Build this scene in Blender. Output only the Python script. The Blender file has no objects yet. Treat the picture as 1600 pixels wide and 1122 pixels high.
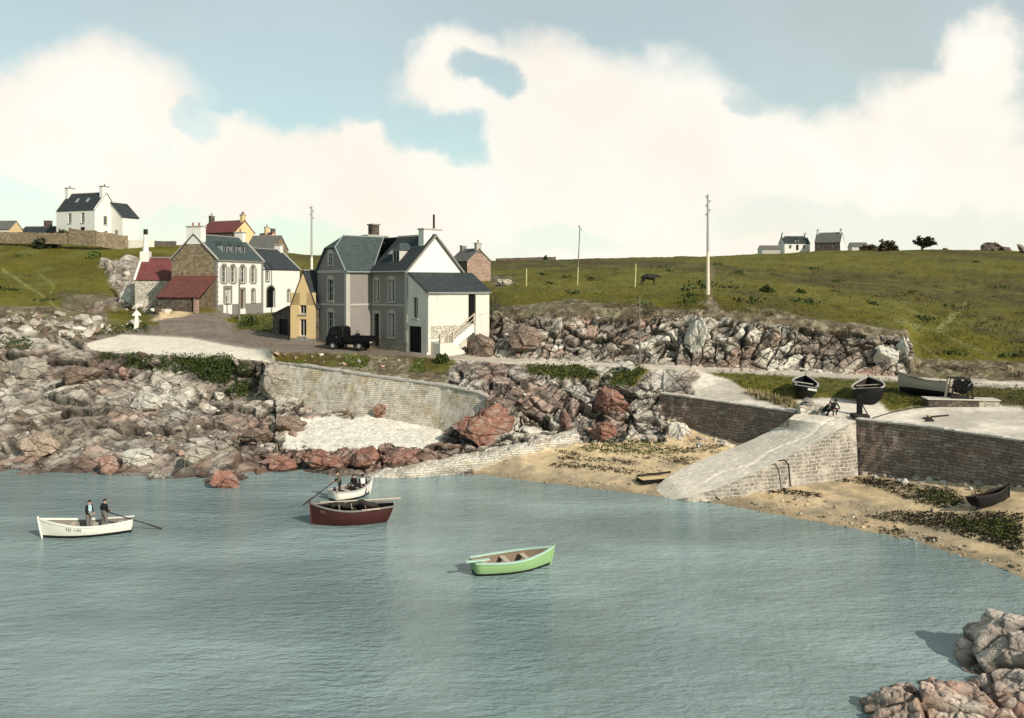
import bpy, bmesh, math, random
import numpy as np
from mathutils import Vector, Matrix, Euler
R = math.radians
random.seed(7); rng = np.random.default_rng(11)
scene = bpy.context.scene
COL = scene.collection

# ---------------------------------------------------------------- camera, world, sun, exposure
H, FPX, YH = 14.0, 1300.0, 440.0          # eye height over the water, focal length and horizon row of the 1600 px photograph
cam = bpy.data.cameras.new("camera"); camo = bpy.data.objects.new("camera", cam); COL.objects.link(camo)
cam.sensor_width = 36; cam.lens = 36*FPX/1600; cam.shift_y = -(561-YH)/1600
cam.clip_start = .5; cam.clip_end = 6000
camo.location = (0, 0, H); camo.rotation_euler = (R(90), 0, 0); scene.camera = camo

SUN = Vector((.705, -.710, .62)).normalized()
sl = bpy.data.lights.new("sun", 'SUN'); sl.energy = 4.7; sl.angle = R(.5); sl.color = (1, .925, .81)
so = bpy.data.objects.new("sun", sl); COL.objects.link(so); so.rotation_euler = SUN.to_track_quat('Z', 'Y').to_euler()

w = bpy.data.worlds.new("World"); scene.world = w; w.use_nodes = True
nt = w.node_tree; nt.nodes.clear()
def N(t, nt_=None, **k):
    n = (nt_ or nt).nodes.new(t)
    for a, b in k.items(): setattr(n, a, b)
    return n
def math_(nt_, op, a, b=None, c=None, clamp=False):
    n = N('ShaderNodeMath', nt_, operation=op, use_clamp=clamp)
    for i, v in enumerate((a, b, c)):
        if v is None: continue
        if isinstance(v, (int, float)): n.inputs[i].default_value = v
        else: nt_.links.new(v, n.inputs[i])
    return n.outputs[0]
def smooth(nt_, v, a, b):
    n = N('ShaderNodeMapRange', nt_, interpolation_type='SMOOTHSTEP')
    n.inputs['From Min'].default_value = a; n.inputs['From Max'].default_value = b
    nt_.links.new(v, n.inputs['Value']); return n.outputs[0]
sky = N('ShaderNodeTexSky', sky_type='NISHITA', sun_disc=False, sun_elevation=math.asin(SUN.z), sun_rotation=math.atan2(SUN.x, SUN.y))
sky.air_density = 1.0; sky.dust_density = .6; sky.ozone_density = 1.5
tint = N('ShaderNodeMixRGB', blend_type='MULTIPLY'); tint.inputs[0].default_value = 1; tint.inputs[2].default_value = (.73, 1.0, .82, 1)
nt.links.new(sky.outputs[0], tint.inputs[1])
bg1 = N('ShaderNodeBackground'); bg1.inputs[1].default_value = .135; nt.links.new(tint.outputs[0], bg1.inputs[0])
bg2 = N('ShaderNodeBackground'); bg2.inputs[1].default_value = 1.05
tc = N('ShaderNodeTexCoord'); sp = N('ShaderNodeSeparateXYZ'); nt.links.new(tc.outputs['Generated'], sp.inputs[0])
ny = math_(nt, 'MAXIMUM', sp.outputs[1], .02)
U0 = math_(nt, 'DIVIDE', sp.outputs[0], ny); V0 = math_(nt, 'DIVIDE', sp.outputs[2], ny)
cb = N('ShaderNodeCombineXYZ'); nt.links.new(U0, cb.inputs[0]); nt.links.new(V0, cb.inputs[1])
nz = N('ShaderNodeTexNoise'); nz.inputs['Scale'].default_value = 5.5; nz.inputs['Detail'].default_value = 6; nz.inputs['Roughness'].default_value = .6
nt.links.new(cb.outputs[0], nz.inputs['Vector'])
sub = N('ShaderNodeVectorMath', operation='SUBTRACT'); sub.inputs[1].default_value = (.5, .5, .5); nt.links.new(nz.outputs['Color'], sub.inputs[0])
scl = N('ShaderNodeVectorMath', operation='SCALE'); scl.inputs['Scale'].default_value = .15; nt.links.new(sub.outputs[0], scl.inputs[0])
add = N('ShaderNodeVectorMath', operation='ADD'); nt.links.new(cb.outputs[0], add.inputs[0]); nt.links.new(scl.outputs[0], add.inputs[1])
sp2 = N('ShaderNodeSeparateXYZ'); nt.links.new(add.outputs[0], sp2.inputs[0]); Ud, Vd = sp2.outputs[0], sp2.outputs[1]
def ell(px, py, rx, ry, e0=.40, e1=1.42):     # soft cloud puff in directions of view, 1 inside
    a = math_(nt, 'MULTIPLY', math_(nt, 'SUBTRACT', Ud, (px-800)/FPX), FPX/rx)
    b = math_(nt, 'MULTIPLY', math_(nt, 'SUBTRACT', Vd, (YH-py)/FPX), FPX/ry)
    d = math_(nt, 'ADD', math_(nt, 'MULTIPLY', a, a), math_(nt, 'MULTIPLY', b, b))
    return smooth(nt, d, e1, e0)
mask = smooth(nt, Vd, (YH-190)/FPX, (YH-262)/FPX)
for c in [(110,180,205,112),(-150,200,180,150),(470,262,190,62),(350,230,120,50),(830,160,205,110),(720,110,95,80),(900,190,240,120),(1010,215,190,100),(1260,255,260,90),(1480,215,150,100),(1525,125,85,100),(1800,190,160,140),(560,240,80,34)]:
    mask = math_(nt, 'MAXIMUM', mask, ell(*c))
for c, k in [((738,98,46,30),.95),((788,120,44,42),.95),((640,205,52,50),.95),((700,228,58,36),.95),((300,195,50,24),.6),((1160,170,40,22),.6),((20,320,110,60),.55),((235,350,120,40),.5),((470,375,130,42),.6),((1400,350,330,40),.35),((850,378,120,28),.35)]:
    mask = math_(nt, 'MULTIPLY', mask, math_(nt, 'SUBTRACT', 1, math_(nt, 'MULTIPLY', ell(*c, e0=.3, e1=1.35), k)))
nb = N('ShaderNodeTexNoise'); nb.inputs['Scale'].default_value = 2.2; nb.inputs['Detail'].default_value = 5
nt.links.new(tc.outputs['Generated'], nb.inputs['Vector'])
back = math_(nt, 'MULTIPLY', smooth(nt, nb.outputs['Fac'], .42, .62), .55)
front = math_(nt, 'MULTIPLY', smooth(nt, sp.outputs[1], .1, .3), smooth(nt, V0, .62, .40))
mk = math_(nt, 'ADD', math_(nt, 'MULTIPLY', mask, front), math_(nt, 'MULTIPLY', back, math_(nt, 'SUBTRACT', 1, front)), clamp=True)
mk = math_(nt, 'MULTIPLY_ADD', mk, .60, math_(nt, 'MULTIPLY_ADD', smooth(nt, nb.outputs['Fac'], .25, .75), .10, math_(nt, 'MULTIPLY_ADD', front, .32, .0)), clamp=True)
nc_ = N('ShaderNodeTexNoise'); nc_.inputs['Scale'].default_value = 5; nc_.inputs['Detail'].default_value = 5; nt.links.new(cb.outputs[0], nc_.inputs['Vector'])
cc_ = N('ShaderNodeMixRGB'); cc_.inputs[1].default_value = (1.0, .955, .87, 1); cc_.inputs[2].default_value = (.98, .885, .77, 1); nt.links.new(smooth(nt, nc_.outputs['Fac'], .35, .7), cc_.inputs[0]); nt.links.new(cc_.outputs[0], bg2.inputs[0])
mix = N('ShaderNodeMixShader'); nt.links.new(mk, mix.inputs[0]); nt.links.new(bg1.outputs[0], mix.inputs[1]); nt.links.new(bg2.outputs[0], mix.inputs[2])
wo = N('ShaderNodeOutputWorld'); nt.links.new(mix.outputs[0], wo.inputs[0])
scene.view_settings.view_transform = 'Standard'; scene.view_settings.look = 'None'
scene.view_settings.exposure = 0; scene.view_settings.gamma = 1; scene.view_settings.use_curve_mapping = False

# ---------------------------------------------------------------- helpers
def P(px, py, Y): return Vector(((px-800)/FPX*Y, Y, H-(py-YH)*Y/FPX))
def tag(o, label=None, cat=None, group=None, kind=None):
    if label: o['label'] = label
    if cat: o['category'] = cat
    if group: o['group'] = group
    if kind: o['kind'] = kind
    return o
def thing(name, label, cat, loc=(0,0,0), rz=0, group=None, rot=None):
    o = bpy.data.objects.new(name, None); COL.objects.link(o); o.empty_display_size = .3
    o.location = loc; o.rotation_euler = rot if rot else (0, 0, rz)
    return tag(o, label, cat, group)
def setuv(me, tdir=None):
    uvl = me.uv_layers.new(name="UVMap")
    n = len(me.loops); uv = np.zeros((n, 2), np.float32)
    vs = np.empty(len(me.vertices)*3, np.float32); me.vertices.foreach_get('co', vs); vs = vs.reshape(-1, 3)
    for p in me.polygons:
        nx, ny_, nz_ = p.normal
        h = math.hypot(nx, ny_)
        if tdir is not None: t = tdir; b = (0, 0, 1) if abs(nz_) < .75 else (-tdir[1], tdir[0], 0)
        elif h < .25: t = (1, 0, 0); b = (0, 1, 0)
        else:
            t = (-ny_/h, nx/h, 0); b = (ny_*t[2]-nz_*t[1], nz_*t[0]-nx*t[2], nx*t[1]-ny_*t[0])
        for li in p.loop_indices:
            v = vs[me.loops[li].vertex_index]
            uv[li] = (v[0]*t[0]+v[1]*t[1]+v[2]*t[2], v[0]*b[0]+v[1]*b[1]+v[2]*b[2])
    uvl.data.foreach_set('uv', uv.ravel())
class MB:
    def __init__(s): s.v = []; s.f = []; s.m = []
    def poly(s, pts, mi=0):
        i = len(s.v); s.v += [tuple(p) for p in pts]; s.f.append(tuple(range(i, i+len(pts)))); s.m.append(mi)
    def faces(s, pts, fs, mi=0):
        i = len(s.v); s.v += [tuple(p) for p in pts]
        for f in fs: s.f.append(tuple(i+k for k in f)); s.m.append(mi)
    def box(s, x0, x1, y0, y1, z0, z1, mi=0, M=None):
        p = [Vector((x, y, z)) for z in (z0, z1) for x, y in ((x0,y0),(x1,y0),(x1,y1),(x0,y1))]
        if M is not None: p = [M @ q for q in p]
        s.faces(p, [(3,2,1,0),(4,5,6,7),(0,1,5,4),(1,2,6,5),(2,3,7,6),(3,0,4,7)], mi)
    def prism(s, a, b, mi=0):                       # two matching polygons joined by sides
        n = len(a)
        s.faces(list(a)+list(b), [tuple(range(n))[::-1], tuple(range(n, 2*n))]+[(i, (i+1)%n, n+(i+1)%n, n+i) for i in range(n)], mi)
    def cyl(s, p0, p1, r0, r1=None, n=10, mi=0, caps=True):
        p0, p1 = Vector(p0), Vector(p1); r1 = r0 if r1 is None else r1
        d = (p1-p0).normalized(); a = d.orthogonal().normalized(); b = d.cross(a)
        A = [p0+(a*math.cos(2*math.pi*i/n)+b*math.sin(2*math.pi*i/n))*r0 for i in range(n)]
        B = [p1+(a*math.cos(2*math.pi*i/n)+b*math.sin(2*math.pi*i/n))*r1 for i in range(n)]
        fs = [(i, (i+1)%n, n+(i+1)%n, n+i) for i in range(n)]
        if caps: fs += [tuple(range(n))[::-1], tuple(range(n, 2*n))]
        s.faces(A+B, fs, mi)
    def tube(s, pts, r, n=6, mi=0):
        pts = [Vector(p) for p in pts]; rings = []; a = None
        rr = r if isinstance(r, (list, tuple)) else [r]*len(pts)
        for i, p in enumerate(pts):
            d = (pts[min(i+1, len(pts)-1)]-pts[max(i-1, 0)]).normalized()
            a = d.orthogonal().normalized() if a is None else (a-d*a.dot(d)).normalized()
            b = d.cross(a)
            rings.append([p+(a*math.cos(2*math.pi*k/n)+b*math.sin(2*math.pi*k/n))*rr[i] for k in range(n)])
        fs = [(i*n+k, i*n+(k+1)%n, (i+1)*n+(k+1)%n, (i+1)*n+k) for i in range(len(pts)-1) for k in range(n)]
        fs += [tuple(range(n))[::-1], tuple(range((len(pts)-1)*n, len(pts)*n))]
        s.faces([q for r_ in rings for q in r_], fs, mi)
    def build(s, name, mats, parent=None, loc=None, smooth=False, uv=True, weld=False, bevel=0, kind=None, tdir=None):
        me = bpy.data.meshes.new(name); me.from_pydata(s.v, [], s.f)
        mats = mats if isinstance(mats, (list, tuple)) else [mats]
        for m in mats: me.materials.append(m)
        me.polygons.foreach_set('material_index', s.m)
        bm = bmesh.new(); bm.from_mesh(me)
        if weld: bmesh.ops.remove_doubles(bm, verts=bm.verts, dist=1e-4)
        bmesh.ops.recalc_face_normals(bm, faces=bm.faces)
        if bevel: bmesh.ops.bevel(bm, geom=bm.edges, offset=bevel, segments=1, affect='EDGES', clamp_overlap=True)
        bm.to_mesh(me); bm.free(); me.update()
        if smooth: me.polygons.foreach_set('use_smooth', [True]*len(me.polygons))
        if uv: setuv(me, tdir)
        o = bpy.data.objects.new(name, me); COL.objects.link(o)
        if parent: o.parent = parent
        if loc: o.location = loc
        if kind: o['kind'] = kind
        return o
def tile(v): return np.floor(v)
def h3(ix, iy, iz, s):
    a = (ix.astype(np.int64)*73856093) ^ (iy.astype(np.int64)*19349663) ^ (iz.astype(np.int64)*83492791) ^ (s*2654435761)
    a = (a ^ (a >> 13)) * 1274126177 & 0x7fffffff
    a = (a ^ (a >> 16)) * 60493 & 0x7fffffff
    a = a ^ (a >> 11)
    return (a & 0xffff)/65535.0
def vnoise(p, s=0):
    i = np.floor(p); f = p-i; f = f*f*(3-2*f); x, y, z = i[:,0], i[:,1], i[:,2]; r = 0
    for dx in (0,1):
        for dy in (0,1):
            for dz in (0,1):
                wgt = (f[:,0] if dx else 1-f[:,0])*(f[:,1] if dy else 1-f[:,1])*(f[:,2] if dz else 1-f[:,2])
                r = r+wgt*h3(x+dx, y+dy, z+dz, s)
    return r
def fbm(p, o=4, s=0, g=.5):
    r = 0; a = 1; t = 0
    for k in range(o): r = r+a*vnoise(p*2.0**k+k*17.3, s+k); t += a; a *= g
    return r/t*2-1
def worley(p, s=0):
    i = np.floor(p); n = len(p); f1 = np.full(n, 9.); f2 = np.full(n, 9.); idx = np.zeros((n, 3)); dv = np.zeros((n, 3))
    for dx in (-1,0,1):
        for dy in (-1,0,1):
            for dz in (-1,0,1):
                c = i+np.array((dx,dy,dz)); x, y, z = c[:,0], c[:,1], c[:,2]
                q = c+np.stack([h3(x,y,z,s+1), h3(x,y,z,s+2), h3(x,y,z,s+3)], 1)
                d = np.linalg.norm(p-q, axis=1); m = d < f1
                f2 = np.where(m, f1, np.minimum(f2, d)); f1 = np.where(m, d, f1)
                idx[m] = c[m]; dv[m] = (p-q)[m]
    return f1, f2, idx, dv
def hid(idx, s): return h3(idx[:,0], idx[:,1], idx[:,2], s)

# ---------------------------------------------------------------- materials
def lin(c): return tuple(((x/255)/12.92 if x/255 <= .04045 else ((x/255+.055)/1.055)**2.4) for x in c)
def newmat(name):
    m = bpy.data.materials.new(name); m.use_nodes = True; t = m.node_tree; t.nodes.clear()
    o = N('ShaderNodeOutputMaterial', t); b = N('ShaderNodeBsdfPrincipled', t); t.links.new(b.outputs[0], o.inputs[0])
    return m, t, b
def noise_(t, vec, scale, detail=5, rough=.6):
    n = N('ShaderNodeTexNoise', t); n.inputs['Scale'].default_value = scale; n.inputs['Detail'].default_value = detail; n.inputs['Roughness'].default_value = rough
    if vec is not None: t.links.new(vec, n.inputs['Vector'])
    return n.outputs['Fac']
def mixc(t, fac, a, b, blend='MIX'):
    n = N('ShaderNodeMixRGB', t, blend_type=blend)
    for i, v in ((0, fac), (1, a), (2, b)):
        if isinstance(v, (int, float)): n.inputs[i].default_value = v
        elif isinstance(v, tuple): n.inputs[i].default_value = (*v[:3], 1)
        else: t.links.new(v, n.inputs[i])
    return n.outputs[0]
def bump_(t, b, hgt, strength, dist):
    n = N('ShaderNodeBump', t); n.inputs['Strength'].default_value = strength; n.inputs['Distance'].default_value = dist
    t.links.new(hgt, n.inputs['Height']); t.links.new(n.outputs[0], b.inputs['Normal'])
def m_plain(name, col, rough=.8, var=.25, scale=2.0, spec=.2, stain=None, metal=0, bump=.3, bd=.01):
    m, t, b = newmat(name); oc = N('ShaderNodeTexCoord', t).outputs['Object']
    n1 = noise_(t, oc, scale); n2 = noise_(t, oc, scale*9)
    v = math_(t, 'MULTIPLY_ADD', n1, 2*var, 1-var); v2 = math_(t, 'MULTIPLY_ADD', n2, var, 1-var/2)
    c = mixc(t, 1, (*col, 1), math_(t, 'MULTIPLY', v, v2), 'MULTIPLY')
    if stain:
        mp = N('ShaderNodeMapping', t); mp.inputs['Scale'].default_value = (1, 1, .22); t.links.new(oc, mp.inputs[0])
        c = mixc(t, math_(t, 'MULTIPLY', smooth(t, noise_(t, mp.outputs[0], 1.3, 6, .65), .52, .75), stain[1]), c, stain[0])
    t.links.new(c, b.inputs['Base Color']); b.inputs['Roughness'].default_value = rough; b.inputs['Specular IOR Level'].default_value = spec; b.inputs['Metallic'].default_value = metal
    if bump: bump_(t, b, n2, bump, bd)
    return m
def m_masonry(name, cols, mortar, sx=.45, sy=.24, mw=.06, bump=.7, lo=None, rough=.9, wash=None):
    m, t, b = newmat(name); uv = N('ShaderNodeTexCoord', t).outputs['UV']
    nn = N('ShaderNodeTexNoise', t); nn.inputs['Scale'].default_value = 1.6; nn.inputs['Detail'].default_value = 3; t.links.new(uv, nn.inputs['Vector'])
    ofs = N('ShaderNodeVectorMath', t, operation='MULTIPLY_ADD'); ofs.inputs[1].default_value = (.16, .10, 0); t.links.new(nn.outputs['Color'], ofs.inputs[0]); t.links.new(uv, ofs.inputs[2])
    mp = N('ShaderNodeMapping', t); mp.inputs['Scale'].default_value = (1/sx, 1/sy, 1); t.links.new(ofs.outputs[0], mp.inputs[0])
    vo = N('ShaderNodeTexVoronoi', t, voronoi_dimensions='2D'); vo.inputs['Scale'].default_value = 1; vo.inputs['Randomness'].default_value = .85; t.links.new(mp.outputs[0], vo.inputs['Vector'])
    ve = N('ShaderNodeTexVoronoi', t, voronoi_dimensions='2D', feature='DISTANCE_TO_EDGE'); ve.inputs['Scale'].default_value = 1; ve.inputs['Randomness'].default_value = .85; t.links.new(mp.outputs[0], ve.inputs['Vector'])
    cr = N('ShaderNodeValToRGB', t); sx_ = N('ShaderNodeSeparateXYZ', t); t.links.new(vo.outputs['Color'], sx_.inputs[0]); t.links.new(sx_.outputs[0], cr.inputs[0])
    cr.color_ramp.interpolation = 'LINEAR'; e = cr.color_ramp.elements
    e[0].color = (*cols[0], 1); e[1].color = (*cols[-1], 1)
    for i, c in enumerate(cols[1:-1]): e.new((i+1)/(len(cols)-1)).color = (*c, 1)
    fine = noise_(t, uv, 14, 5, .7); big = noise_(t, uv, .6, 4)
    c = mixc(t, 1, cr.outputs[0], math_(t, 'MULTIPLY', math_(t, 'MULTIPLY_ADD', fine, .8, .6), math_(t, 'MULTIPLY_ADD', big, .7, .65)), 'MULTIPLY')
    edge = smooth(t, math_(t, 'MULTIPLY_ADD', fine, .06, ve.outputs['Distance']), mw*.5+.03, mw*1.6+.03)
    c = mixc(t, edge, mortar, c)
    if lo:                                            # paler weed-scoured courses at the foot
        sv = N('ShaderNodeSeparateXYZ', t); t.links.new(N('ShaderNodeTexCoord', t).outputs['Object'], sv.inputs[0])
        c = mixc(t, math_(t, 'MULTIPLY', smooth(t, math_(t, 'MULTIPLY_ADD', big, 1.6, sv.outputs[2]), lo[1]+1.1, lo[1]+.5), smooth(t, sx_.outputs[1], .3, .65)), c, lo[0])
    if wash:
        for (wc, wa, ws, w0) in wash: c = mixc(t, math_(t, 'MULTIPLY', smooth(t, noise_(t, uv, ws, 7, .72), w0, w0+.14), wa), c, wc)
    t.links.new(c, b.inputs['Base Color']); b.inputs['Roughness'].default_value = rough; b.inputs['Specular IOR Level'].default_value = .15
    hgt = math_(t, 'ADD', math_(t, 'MULTIPLY', edge, math_(t, 'MULTIPLY_ADD', sx_.outputs[2], .5, .6)), math_(t, 'MULTIPLY', fine, .35))
    bump_(t, b, hgt, bump, .07)
    return m
def m_coursed(name, cols, mortar, bw=.6, bh=.22, ms=.016, bump=.9, lo=None, wash=(), warp=.10):
    """roughly coursed stonework: wobbling courses of uneven blocks"""
    m, t, b = newmat(name); uv = N('ShaderNodeTexCoord', t).outputs['UV']
    def nv(sc, amt, det):
        nn = N('ShaderNodeTexNoise', t); nn.inputs['Scale'].default_value = sc; nn.inputs['Detail'].default_value = det; t.links.new(uv, nn.inputs['Vector'])
        q = N('ShaderNodeVectorMath', t, operation='SUBTRACT'); q.inputs[1].default_value = (.5,.5,.5); t.links.new(nn.outputs['Color'], q.inputs[0])
        r = N('ShaderNodeVectorMath', t, operation='MULTIPLY'); r.inputs[1].default_value = amt; t.links.new(q.outputs[0], r.inputs[0]); return r.outputs[0]
    def addv(a, c): n = N('ShaderNodeVectorMath', t, operation='ADD'); t.links.new(a, n.inputs[0]); t.links.new(c, n.inputs[1]); return n.outputs[0]
    vec = addv(addv(uv, nv(.9, (warp*6, warp*2.2, 0), 3)), nv(5, (warp*1.1, warp*.7, 0), 3))
    br = N('ShaderNodeTexBrick', t); br.offset = .43; br.offset_frequency = 2; br.squash = .62; br.squash_frequency = 3; br.inputs['Scale'].default_value = 1; br.inputs['Brick Width'].default_value = bw; br.inputs['Row Height'].default_value = bh
    br.inputs['Mortar Size'].default_value = ms; br.inputs['Mortar Smooth'].default_value = .6; br.inputs['Color1'].default_value = (0,0,0,1); br.inputs['Color2'].default_value = (1,1,1,1); br.inputs['Mortar'].default_value = (.5,.5,.5,1); t.links.new(vec, br.inputs['Vector'])
    fine = noise_(t, uv, 14, 5, .7); big = noise_(t, uv, .6, 4); sp_ = N('ShaderNodeSeparateColor', t); t.links.new(br.outputs['Color'], sp_.inputs[0]); rnd = sp_.outputs[0]
    cr = N('ShaderNodeValToRGB', t); t.links.new(rnd, cr.inputs[0]); e = cr.color_ramp.elements; e[0].color = (*cols[0], 1); e[1].color = (*cols[-1], 1)
    for i, c in enumerate(cols[1:-1]): e.new((i+1)/(len(cols)-1)).color = (*c, 1)
    c = mixc(t, 1, cr.outputs[0], math_(t, 'MULTIPLY', math_(t, 'MULTIPLY_ADD', fine, .9, .55), math_(t, 'MULTIPLY_ADD', big, .7, .65)), 'MULTIPLY')
    mo = math_(t, 'MULTIPLY', br.outputs['Fac'], smooth(t, math_(t, 'ADD', math_(t, 'MULTIPLY', fine, .5), noise_(t, uv, 2.2, 4)), .5, .72))
    c = mixc(t, mo, c, mortar)
    for (wc, wa, ws, w0) in wash: c = mixc(t, math_(t, 'MULTIPLY', smooth(t, noise_(t, uv, ws, 7, .72), w0, w0+.14), wa), c, wc)
    if lo:
        sv = N('ShaderNodeSeparateXYZ', t); t.links.new(N('ShaderNodeTexCoord', t).outputs['Object'], sv.inputs[0])
        c = mixc(t, math_(t, 'MULTIPLY', smooth(t, math_(t, 'MULTIPLY_ADD', big, 1.6, sv.outputs[2]), lo[1]+1.1, lo[1]+.5), smooth(t, rnd, .35, .6)), c, lo[0])
    t.links.new(c, b.inputs['Base Color']); b.inputs['Roughness'].default_value = .92; b.inputs['Specular IOR Level'].default_value = .12
    hgt = math_(t, 'ADD', math_(t, 'MULTIPLY', math_(t, 'SUBTRACT', 1, br.outputs['Fac']), math_(t, 'MULTIPLY_ADD', rnd, .6, .7)), math_(t, 'MULTIPLY', fine, .5))
    bump_(t, b, hgt, bump, .09); return m
def m_hull(name, col, bottom, split, var=.07):
    m, t, b = newmat(name); oc = N('ShaderNodeTexCoord', t).outputs['Object']; sv = N('ShaderNodeSeparateXYZ', t); t.links.new(oc, sv.inputs[0])
    n2 = noise_(t, oc, 11, 4); mp = N('ShaderNodeMapping', t); mp.inputs['Scale'].default_value = (2.2, 2.2, .5); t.links.new(oc, mp.inputs[0]); n1 = noise_(t, mp.outputs[0], 1.6, 7, .7)
    c = mixc(t, 1, (*col, 1), math_(t, 'MULTIPLY', math_(t, 'MULTIPLY_ADD', n1, 3*var, 1-1.5*var), math_(t, 'MULTIPLY_ADD', n2, 2*var, 1-var)), 'MULTIPLY')
    c = mixc(t, math_(t, 'MULTIPLY', smooth(t, n1, .54, .74), .4), c, tuple(x*.45+.03 for x in col))
    st = N('ShaderNodeMath', t, operation='PINGPONG'); t.links.new(sv.outputs[2], st.inputs[0]); st.inputs[1].default_value = .065
    seam = smooth(t, st.outputs[0], .008, .0); c = mixc(t, math_(t, 'MULTIPLY', seam, .45), c, tuple(x*.4 for x in col))
    c = mixc(t, smooth(t, math_(t, 'MULTIPLY_ADD', n1, .05, sv.outputs[2]), split+.04, split+.015), c, bottom)
    t.links.new(c, b.inputs['Base Color']); b.inputs['Roughness'].default_value = .55; b.inputs['Specular IOR Level'].default_value = .3; bump_(t, b, math_(t, 'MULTIPLY_ADD', n2, .3, math_(t, 'SUBTRACT', 1, seam)), .5, .02); return m
def m_tiles(name, col, col2, w_=.28, h_=.16, var=.3, bump=.5, moss=None):
    m, t, b = newmat(name); uv = N('ShaderNodeTexCoord', t).outputs['UV']
    br = N('ShaderNodeTexBrick', t); br.offset = .5; br.inputs['Scale'].default_value = 1; br.inputs['Brick Width'].default_value = w_; br.inputs['Row Height'].default_value = h_
    br.inputs['Mortar Size'].default_value = .012; br.inputs['Color1'].default_value = (*col, 1); br.inputs['Color2'].default_value = (*col2, 1); br.inputs['Mortar'].default_value = (*[x*.45 for x in col], 1)
    t.links.new(uv, br.inputs['Vector']); n1 = noise_(t, uv, .9, 6, .65); n2 = noise_(t, uv, 9, 3)
    c = mixc(t, 1, br.outputs['Color'], math_(t, 'MULTIPLY', math_(t, 'MULTIPLY_ADD', n1, 2*var, 1-var), math_(t, 'MULTIPLY_ADD', n2, var, 1-var/2)), 'MULTIPLY')
    if moss: c = mixc(t, math_(t, 'MULTIPLY', smooth(t, noise_(t, uv, 2.5, 8, .75), .5, .64), moss[1]), c, moss[0])
    t.links.new(c, b.inputs['Base Color']); b.inputs['Roughness'].default_value = .75; b.inputs['Specular IOR Level'].default_value = .25
    bump_(t, b, math_(t, 'MULTIPLY_ADD', n2, .5, br.outputs['Fac']), bump, .02)
    return m
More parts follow.
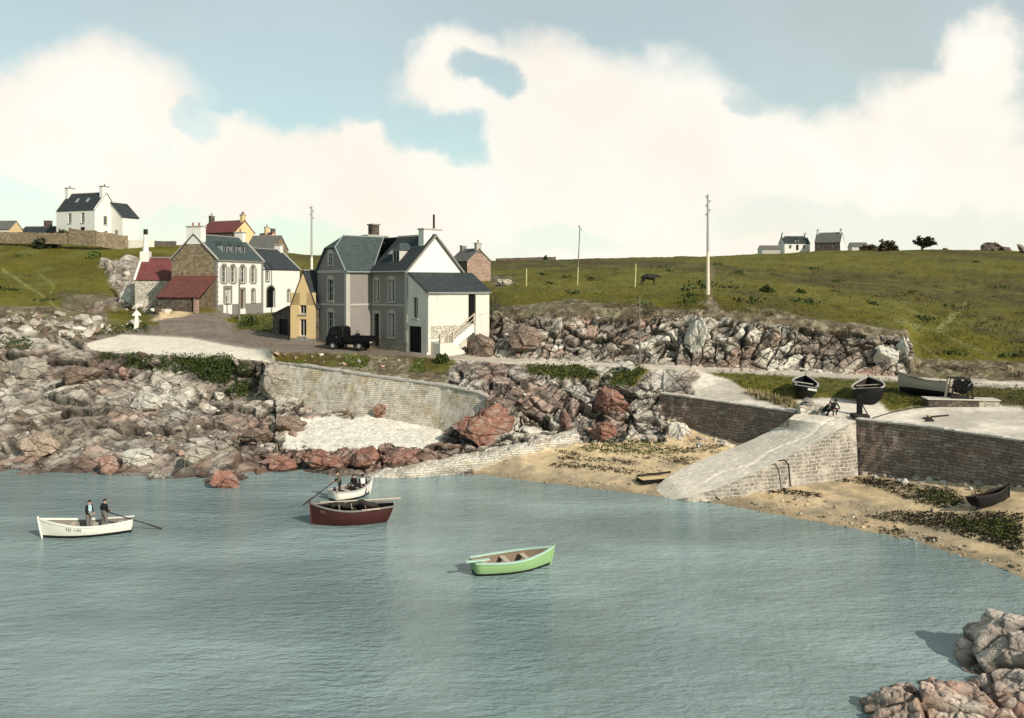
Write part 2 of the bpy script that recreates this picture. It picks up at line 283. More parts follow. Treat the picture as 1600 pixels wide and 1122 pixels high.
M = dict(
 white=m_plain('white_limewash', (.74,.70,.635), .9, .07, .7, stain=((.42,.37,.31), .35)),
 cream=m_plain('cream_wash', (.66,.60,.51), .9, .1, .8, stain=((.36,.32,.27), .45)),
 yellow=m_plain('ochre_wash', (.76,.53,.27), .9, .08, .8, stain=((.5,.36,.2), .2)),
 ochre=m_plain('pale_ochre_render', (.62,.45,.24), .9, .12, .8, stain=((.4,.3,.2), .4)),
 grey=m_plain('grey_cement_render', (.245,.218,.192), .92, .18, .6, stain=((.17,.15,.13), .45)),
 trim=m_plain('pale_stone_trim', (.42,.385,.335), .85, .18, 2),
 trimdark=m_plain('granite_trim', (.22,.195,.17), .85, .25, 3),
 slate=m_tiles('slate', (.030,.036,.038), (.050,.058,.058), .26, .2, .28),
 slategreen=m_tiles('green_grey_slate', (.048,.064,.062), (.072,.09,.085), .26, .2, .25),
 slatepale=m_tiles('weathered_slate', (.12,.115,.10), (.17,.16,.14), .3, .22, .3),
 redtile=m_tiles('red_tile', (.15,.04,.04), (.21,.06,.052), .25, .3, .4, moss=((.10,.075,.06), .85)),
 darktile=m_tiles('dark_red_tile', (.13,.045,.035), (.2,.065,.05), .25, .3, .4, moss=((.06,.05,.045), .75)),
 pinktile=m_tiles('pink_tile', (.52,.25,.18), (.60,.32,.22), .25, .3, .25),
 rubble=m_masonry('brown_rubble', [(.20,.145,.085),(.30,.225,.14),(.15,.115,.075),(.38,.30,.20)], (.26,.21,.15), .38, .22),
 pinkstone=m_masonry('pink_rubble', [(.34,.20,.15),(.42,.27,.21),(.26,.17,.13),(.46,.34,.27)], (.36,.28,.22), .4, .22),
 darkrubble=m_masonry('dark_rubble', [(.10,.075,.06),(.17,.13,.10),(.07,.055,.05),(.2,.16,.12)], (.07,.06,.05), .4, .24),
 quay=m_coursed('quay_masonry', [(.22,.165,.13),(.31,.245,.20),(.17,.135,.11),(.28,.20,.16),(.36,.30,.25)], (.13,.105,.085), .7, .21, .016, 1.1, lo=((.52,.47,.40), -3.75), wash=[((.36,.22,.165),.4,.4,.5),((.07,.055,.045),.65,.9,.54),((.46,.40,.33),.5,1.4,.57)], warp=.19),
 quaypale=m_masonry('pale_masonry', [(.55,.49,.41),(.66,.60,.51),(.42,.37,.31),(.60,.50,.36)], (.22,.19,.155), .48, .22, .05, .9),
 seawall=m_coursed('sea_wall_rubble', [(.50,.44,.36),(.62,.56,.47),(.40,.345,.28),(.56,.47,.34),(.66,.60,.52)], (.17,.14,.11), .5, .16, .013, 1.0, wash=[((.70,.63,.53),.75,.5,.44),((.50,.36,.18),.5,.33,.52),((.16,.13,.10),.6,1.1,.58)]),
 mortared=m_coursed('whitewashed_masonry', [(.19,.165,.14),(.25,.215,.18),(.32,.28,.24)], (.62,.54,.44), .52, .24, .034, .6, wash=[((.62,.54,.44),.8,.55,.47),((.2,.17,.14),.4,1.2,.57)], warp=.13),
 plinth=m_masonry('cut_stone_plinth', [(.26,.23,.19),(.34,.30,.25),(.22,.19,.16)], (.15,.13,.11), .6, .3, .05, .5),
 concrete=m_plain('worn_concrete', (.56,.50,.43), .92, .22, .5, stain=((.30,.26,.22), .4), bump=.6, bd=.03),
 wood=m_plain('weathered_wood', (.22,.16,.11), .8, .3, 4), paledeck=m_plain('pale_wood', (.50,.41,.31), .75, .2, 4),
 dark=m_plain('black_paint', (.006,.0055,.0055), .6, .3, 3, .15), darkwood=m_plain('dark_stained_wood', (.035,.026,.021), .8, .3, 4),
 tar=m_plain('tarred_planks', (.006,.0055,.0055), .85, .3, 3, .08), glass=m_plain('window_pane', (.010,.010,.011), .2, .2, 1, .22, bump=0),
 curtain=m_plain('pale_curtain', (.45,.42,.37), .9, .2, 3), frame=m_plain('painted_frame', (.50,.47,.42), .7, .12, 3), framedark=m_plain('brown_frame', (.10,.07,.05), .7, .2, 3),
 shutter=m_plain('grey_shutter', (.40,.37,.33), .75, .2, 5), boatwhite=m_plain('boat_white', (.80,.75,.66), .5, .06, 1.5, .4, stain=((.5,.44,.36), .3)),
 boatred=m_plain('oxblood_paint', (.075,.020,.016), .45, .25, 2, .45), boatgreen=m_plain('light_green_paint', (.28,.43,.20), .5, .08, 2, .4, stain=((.42,.58,.35), .5)),
 boatmint=m_plain('mint_paint', (.40,.55,.46), .5, .08, 2, .4), pinkwood=m_plain('pinkish_wood', (.36,.20,.15), .75, .3, 4),
 iron=m_plain('rusty_iron', (.03,.024,.02), .75, .4, 6, .2), zinc=m_plain('grey_zinc', (.28,.29,.28), .5, .2, 3, .4),
 skin=m_plain('skin', (.46,.28,.20), .6, .08, 5), hair=m_plain('dark_hair', (.02,.015,.012), .8, .2, 9), navy=m_plain('dark_cloth', (.018,.018,.02), .9, .25, 6),
 shirt=m_plain('pale_blue_shirt', (.42,.56,.62), .9, .1, 6), brown=m_plain('brown_cloth', (.13,.10,.075), .9, .2, 6), trouser=m_plain('grey_trousers', (.16,.14,.12), .9, .2, 6),
 bark=m_plain('bark', (.07,.055,.04), .9, .3, 6), tyre=m_plain('tyre', (.02,.02,.02), .85, .2, 8), hub=m_plain('wheel_hub', (.30,.27,.24), .6, .2, 6),
 hide=m_plain('black_hide', (.016,.013,.011), .75, .3, 3, .3), polewhite=m_plain('pale_painted_pole', (.72,.60,.45), .8, .12, 1), polegrey=m_plain('grey_pole', (.20,.17,.14), .85, .25, 2),
 postyel=m_plain('yellowed_post', (.50,.46,.22), .8, .15, 2), brick=m_plain('red_brick', (.24,.10,.07), .9, .25, 5),
)
def m_leaf(name, c1, c2, rough=.7):
    m, t, b = newmat(name); a = N('ShaderNodeAttribute', t); a.attribute_name = 'tone'
    c = mixc(t, a.outputs['Fac'], c1, c2); t.links.new(c, b.inputs['Base Color']); b.inputs['Roughness'].default_value = rough; b.inputs['Specular IOR Level'].default_value = .2
    return m
M['leafdark'] = m_leaf('bank_leaf', (.022,.034,.010), (.085,.11,.026)); M['leafgrass'] = m_leaf('grass_blade', (.045,.052,.014), (.13,.145,.038))
M['leaflime'] = m_leaf('verge_leaf', (.05,.07,.014), (.17,.20,.045)); M['leafbrown'] = m_leaf('dry_heather', (.045,.032,.018), (.13,.095,.05))
M['weed'] = m_leaf('bladder_wrack', (.012,.010,.006), (.05,.040,.018)); M['algae'] = m_leaf('green_algae', (.028,.036,.008), (.14,.15,.03)); M['pine'] = m_leaf('conifer_leaf', (.014,.018,.009), (.05,.055,.026))
M['straw'] = m_leaf('dry_grass', (.20,.15,.07), (.42,.33,.18))
def m_rock(name):
    m, t, b = newmat(name); a = N('ShaderNodeAttribute', t); a.attribute_name = 'Col'
    oc = N('ShaderNodeTexCoord', t).outputs['Object']; n1 = noise_(t, oc, 1.5, 8, .7); n2 = noise_(t, oc, 9, 6, .7)
    c = mixc(t, 1, a.outputs['Color'], math_(t, 'MULTIPLY', math_(t, 'MULTIPLY_ADD', n1, 1.0, .5), math_(t, 'MULTIPLY_ADD', n2, .9, .55)), 'MULTIPLY')
    mp = N('ShaderNodeMapping', t); mp.inputs['Rotation'].default_value = (.3, R(38), .2); mp.inputs['Scale'].default_value = (.35, .5, 2.2); t.links.new(oc, mp.inputs[0])
    vo = N('ShaderNodeTexVoronoi', t, feature='DISTANCE_TO_EDGE'); vo.inputs['Scale'].default_value = 1.1; t.links.new(mp.outputs[0], vo.inputs['Vector'])
    crack = smooth(t, vo.outputs['Distance'], .0, .05)
    aw = N('ShaderNodeAttribute', t); aw.attribute_name = 'rockw'
    cf = math_(t, 'SUBTRACT', 1, math_(t, 'MULTIPLY', aw.outputs['Fac'], math_(t, 'SUBTRACT', 1, crack)))
    c = mixc(t, math_(t, 'MULTIPLY', math_(t, 'SUBTRACT', 1, cf), .22), c, (.08,.065,.05))
    def joints(ang, bw, bh, ms, seed):                 # open joints: wobbling planes cutting the rock, broken up so that they fade in and out
        mp2 = N('ShaderNodeMapping', t); mp2.inputs['Rotation'].default_value = (0, R(ang), 0); mp2.inputs['Location'].default_value = (seed, 0, seed*.7); t.links.new(oc, mp2.inputs[0])
        nn = N('ShaderNodeTexNoise', t); nn.inputs['Scale'].default_value = .45; nn.inputs['Detail'].default_value = 5; t.links.new(oc, nn.inputs['Vector'])
        q = N('ShaderNodeVectorMath', t, operation='MULTIPLY_ADD'); q.inputs[1].default_value = (1.5, 1.5, 1.5); t.links.new(nn.outputs['Color'], q.inputs[0]); t.links.new(mp2.outputs[0], q.inputs[2])
        sv = N('ShaderNodeSeparateXYZ', t); t.links.new(q.outputs[0], sv.inputs[0]); cv = N('ShaderNodeCombineXYZ', t); t.links.new(sv.outputs[0], cv.inputs[0]); t.links.new(math_(t, 'MULTIPLY_ADD', sv.outputs[1], .25, sv.outputs[2]), cv.inputs[1])
        br = N('ShaderNodeTexBrick', t); br.offset = .41; br.squash = .6; br.squash_frequency = 3; br.inputs['Scale'].default_value = 1; br.inputs['Brick Width'].default_value = bw; br.inputs['Row Height'].default_value = bh; br.inputs['Mortar Size'].default_value = ms; br.inputs['Mortar Smooth'].default_value = .5; t.links.new(cv.outputs[0], br.inputs['Vector'])
        return math_(t, 'MULTIPLY', br.outputs['Fac'], smooth(t, noise_(t, mp2.outputs[0], .8, 4), .40, .56))
    jf = math_(t, 'MULTIPLY', math_(t, 'MAXIMUM', joints(-24, 2.4, 1.15, .045, 0), joints(38, 2.9, 1.5, .04, 3.1)), smooth(t, aw.outputs['Fac'], .35, .75))
    c = mixc(t, math_(t, 'MULTIPLY', jf, .85), c, (.035,.028,.024)); cf = math_(t, 'SUBTRACT', cf, math_(t, 'MULTIPLY', jf, 1.6))
    t.links.new(c, b.inputs['Base Color']); b.inputs['Roughness'].default_value = .9; b.inputs['Specular IOR Level'].default_value = .12
    h_ = math_(t, 'ADD', math_(t, 'MULTIPLY', n1, .8), math_(t, 'MULTIPLY_ADD', n2, .35, math_(t, 'MULTIPLY', cf, .18)))
    n = N('ShaderNodeBump', t); n.inputs['Distance'].default_value = .22
    t.links.new(math_(t, 'MULTIPLY_ADD', aw.outputs['Fac'], .65, .25), n.inputs['Strength']); t.links.new(h_, n.inputs['Height']); t.links.new(n.outputs[0], b.inputs['Normal'])
    return m
M['ground'] = m_rock('ground_and_rock')
# ---------------------------------------------------------------- the land: feature lines (water's edge, wall tops, road edges, cliff tops, ridges) lofted into one surface
def knots(spec):
    out = []
    for k in spec:
        px, py = k[0], k[1]
        Y = FPX*(H-k[2])/(py-YH) if len(k) == 3 else k[3]
        out.append((px, py, Y))
    a = np.array(out); return a[:,0], a[:,1], a[:,2]
z_ = None
L1 = [(-150,742,0),(0,741,0),(90,738,0),(200,742,0),(290,748,0),(345,762,0),(375,752,0),(410,738,0),(480,738,0),(560,746,0),(640,742,0),(750,741,0),(800,748,0),(900,760,0),(1000,772,0),(1050,777,0),(1100,783,0),(1200,803,0),(1300,820,0),(1400,840,0),(1500,868,0),(1600,905,0),(1750,970,0)]
L2 = [(-150,640,z_,72),(0,640,z_,72),(150,640,z_,72),(250,665,z_,70),(330,690,z_,67),(420,700,.9),(480,702,.9),(560,697,1.2),(640,700,1.0),(690,700,1.0),(760,712,.9),(800,712,1),(900,705,1.2),(1000,702,1.3),(1040,705,1.3),(1100,700,1.5),(1160,700,1.5),(1240,722,1.15),(1340,742,.85),(1450,752,1.15),(1600,765,1.8),(1750,780,2.2)]
L3 = [(-150,580,z_,80),(0,580,z_,80),(150,585,z_,80),(250,610,z_,78),(330,622,z_,78),(390,622,z_,78),(440,615,z_,77),(470,622,z_,76.4),(560,642,z_,73.7),(690,668,z_,70.4),(760,668,2.2),(800,660,2.6),(850,650,3),(950,650,3),(1030,645,3.1),(1040,650,2.75),(1100,672,z_,67.4),(1160,690,z_,64.3),(1240,715,z_,60.5),(1340,735,z_,57.5),(1450,745,z_,54.5),(1600,757,z_,49.7),(1750,772,z_,45.7)]
L4 = [(-150,525,z_,86),(0,530,z_,86),(100,535,z_,86),(150,548,z_,86),(200,553,6.9),(300,557,6.8),(390,562,6.6),(440,568,z_,77.5),(560,585,z_,73.9),(690,603,z_,70.6),(790,618,4.9),(850,600,5.3),(950,598,5.3),(1030,612,4.6),(1040,617,z_,70.5),(1100,625,z_,67.5),(1160,633,z_,64.4),(1240,645,z_,60.6),(1300,652,4.45),(1340,656,z_,57.6),(1450,668,z_,54.6),(1600,690,z_,49.8),(1750,712,z_,45.8)]
L5 = [(-150,495,z_,95),(0,500,z_,95),(100,515,z_,92),(130,538,z_,88),(190,522,7.8),(300,528,7.7),(360,540,7.5),(425,549,7.5),(440,550,7.4),(560,551,7.25),(640,556,7.0),(690,560,6.9),(800,567,6.6),(950,572,6.4),(1100,580,6.0),(1300,590,5.7),(1450,598,5.55),(1600,607,5.45),(1750,615,5.4)]
L6 = [(-150,490,z_,98),(0,495,z_,98),(100,505,z_,97),(130,530,z_,92),(200,512,8.4),(250,507,9.0),(300,507,9.0),(340,507,9.0),(362,512,8.4),(425,525,8.0),(445,530,7.9),(497,535,7.7),(541,540,7.55),(580,545,7.3),(640,550,7.15),(700,553.5,7.0),(800,560,6.75),(950,566,6.5),(1100,574,6.15),(1300,582,5.85),(1420,588,5.7),(1600,596,5.55),(1750,603,5.5)]
L7 = [(-150,470,z_,108),(0,478,z_,106),(100,478,z_,106),(150,490,z_,106),(200,485,z_,116),(250,489,z_,103),(300,490,z_,103),(336,488,z_,105),(352,487,z_,110),(412,480,z_,126),(445,477,z_,135),(497,500,z_,110),(580,520,z_,100),(640,525,z_,97),(700,528,z_,95),(740,520,z_,93),(760,500,z_,91),(780,486,z_,88),(850,483,z_,85),(900,478,z_,84),(950,484,z_,83),(1010,479,z_,82),(1050,488,z_,81),(1150,490,z_,80),(1250,500,z_,78.5),(1350,515,z_,77),(1418,523,z_,75.5),(1432,570,z_,75),(1600,583,z_,73),(1750,585,z_,73)]
L8 = [(-150,425,z_,140),(0,430,z_,138),(100,430,z_,140),(180,412,z_,150),(250,400,z_,160),(300,405,z_,160),(412,420,z_,165),(480,420,z_,165),(580,440,z_,150),(700,450,z_,125),(760,455,z_,110),(790,455,z_,105),(850,455,z_,100),(1000,455,z_,98),(1106,460,z_,86),(1200,465,z_,90),(1300,472,z_,92),(1400,482,z_,92),(1500,520,z_,84),(1600,535,z_,82),(1750,540,z_,82)]
L9 = [(-150,395,z_,165),(0,397,z_,163),(100,398,z_,163),(200,388,z_,170),(300,392,z_,180),(480,402,z_,200),(640,412,z_,190),(760,428,z_,160),(800,425,z_,160),(950,422,z_,160),(1106,428,z_,150),(1300,430,z_,160),(1600,445,z_,150),(1750,450,z_,150)]
L10 = [(-150,368,z_,180),(0,371,z_,178),(100,376,z_,178),(200,383,z_,178),(280,380,z_,185),(480,397,z_,240),(640,402,z_,260),(780,406,z_,270),(900,403,z_,280),(1000,400,z_,290),(1100,398,z_,300),(1200,394,z_,300),(1300,388,z_,300),(1400,387,z_,300),(1500,386,z_,290),(1600,388,z_,280),(1750,390,z_,270)]
LINES = [knots(l) for l in (L1,L2,L3,L4,L5,L6,L7,L8,L9,L10)]
cols = np.concatenate([np.arange(-900,-160,20), np.arange(-160,1760,1.5), np.arange(1760,2500,20)])
nc = len(cols); S = (cols-800)/FPX
pts = []
for px_, py_, Y_ in LINES:
    y = np.interp(cols, px_, Y_); p = np.interp(cols, px_, py_)
    pts.append(np.stack([S*y, y, H-(p-YH)*y/FPX], 1))
wl = pts[0]
b0 = wl.copy(); b0[:,1] -= 9; b0[:,2] = -2.6; b0[:,0] = S*b0[:,1]
b00 = wl.copy(); b00[:,1] = np.minimum(22, wl[:,1]-18); b00[:,2] = -4; b00[:,0] = S*b00[:,1]
far1 = pts[-1].copy(); far1[:,1] += 90; far1[:,2] -= 7; far1[:,0] = S*far1[:,1]
far2 = pts[-1].copy(); far2[:,1] = 2600; far2[:,2] = 0; far2[:,0] = S*far2[:,1]
pts = [b00, b0]+pts+[far1, far2]
NB = [3, 12, 78, 76, 66, 46, 12, 76, 46, 34, 26, 6, 4]
rows = []; band = []
for i, n in enumerate(NB):
    for k in range(n):
        t = k/n; rows.append(pts[i]*(1-t)+pts[i+1]*t); band.append(i-1)      # band 1 = water's edge .. line 2
rows.append(pts[-1]); band.append(len(NB)-2)
G = np.stack(rows); band = np.array(band); nr = len(G)
hill0 = int(np.argmax(band == 7))
for _ in range(10):                               # soften the hill profile across its lines
    Z = G.copy(); Z[1:-1] = .5*G[1:-1]+.25*(G[:-2]+G[2:]); G[hill0+3:-8] = Z[hill0+3:-8]
for _ in range(30):                               # and along the hill
    Z = G[:,:,2].copy(); Z[:,1:-1] = .5*G[:,1:-1,2]+.25*(G[:,:-2,2]+G[:,2:,2]); G[hill0+2:,:,2] = Z[hill0+2:]
Pf = G.reshape(-1, 3)
PX = np.broadcast_to(cols, (nr, nc)).ravel(); PY = YH+FPX*(H-Pf[:,2])/Pf[:,1]; BD = np.repeat(band, nc)
jn = np.stack([fbm(Pf*.45, 4, 50), fbm(Pf*.45, 4, 60)], 1)
JX, JY = PX+jn[:,0]*16, PY+jn[:,1]*9
def inside(poly, x, y):
    r = np.zeros(len(x), bool); n = len(poly)
    for i in range(n):
        x1, y1 = poly[i]; x2, y2 = poly[(i+1) % n]
        if y1 == y2: continue
        r ^= ((y1 > y) != (y2 > y)) & (x < (x2-x1)*(y-y1)/(y2-y1)+x1)
    return r
GRASS, ROCK, SAND, PEB, ROAD, GRAV, SCRUB = range(7)
Zn = np.full(len(Pf), GRASS)
def setz(m, z): Zn[m] = z
b = BD
setz(b <= 0, SAND); setz((b <= 0) & (JX < 745), ROCK)
setz(b == 1, SAND); setz((b == 1) & (JX < 740), ROCK)
setz(b == 2, SAND); setz((b == 2) & (JX < 1045), ROCK); 
setz(b == 3, ROCK)
setz(b == 4, GRAV); setz((b == 4) & (JX < 132), ROCK); setz((b == 4) & (JX > 428) & (JX < 700), SCRUB); setz((b == 4) & (JX >= 700) & (JX < 1090), ROCK)
setz(b == 5, ROAD); setz((b == 5) & (JX < 132), SCRUB)
setz(b == 6, SCRUB); setz((b == 6) & (PX > 225) & (PX < 450), ROAD); setz((b == 6) & (JX > 765) & (JX < 1428), ROCK)
POLY = [
 (ROCK,[(-950,520),(0,520),(60,500),(130,525),(150,560),(0,600),(-950,600)]), (SCRUB,[(-950,480),(0,480),(80,488),(130,492),(215,500),(215,522),(150,526),(60,520),(-950,520)]),
 (ROCK,[(155,410),(215,405),(268,445),(270,492),(235,492),(190,470)]), (SCRUB,[(95,455),(190,465),(240,490),(150,500),(90,480)]),
 (ROCK,[(140,476),(180,470),(215,488),(150,492)]),
 (GRASS,[(165,484),(215,478),(248,508),(180,514)]), (SAND,[(232,502),(255,486),(300,486),(292,492),(262,500)]),
 (GRASS,[(354,500),(372,492),(428,489),(430,522),(382,518)]),
 (GRASS,[(1090,577),(1230,585),(1600,603),(2600,622),(2600,645),(1600,638),(1500,627),(1430,636),(1392,640),(1380,628),(1290,620),(1225,626),(1165,606)]),
 (GRASS,[(820,571),(900,569),(935,582),(925,592),(870,590),(825,584)]), (GRASS,[(950,580),(1000,570),(1010,578),(985,604),(955,602)]),
 (GRASS,[(640,560),(700,557),(712,566),(690,584),(642,582)]), (GRASS,[(425,548),(470,550),(570,556),(576,574),(470,572),(425,560)]),
 (SCRUB,[(762,478),(900,470),(1060,482),(1200,488),(1330,502),(1420,515),(1425,530),(1340,524),(1230,508),(1080,496),(960,500),(860,494),(790,496)]),
 (SCRUB,[(1428,560),(1500,560),(1620,570),(2600,570),(2600,600),(1600,594),(1430,588)]),
 (SCRUB,[(765,430),(800,432),(806,446),(770,452)]),
 (PEB,[(436,702),(462,664),(500,652),(548,656),(590,644),(640,652),(694,668),(690,694),(640,704),(560,699),(500,706)]),
 (SAND,[(740,745),(760,722),(900,692),(1000,688),(1045,690),(1045,720),(1000,775)]),
]
for z, pl in POLY: setz(inside(pl, JX, JY) & (BD != 3) & (BD != 5), z)
setz(inside([(1095,470),(1112,462),(1128,505),(1098,505)], JX, JY), SCRUB)
W = np.stack([(Zn == k) for k in range(7)], 1).astype(np.float32).reshape(nr, nc, 7)
for _ in range(2):
    W[1:-1] = (W[:-2]+W[1:-1]+W[2:])/3; W[:,1:-1] = (W[:,:-2]+W[:,1:-1]+W[:,2:])/3
W = W.reshape(-1, 7); rw = W[:,ROCK]
# surface normals before displacement
gu = np.gradient(G, axis=1); gv = np.gradient(G, axis=0); nn = np.cross(gu, gv).reshape(-1, 3); nn /= np.linalg.norm(nn, axis=1, keepdims=True)+1e-9
nn[nn[:,2] < 0] *= -1; nn = nn+np.array((0, -.55, .25)); nn /= np.linalg.norm(nn, axis=1, keepdims=True)
# broken rock: tilted slabs and blocks
def Rm(a, b_, c): return np.array(Euler((a, b_, c)).to_matrix())
left = np.clip((430-PX)/60, 0, 1)[:,None]
def blocks(P_, rot, size, s, warp=.22, jw=.15):
    """jointed beds: sheets of rock cut by offset cross joints; returns step, tilt, joint distance, cell"""
    q = (P_ @ rot.T)
    q = (q+warp*size[2]*2.2*np.stack([fbm(P_*.22, 4, s+9), fbm(P_*.22, 4, s+19), fbm(P_*.22, 4, s+29)], 1)+.03*size[2]*np.stack([fbm(P_*1.3, 3, s+39), fbm(P_*1.3, 3, s+49), fbm(P_*1.3, 3, s+59)], 1))/np.array(size)
    w_ = q[:,2]+.55*fbm(q[:,2:3]*np.array((0,0,1.))+3.3, 2, s+2)
    k = np.floor(w_); zz = np.zeros_like(k)
    u = q[:,0]*(.7+.7*h3(k, zz, zz, s+1))+h3(k, zz+1, zz, s+1)*7; i = np.floor(u); v = q[:,1]*(.7+.6*h3(k, i, zz, s+3))+h3(k, i, zz+1, s+1)*5; j = np.floor(v)
    fu, fv, fw = u-i, v-j, w_-k; idx = np.stack([i, j, k], 1)
    e = np.minimum(np.minimum(fu, 1-fu)*size[0], np.minimum(np.minimum(fv, 1-fv)*size[1], np.minimum(fw, 1-fw)*size[2]*1.1))
    tl = (hid(idx, s+6)-.5)*(fu-.5)+(hid(idx, s+7)-.5)*(fv-.5)+(hid(idx, s+8)-.5)*(fw-.5)
    return hid(idx, s+5)-.5, tl, np.clip(e/jw, 0, 1), idx
msk = rw > .01
Pr = Pf[msk]
RL, RR, RM, RS = Rm(0, R(24), R(12)), Rm(0, R(66), R(-20)), Rm(0, R(-38), R(10)), Rm(.2, R(33), R(40))
lw = left[msk][:,0]; PXm, bdr = PX[msk], BD[msk]
hA, tA, cA, iA = blocks(Pr, RL, (6.0, 4.0, 2.1), 100, .30, .2); hB, tB, cB, iB = blocks(Pr, RR, (3.0, 2.2, 1.2), 200, .6, .13); hC, tC, cC, iC = blocks(Pr, RM, (4.4, 3.0, 1.6), 400, .40, .14)
h2, t2, c2, i2 = blocks(Pr, RS, (1.7, 1.3, .62), 300, .5, .10)
big = lw > .5; cliff = bdr >= 6
hD, tD, cD, iD = blocks(Pr, Rm(0, R(20), R(30)), (4.0, 2.6, 1.7), 700, .6, .14); swp = fbm(Pr*np.array((.13,.13,.2)), 3, 707) > .06
hB, tB, cB = np.where(swp, hD, hB), np.where(swp, tD, tB), np.where(swp, cD, cB); iB = np.where(swp[:,None], iD+900, iB)
sel = lambda A_, B_, C_: np.where(big, A_, np.where(cliff, B_, C_))
h1, t1, c1 = sel(hA, hB, hC), sel(tA, tB, tC), sel(cA, cB, cC)
dz = np.where(big, .95, 1.0)*h1+np.where(big, 1.7, 1.9)*t1-.55*(1-c1) + np.where(big, .30, .5)*h2+np.where(big, .5, .7)*t2-.18*(1-c2) + np.where(cliff, 1.3, .75)*fbm(Pr*.24, 3, 70) + .10*fbm(Pr*2.2, 4, 71)+.05*fbm(Pr*6, 3, 72)
TB = np.concatenate([np.arange(n)/n for n in NB]+[[0]]); tb = np.repeat(TB, nc)[msk]
dz = np.where((bdr == 4) & (PXm > 640), np.minimum(dz, .55)*np.clip(1.15-tb*1.2, 0, 1)-.12*tb, dz)
dz = np.where((bdr <= 2) & (PXm > 430) & (PXm < 700) & (Pr[:,2] > .9), dz*.55, dz)
dz = np.where((bdr == 6) & (PXm > 765), dz*np.clip(tb*5, .15, 1), dz)
lowv = np.clip((Pr[:,2]+.3)/1.3, .3, 1); dz *= lowv
dz *= np.where((bdr == 3) & (PX[msk] > 425) & (PX[msk] < 790), .25, 1)
dz = np.where((bdr == 3) & (PX[msk] > 425) & (PX[msk] < 790), dz-.75, dz)
dz = np.where((bdr >= 3) & (bdr <= 4) & (PX[msk] > 1036), dz*.1-.5*(bdr == 3), dz)
D = np.zeros(len(Pf)); D[msk] = dz*rw[msk]**1.2*np.where(lw > .5, 1.0, .85)
D += W[:,SAND]*.05*fbm(Pf*.8, 3, 80)+W[:,PEB]*(.10*fbm(Pf*.7, 3, 81)+.05*fbm(Pf*4, 2, 82))+W[:,ROAD]*.02*fbm(Pf, 2, 83)
D += W[:,GRASS]*np.where(BD >= 7, .55*fbm(Pf*.12, 4, 84)+.16*fbm(Pf*.9, 3, 85), .10*fbm(Pf*1.2, 3, 86))+W[:,SCRUB]*(.30*fbm(Pf*.6, 4, 87)+.14*fbm(Pf*2.5, 3, 88))*np.where(BD == 4, .5, 1)
D[(BD <= 0)] *= .5
Dg = D.reshape(nr, nc).copy()
for _ in range(2): Dg[:,1:-1] = .25*Dg[:,:-2]+.5*Dg[:,1:-1]+.25*Dg[:,2:]
D = np.where(left[:,0] > .5, Dg.ravel(), D)
Q = Pf+nn*D[:,None]
Qg = Q.reshape(nr, nc, 3)
# albedo
def C(*c): return np.array(c)
n1 = fbm(Pf*.10, 4, 90)[:,None]; n2 = fbm(Pf*.7, 4, 91)[:,None]; n3 = fbm(Pf*3.0, 3, 92)[:,None]
n4 = fbm(Pf*np.array((.05,.02,.1)), 5, 93)[:,None]
grass = C(.118,.101,.014)*(1+.40*n1+.35*n2+.3*n3); 
gd = np.clip((n4+.35*n2+.05)/.35, 0, 1); grass = grass*(1-gd)+C(.072,.056,.018)*(1+.3*n3)*gd
gl = np.clip((fbm(Pf*.22, 4, 94)[:,None]-.18)/.2, 0, 1)*.5; grass = grass*(1-gl)+C(.15,.15,.045)*gl
pal = np.array([(.58,.51,.42),(.46,.39,.315),(.36,.30,.24),(.66,.59,.49),(.43,.30,.23),(.34,.28,.22),(.52,.44,.35)])
rock = np.zeros((len(Pf), 3)); 
k1 = hid(np.where(big[:,None], iA, np.where(cliff[:,None], iB, iC)), 41); k2 = hid(i2, 42)
red = np.clip(1-np.abs(Pr[:,2]-.6)/1.3, 0, 1)*np.clip((PX[msk]-330)/80, .25, 1)*np.clip((720-PX[msk])/60, 0, 1)
red = np.maximum(red, np.clip((fbm(Pr*.16, 3, 97)-.20)/.15, 0, 1)*.65)
ci = (k1*.8+k2*.2)*6.99; base = pal[np.clip(ci.astype(int), 0, 6)]
wh = np.clip((fbm(Pr*np.array((.2,.2,.12)), 3, 98)-.0)/.25, 0, 1)[:,None]*.6
wh = np.maximum(wh, .75*((PX[msk] > 190) & (PX[msk] < 300) & (PY[msk] > 570) & (PY[msk] < 660))[:,None])
wh = np.maximum(wh, .5*((PX[msk] > 780) & (PX[msk] < 1060) & (PY[msk] > 560) & (PY[msk] < 720))[:,None])
base = base*(1-wh)+C(.68,.62,.53)*(.75+.5*k2[:,None])*wh
rc = C(.27,.135,.10)*(.7+.7*k2[:,None]); rr_ = (red*np.where(k1 > .35, .85, .3))[:,None]
base = base*(1-rr_)+rc*rr_
st = np.clip((fbm(Pr*np.array((1.1,1.1,.45)), 5, 99)-.02)/.2, 0, 1)[:,None]*.72; base = base*(1-st)+C(.085,.07,.058)*st; base = base*np.where(big, .9, 1)[:,None]
base = base*(.10+.90*np.clip(np.minimum(c1*1.5, .25+c2*1.2), 0, 1))[:,None]
cb_ = np.clip((fbm(Pr*np.array((.16,.16,.2)), 4, 131)+.02)/.16, 0, 1)[:,None]*np.where(cliff, .6, np.where(big, .35, .12))[:,None]*(.55+.45*(k1 < .6))[:,None]; base = base*(1-cb_)+C(.17,.125,.095)*(.7+.6*k2[:,None])*cb_
wet = np.clip(1-Pr[:,2]/.75, 0, 1)[:,None]*.6; base = base*(1-wet)+C(.09,.055,.04)*wet
rock[msk] = base
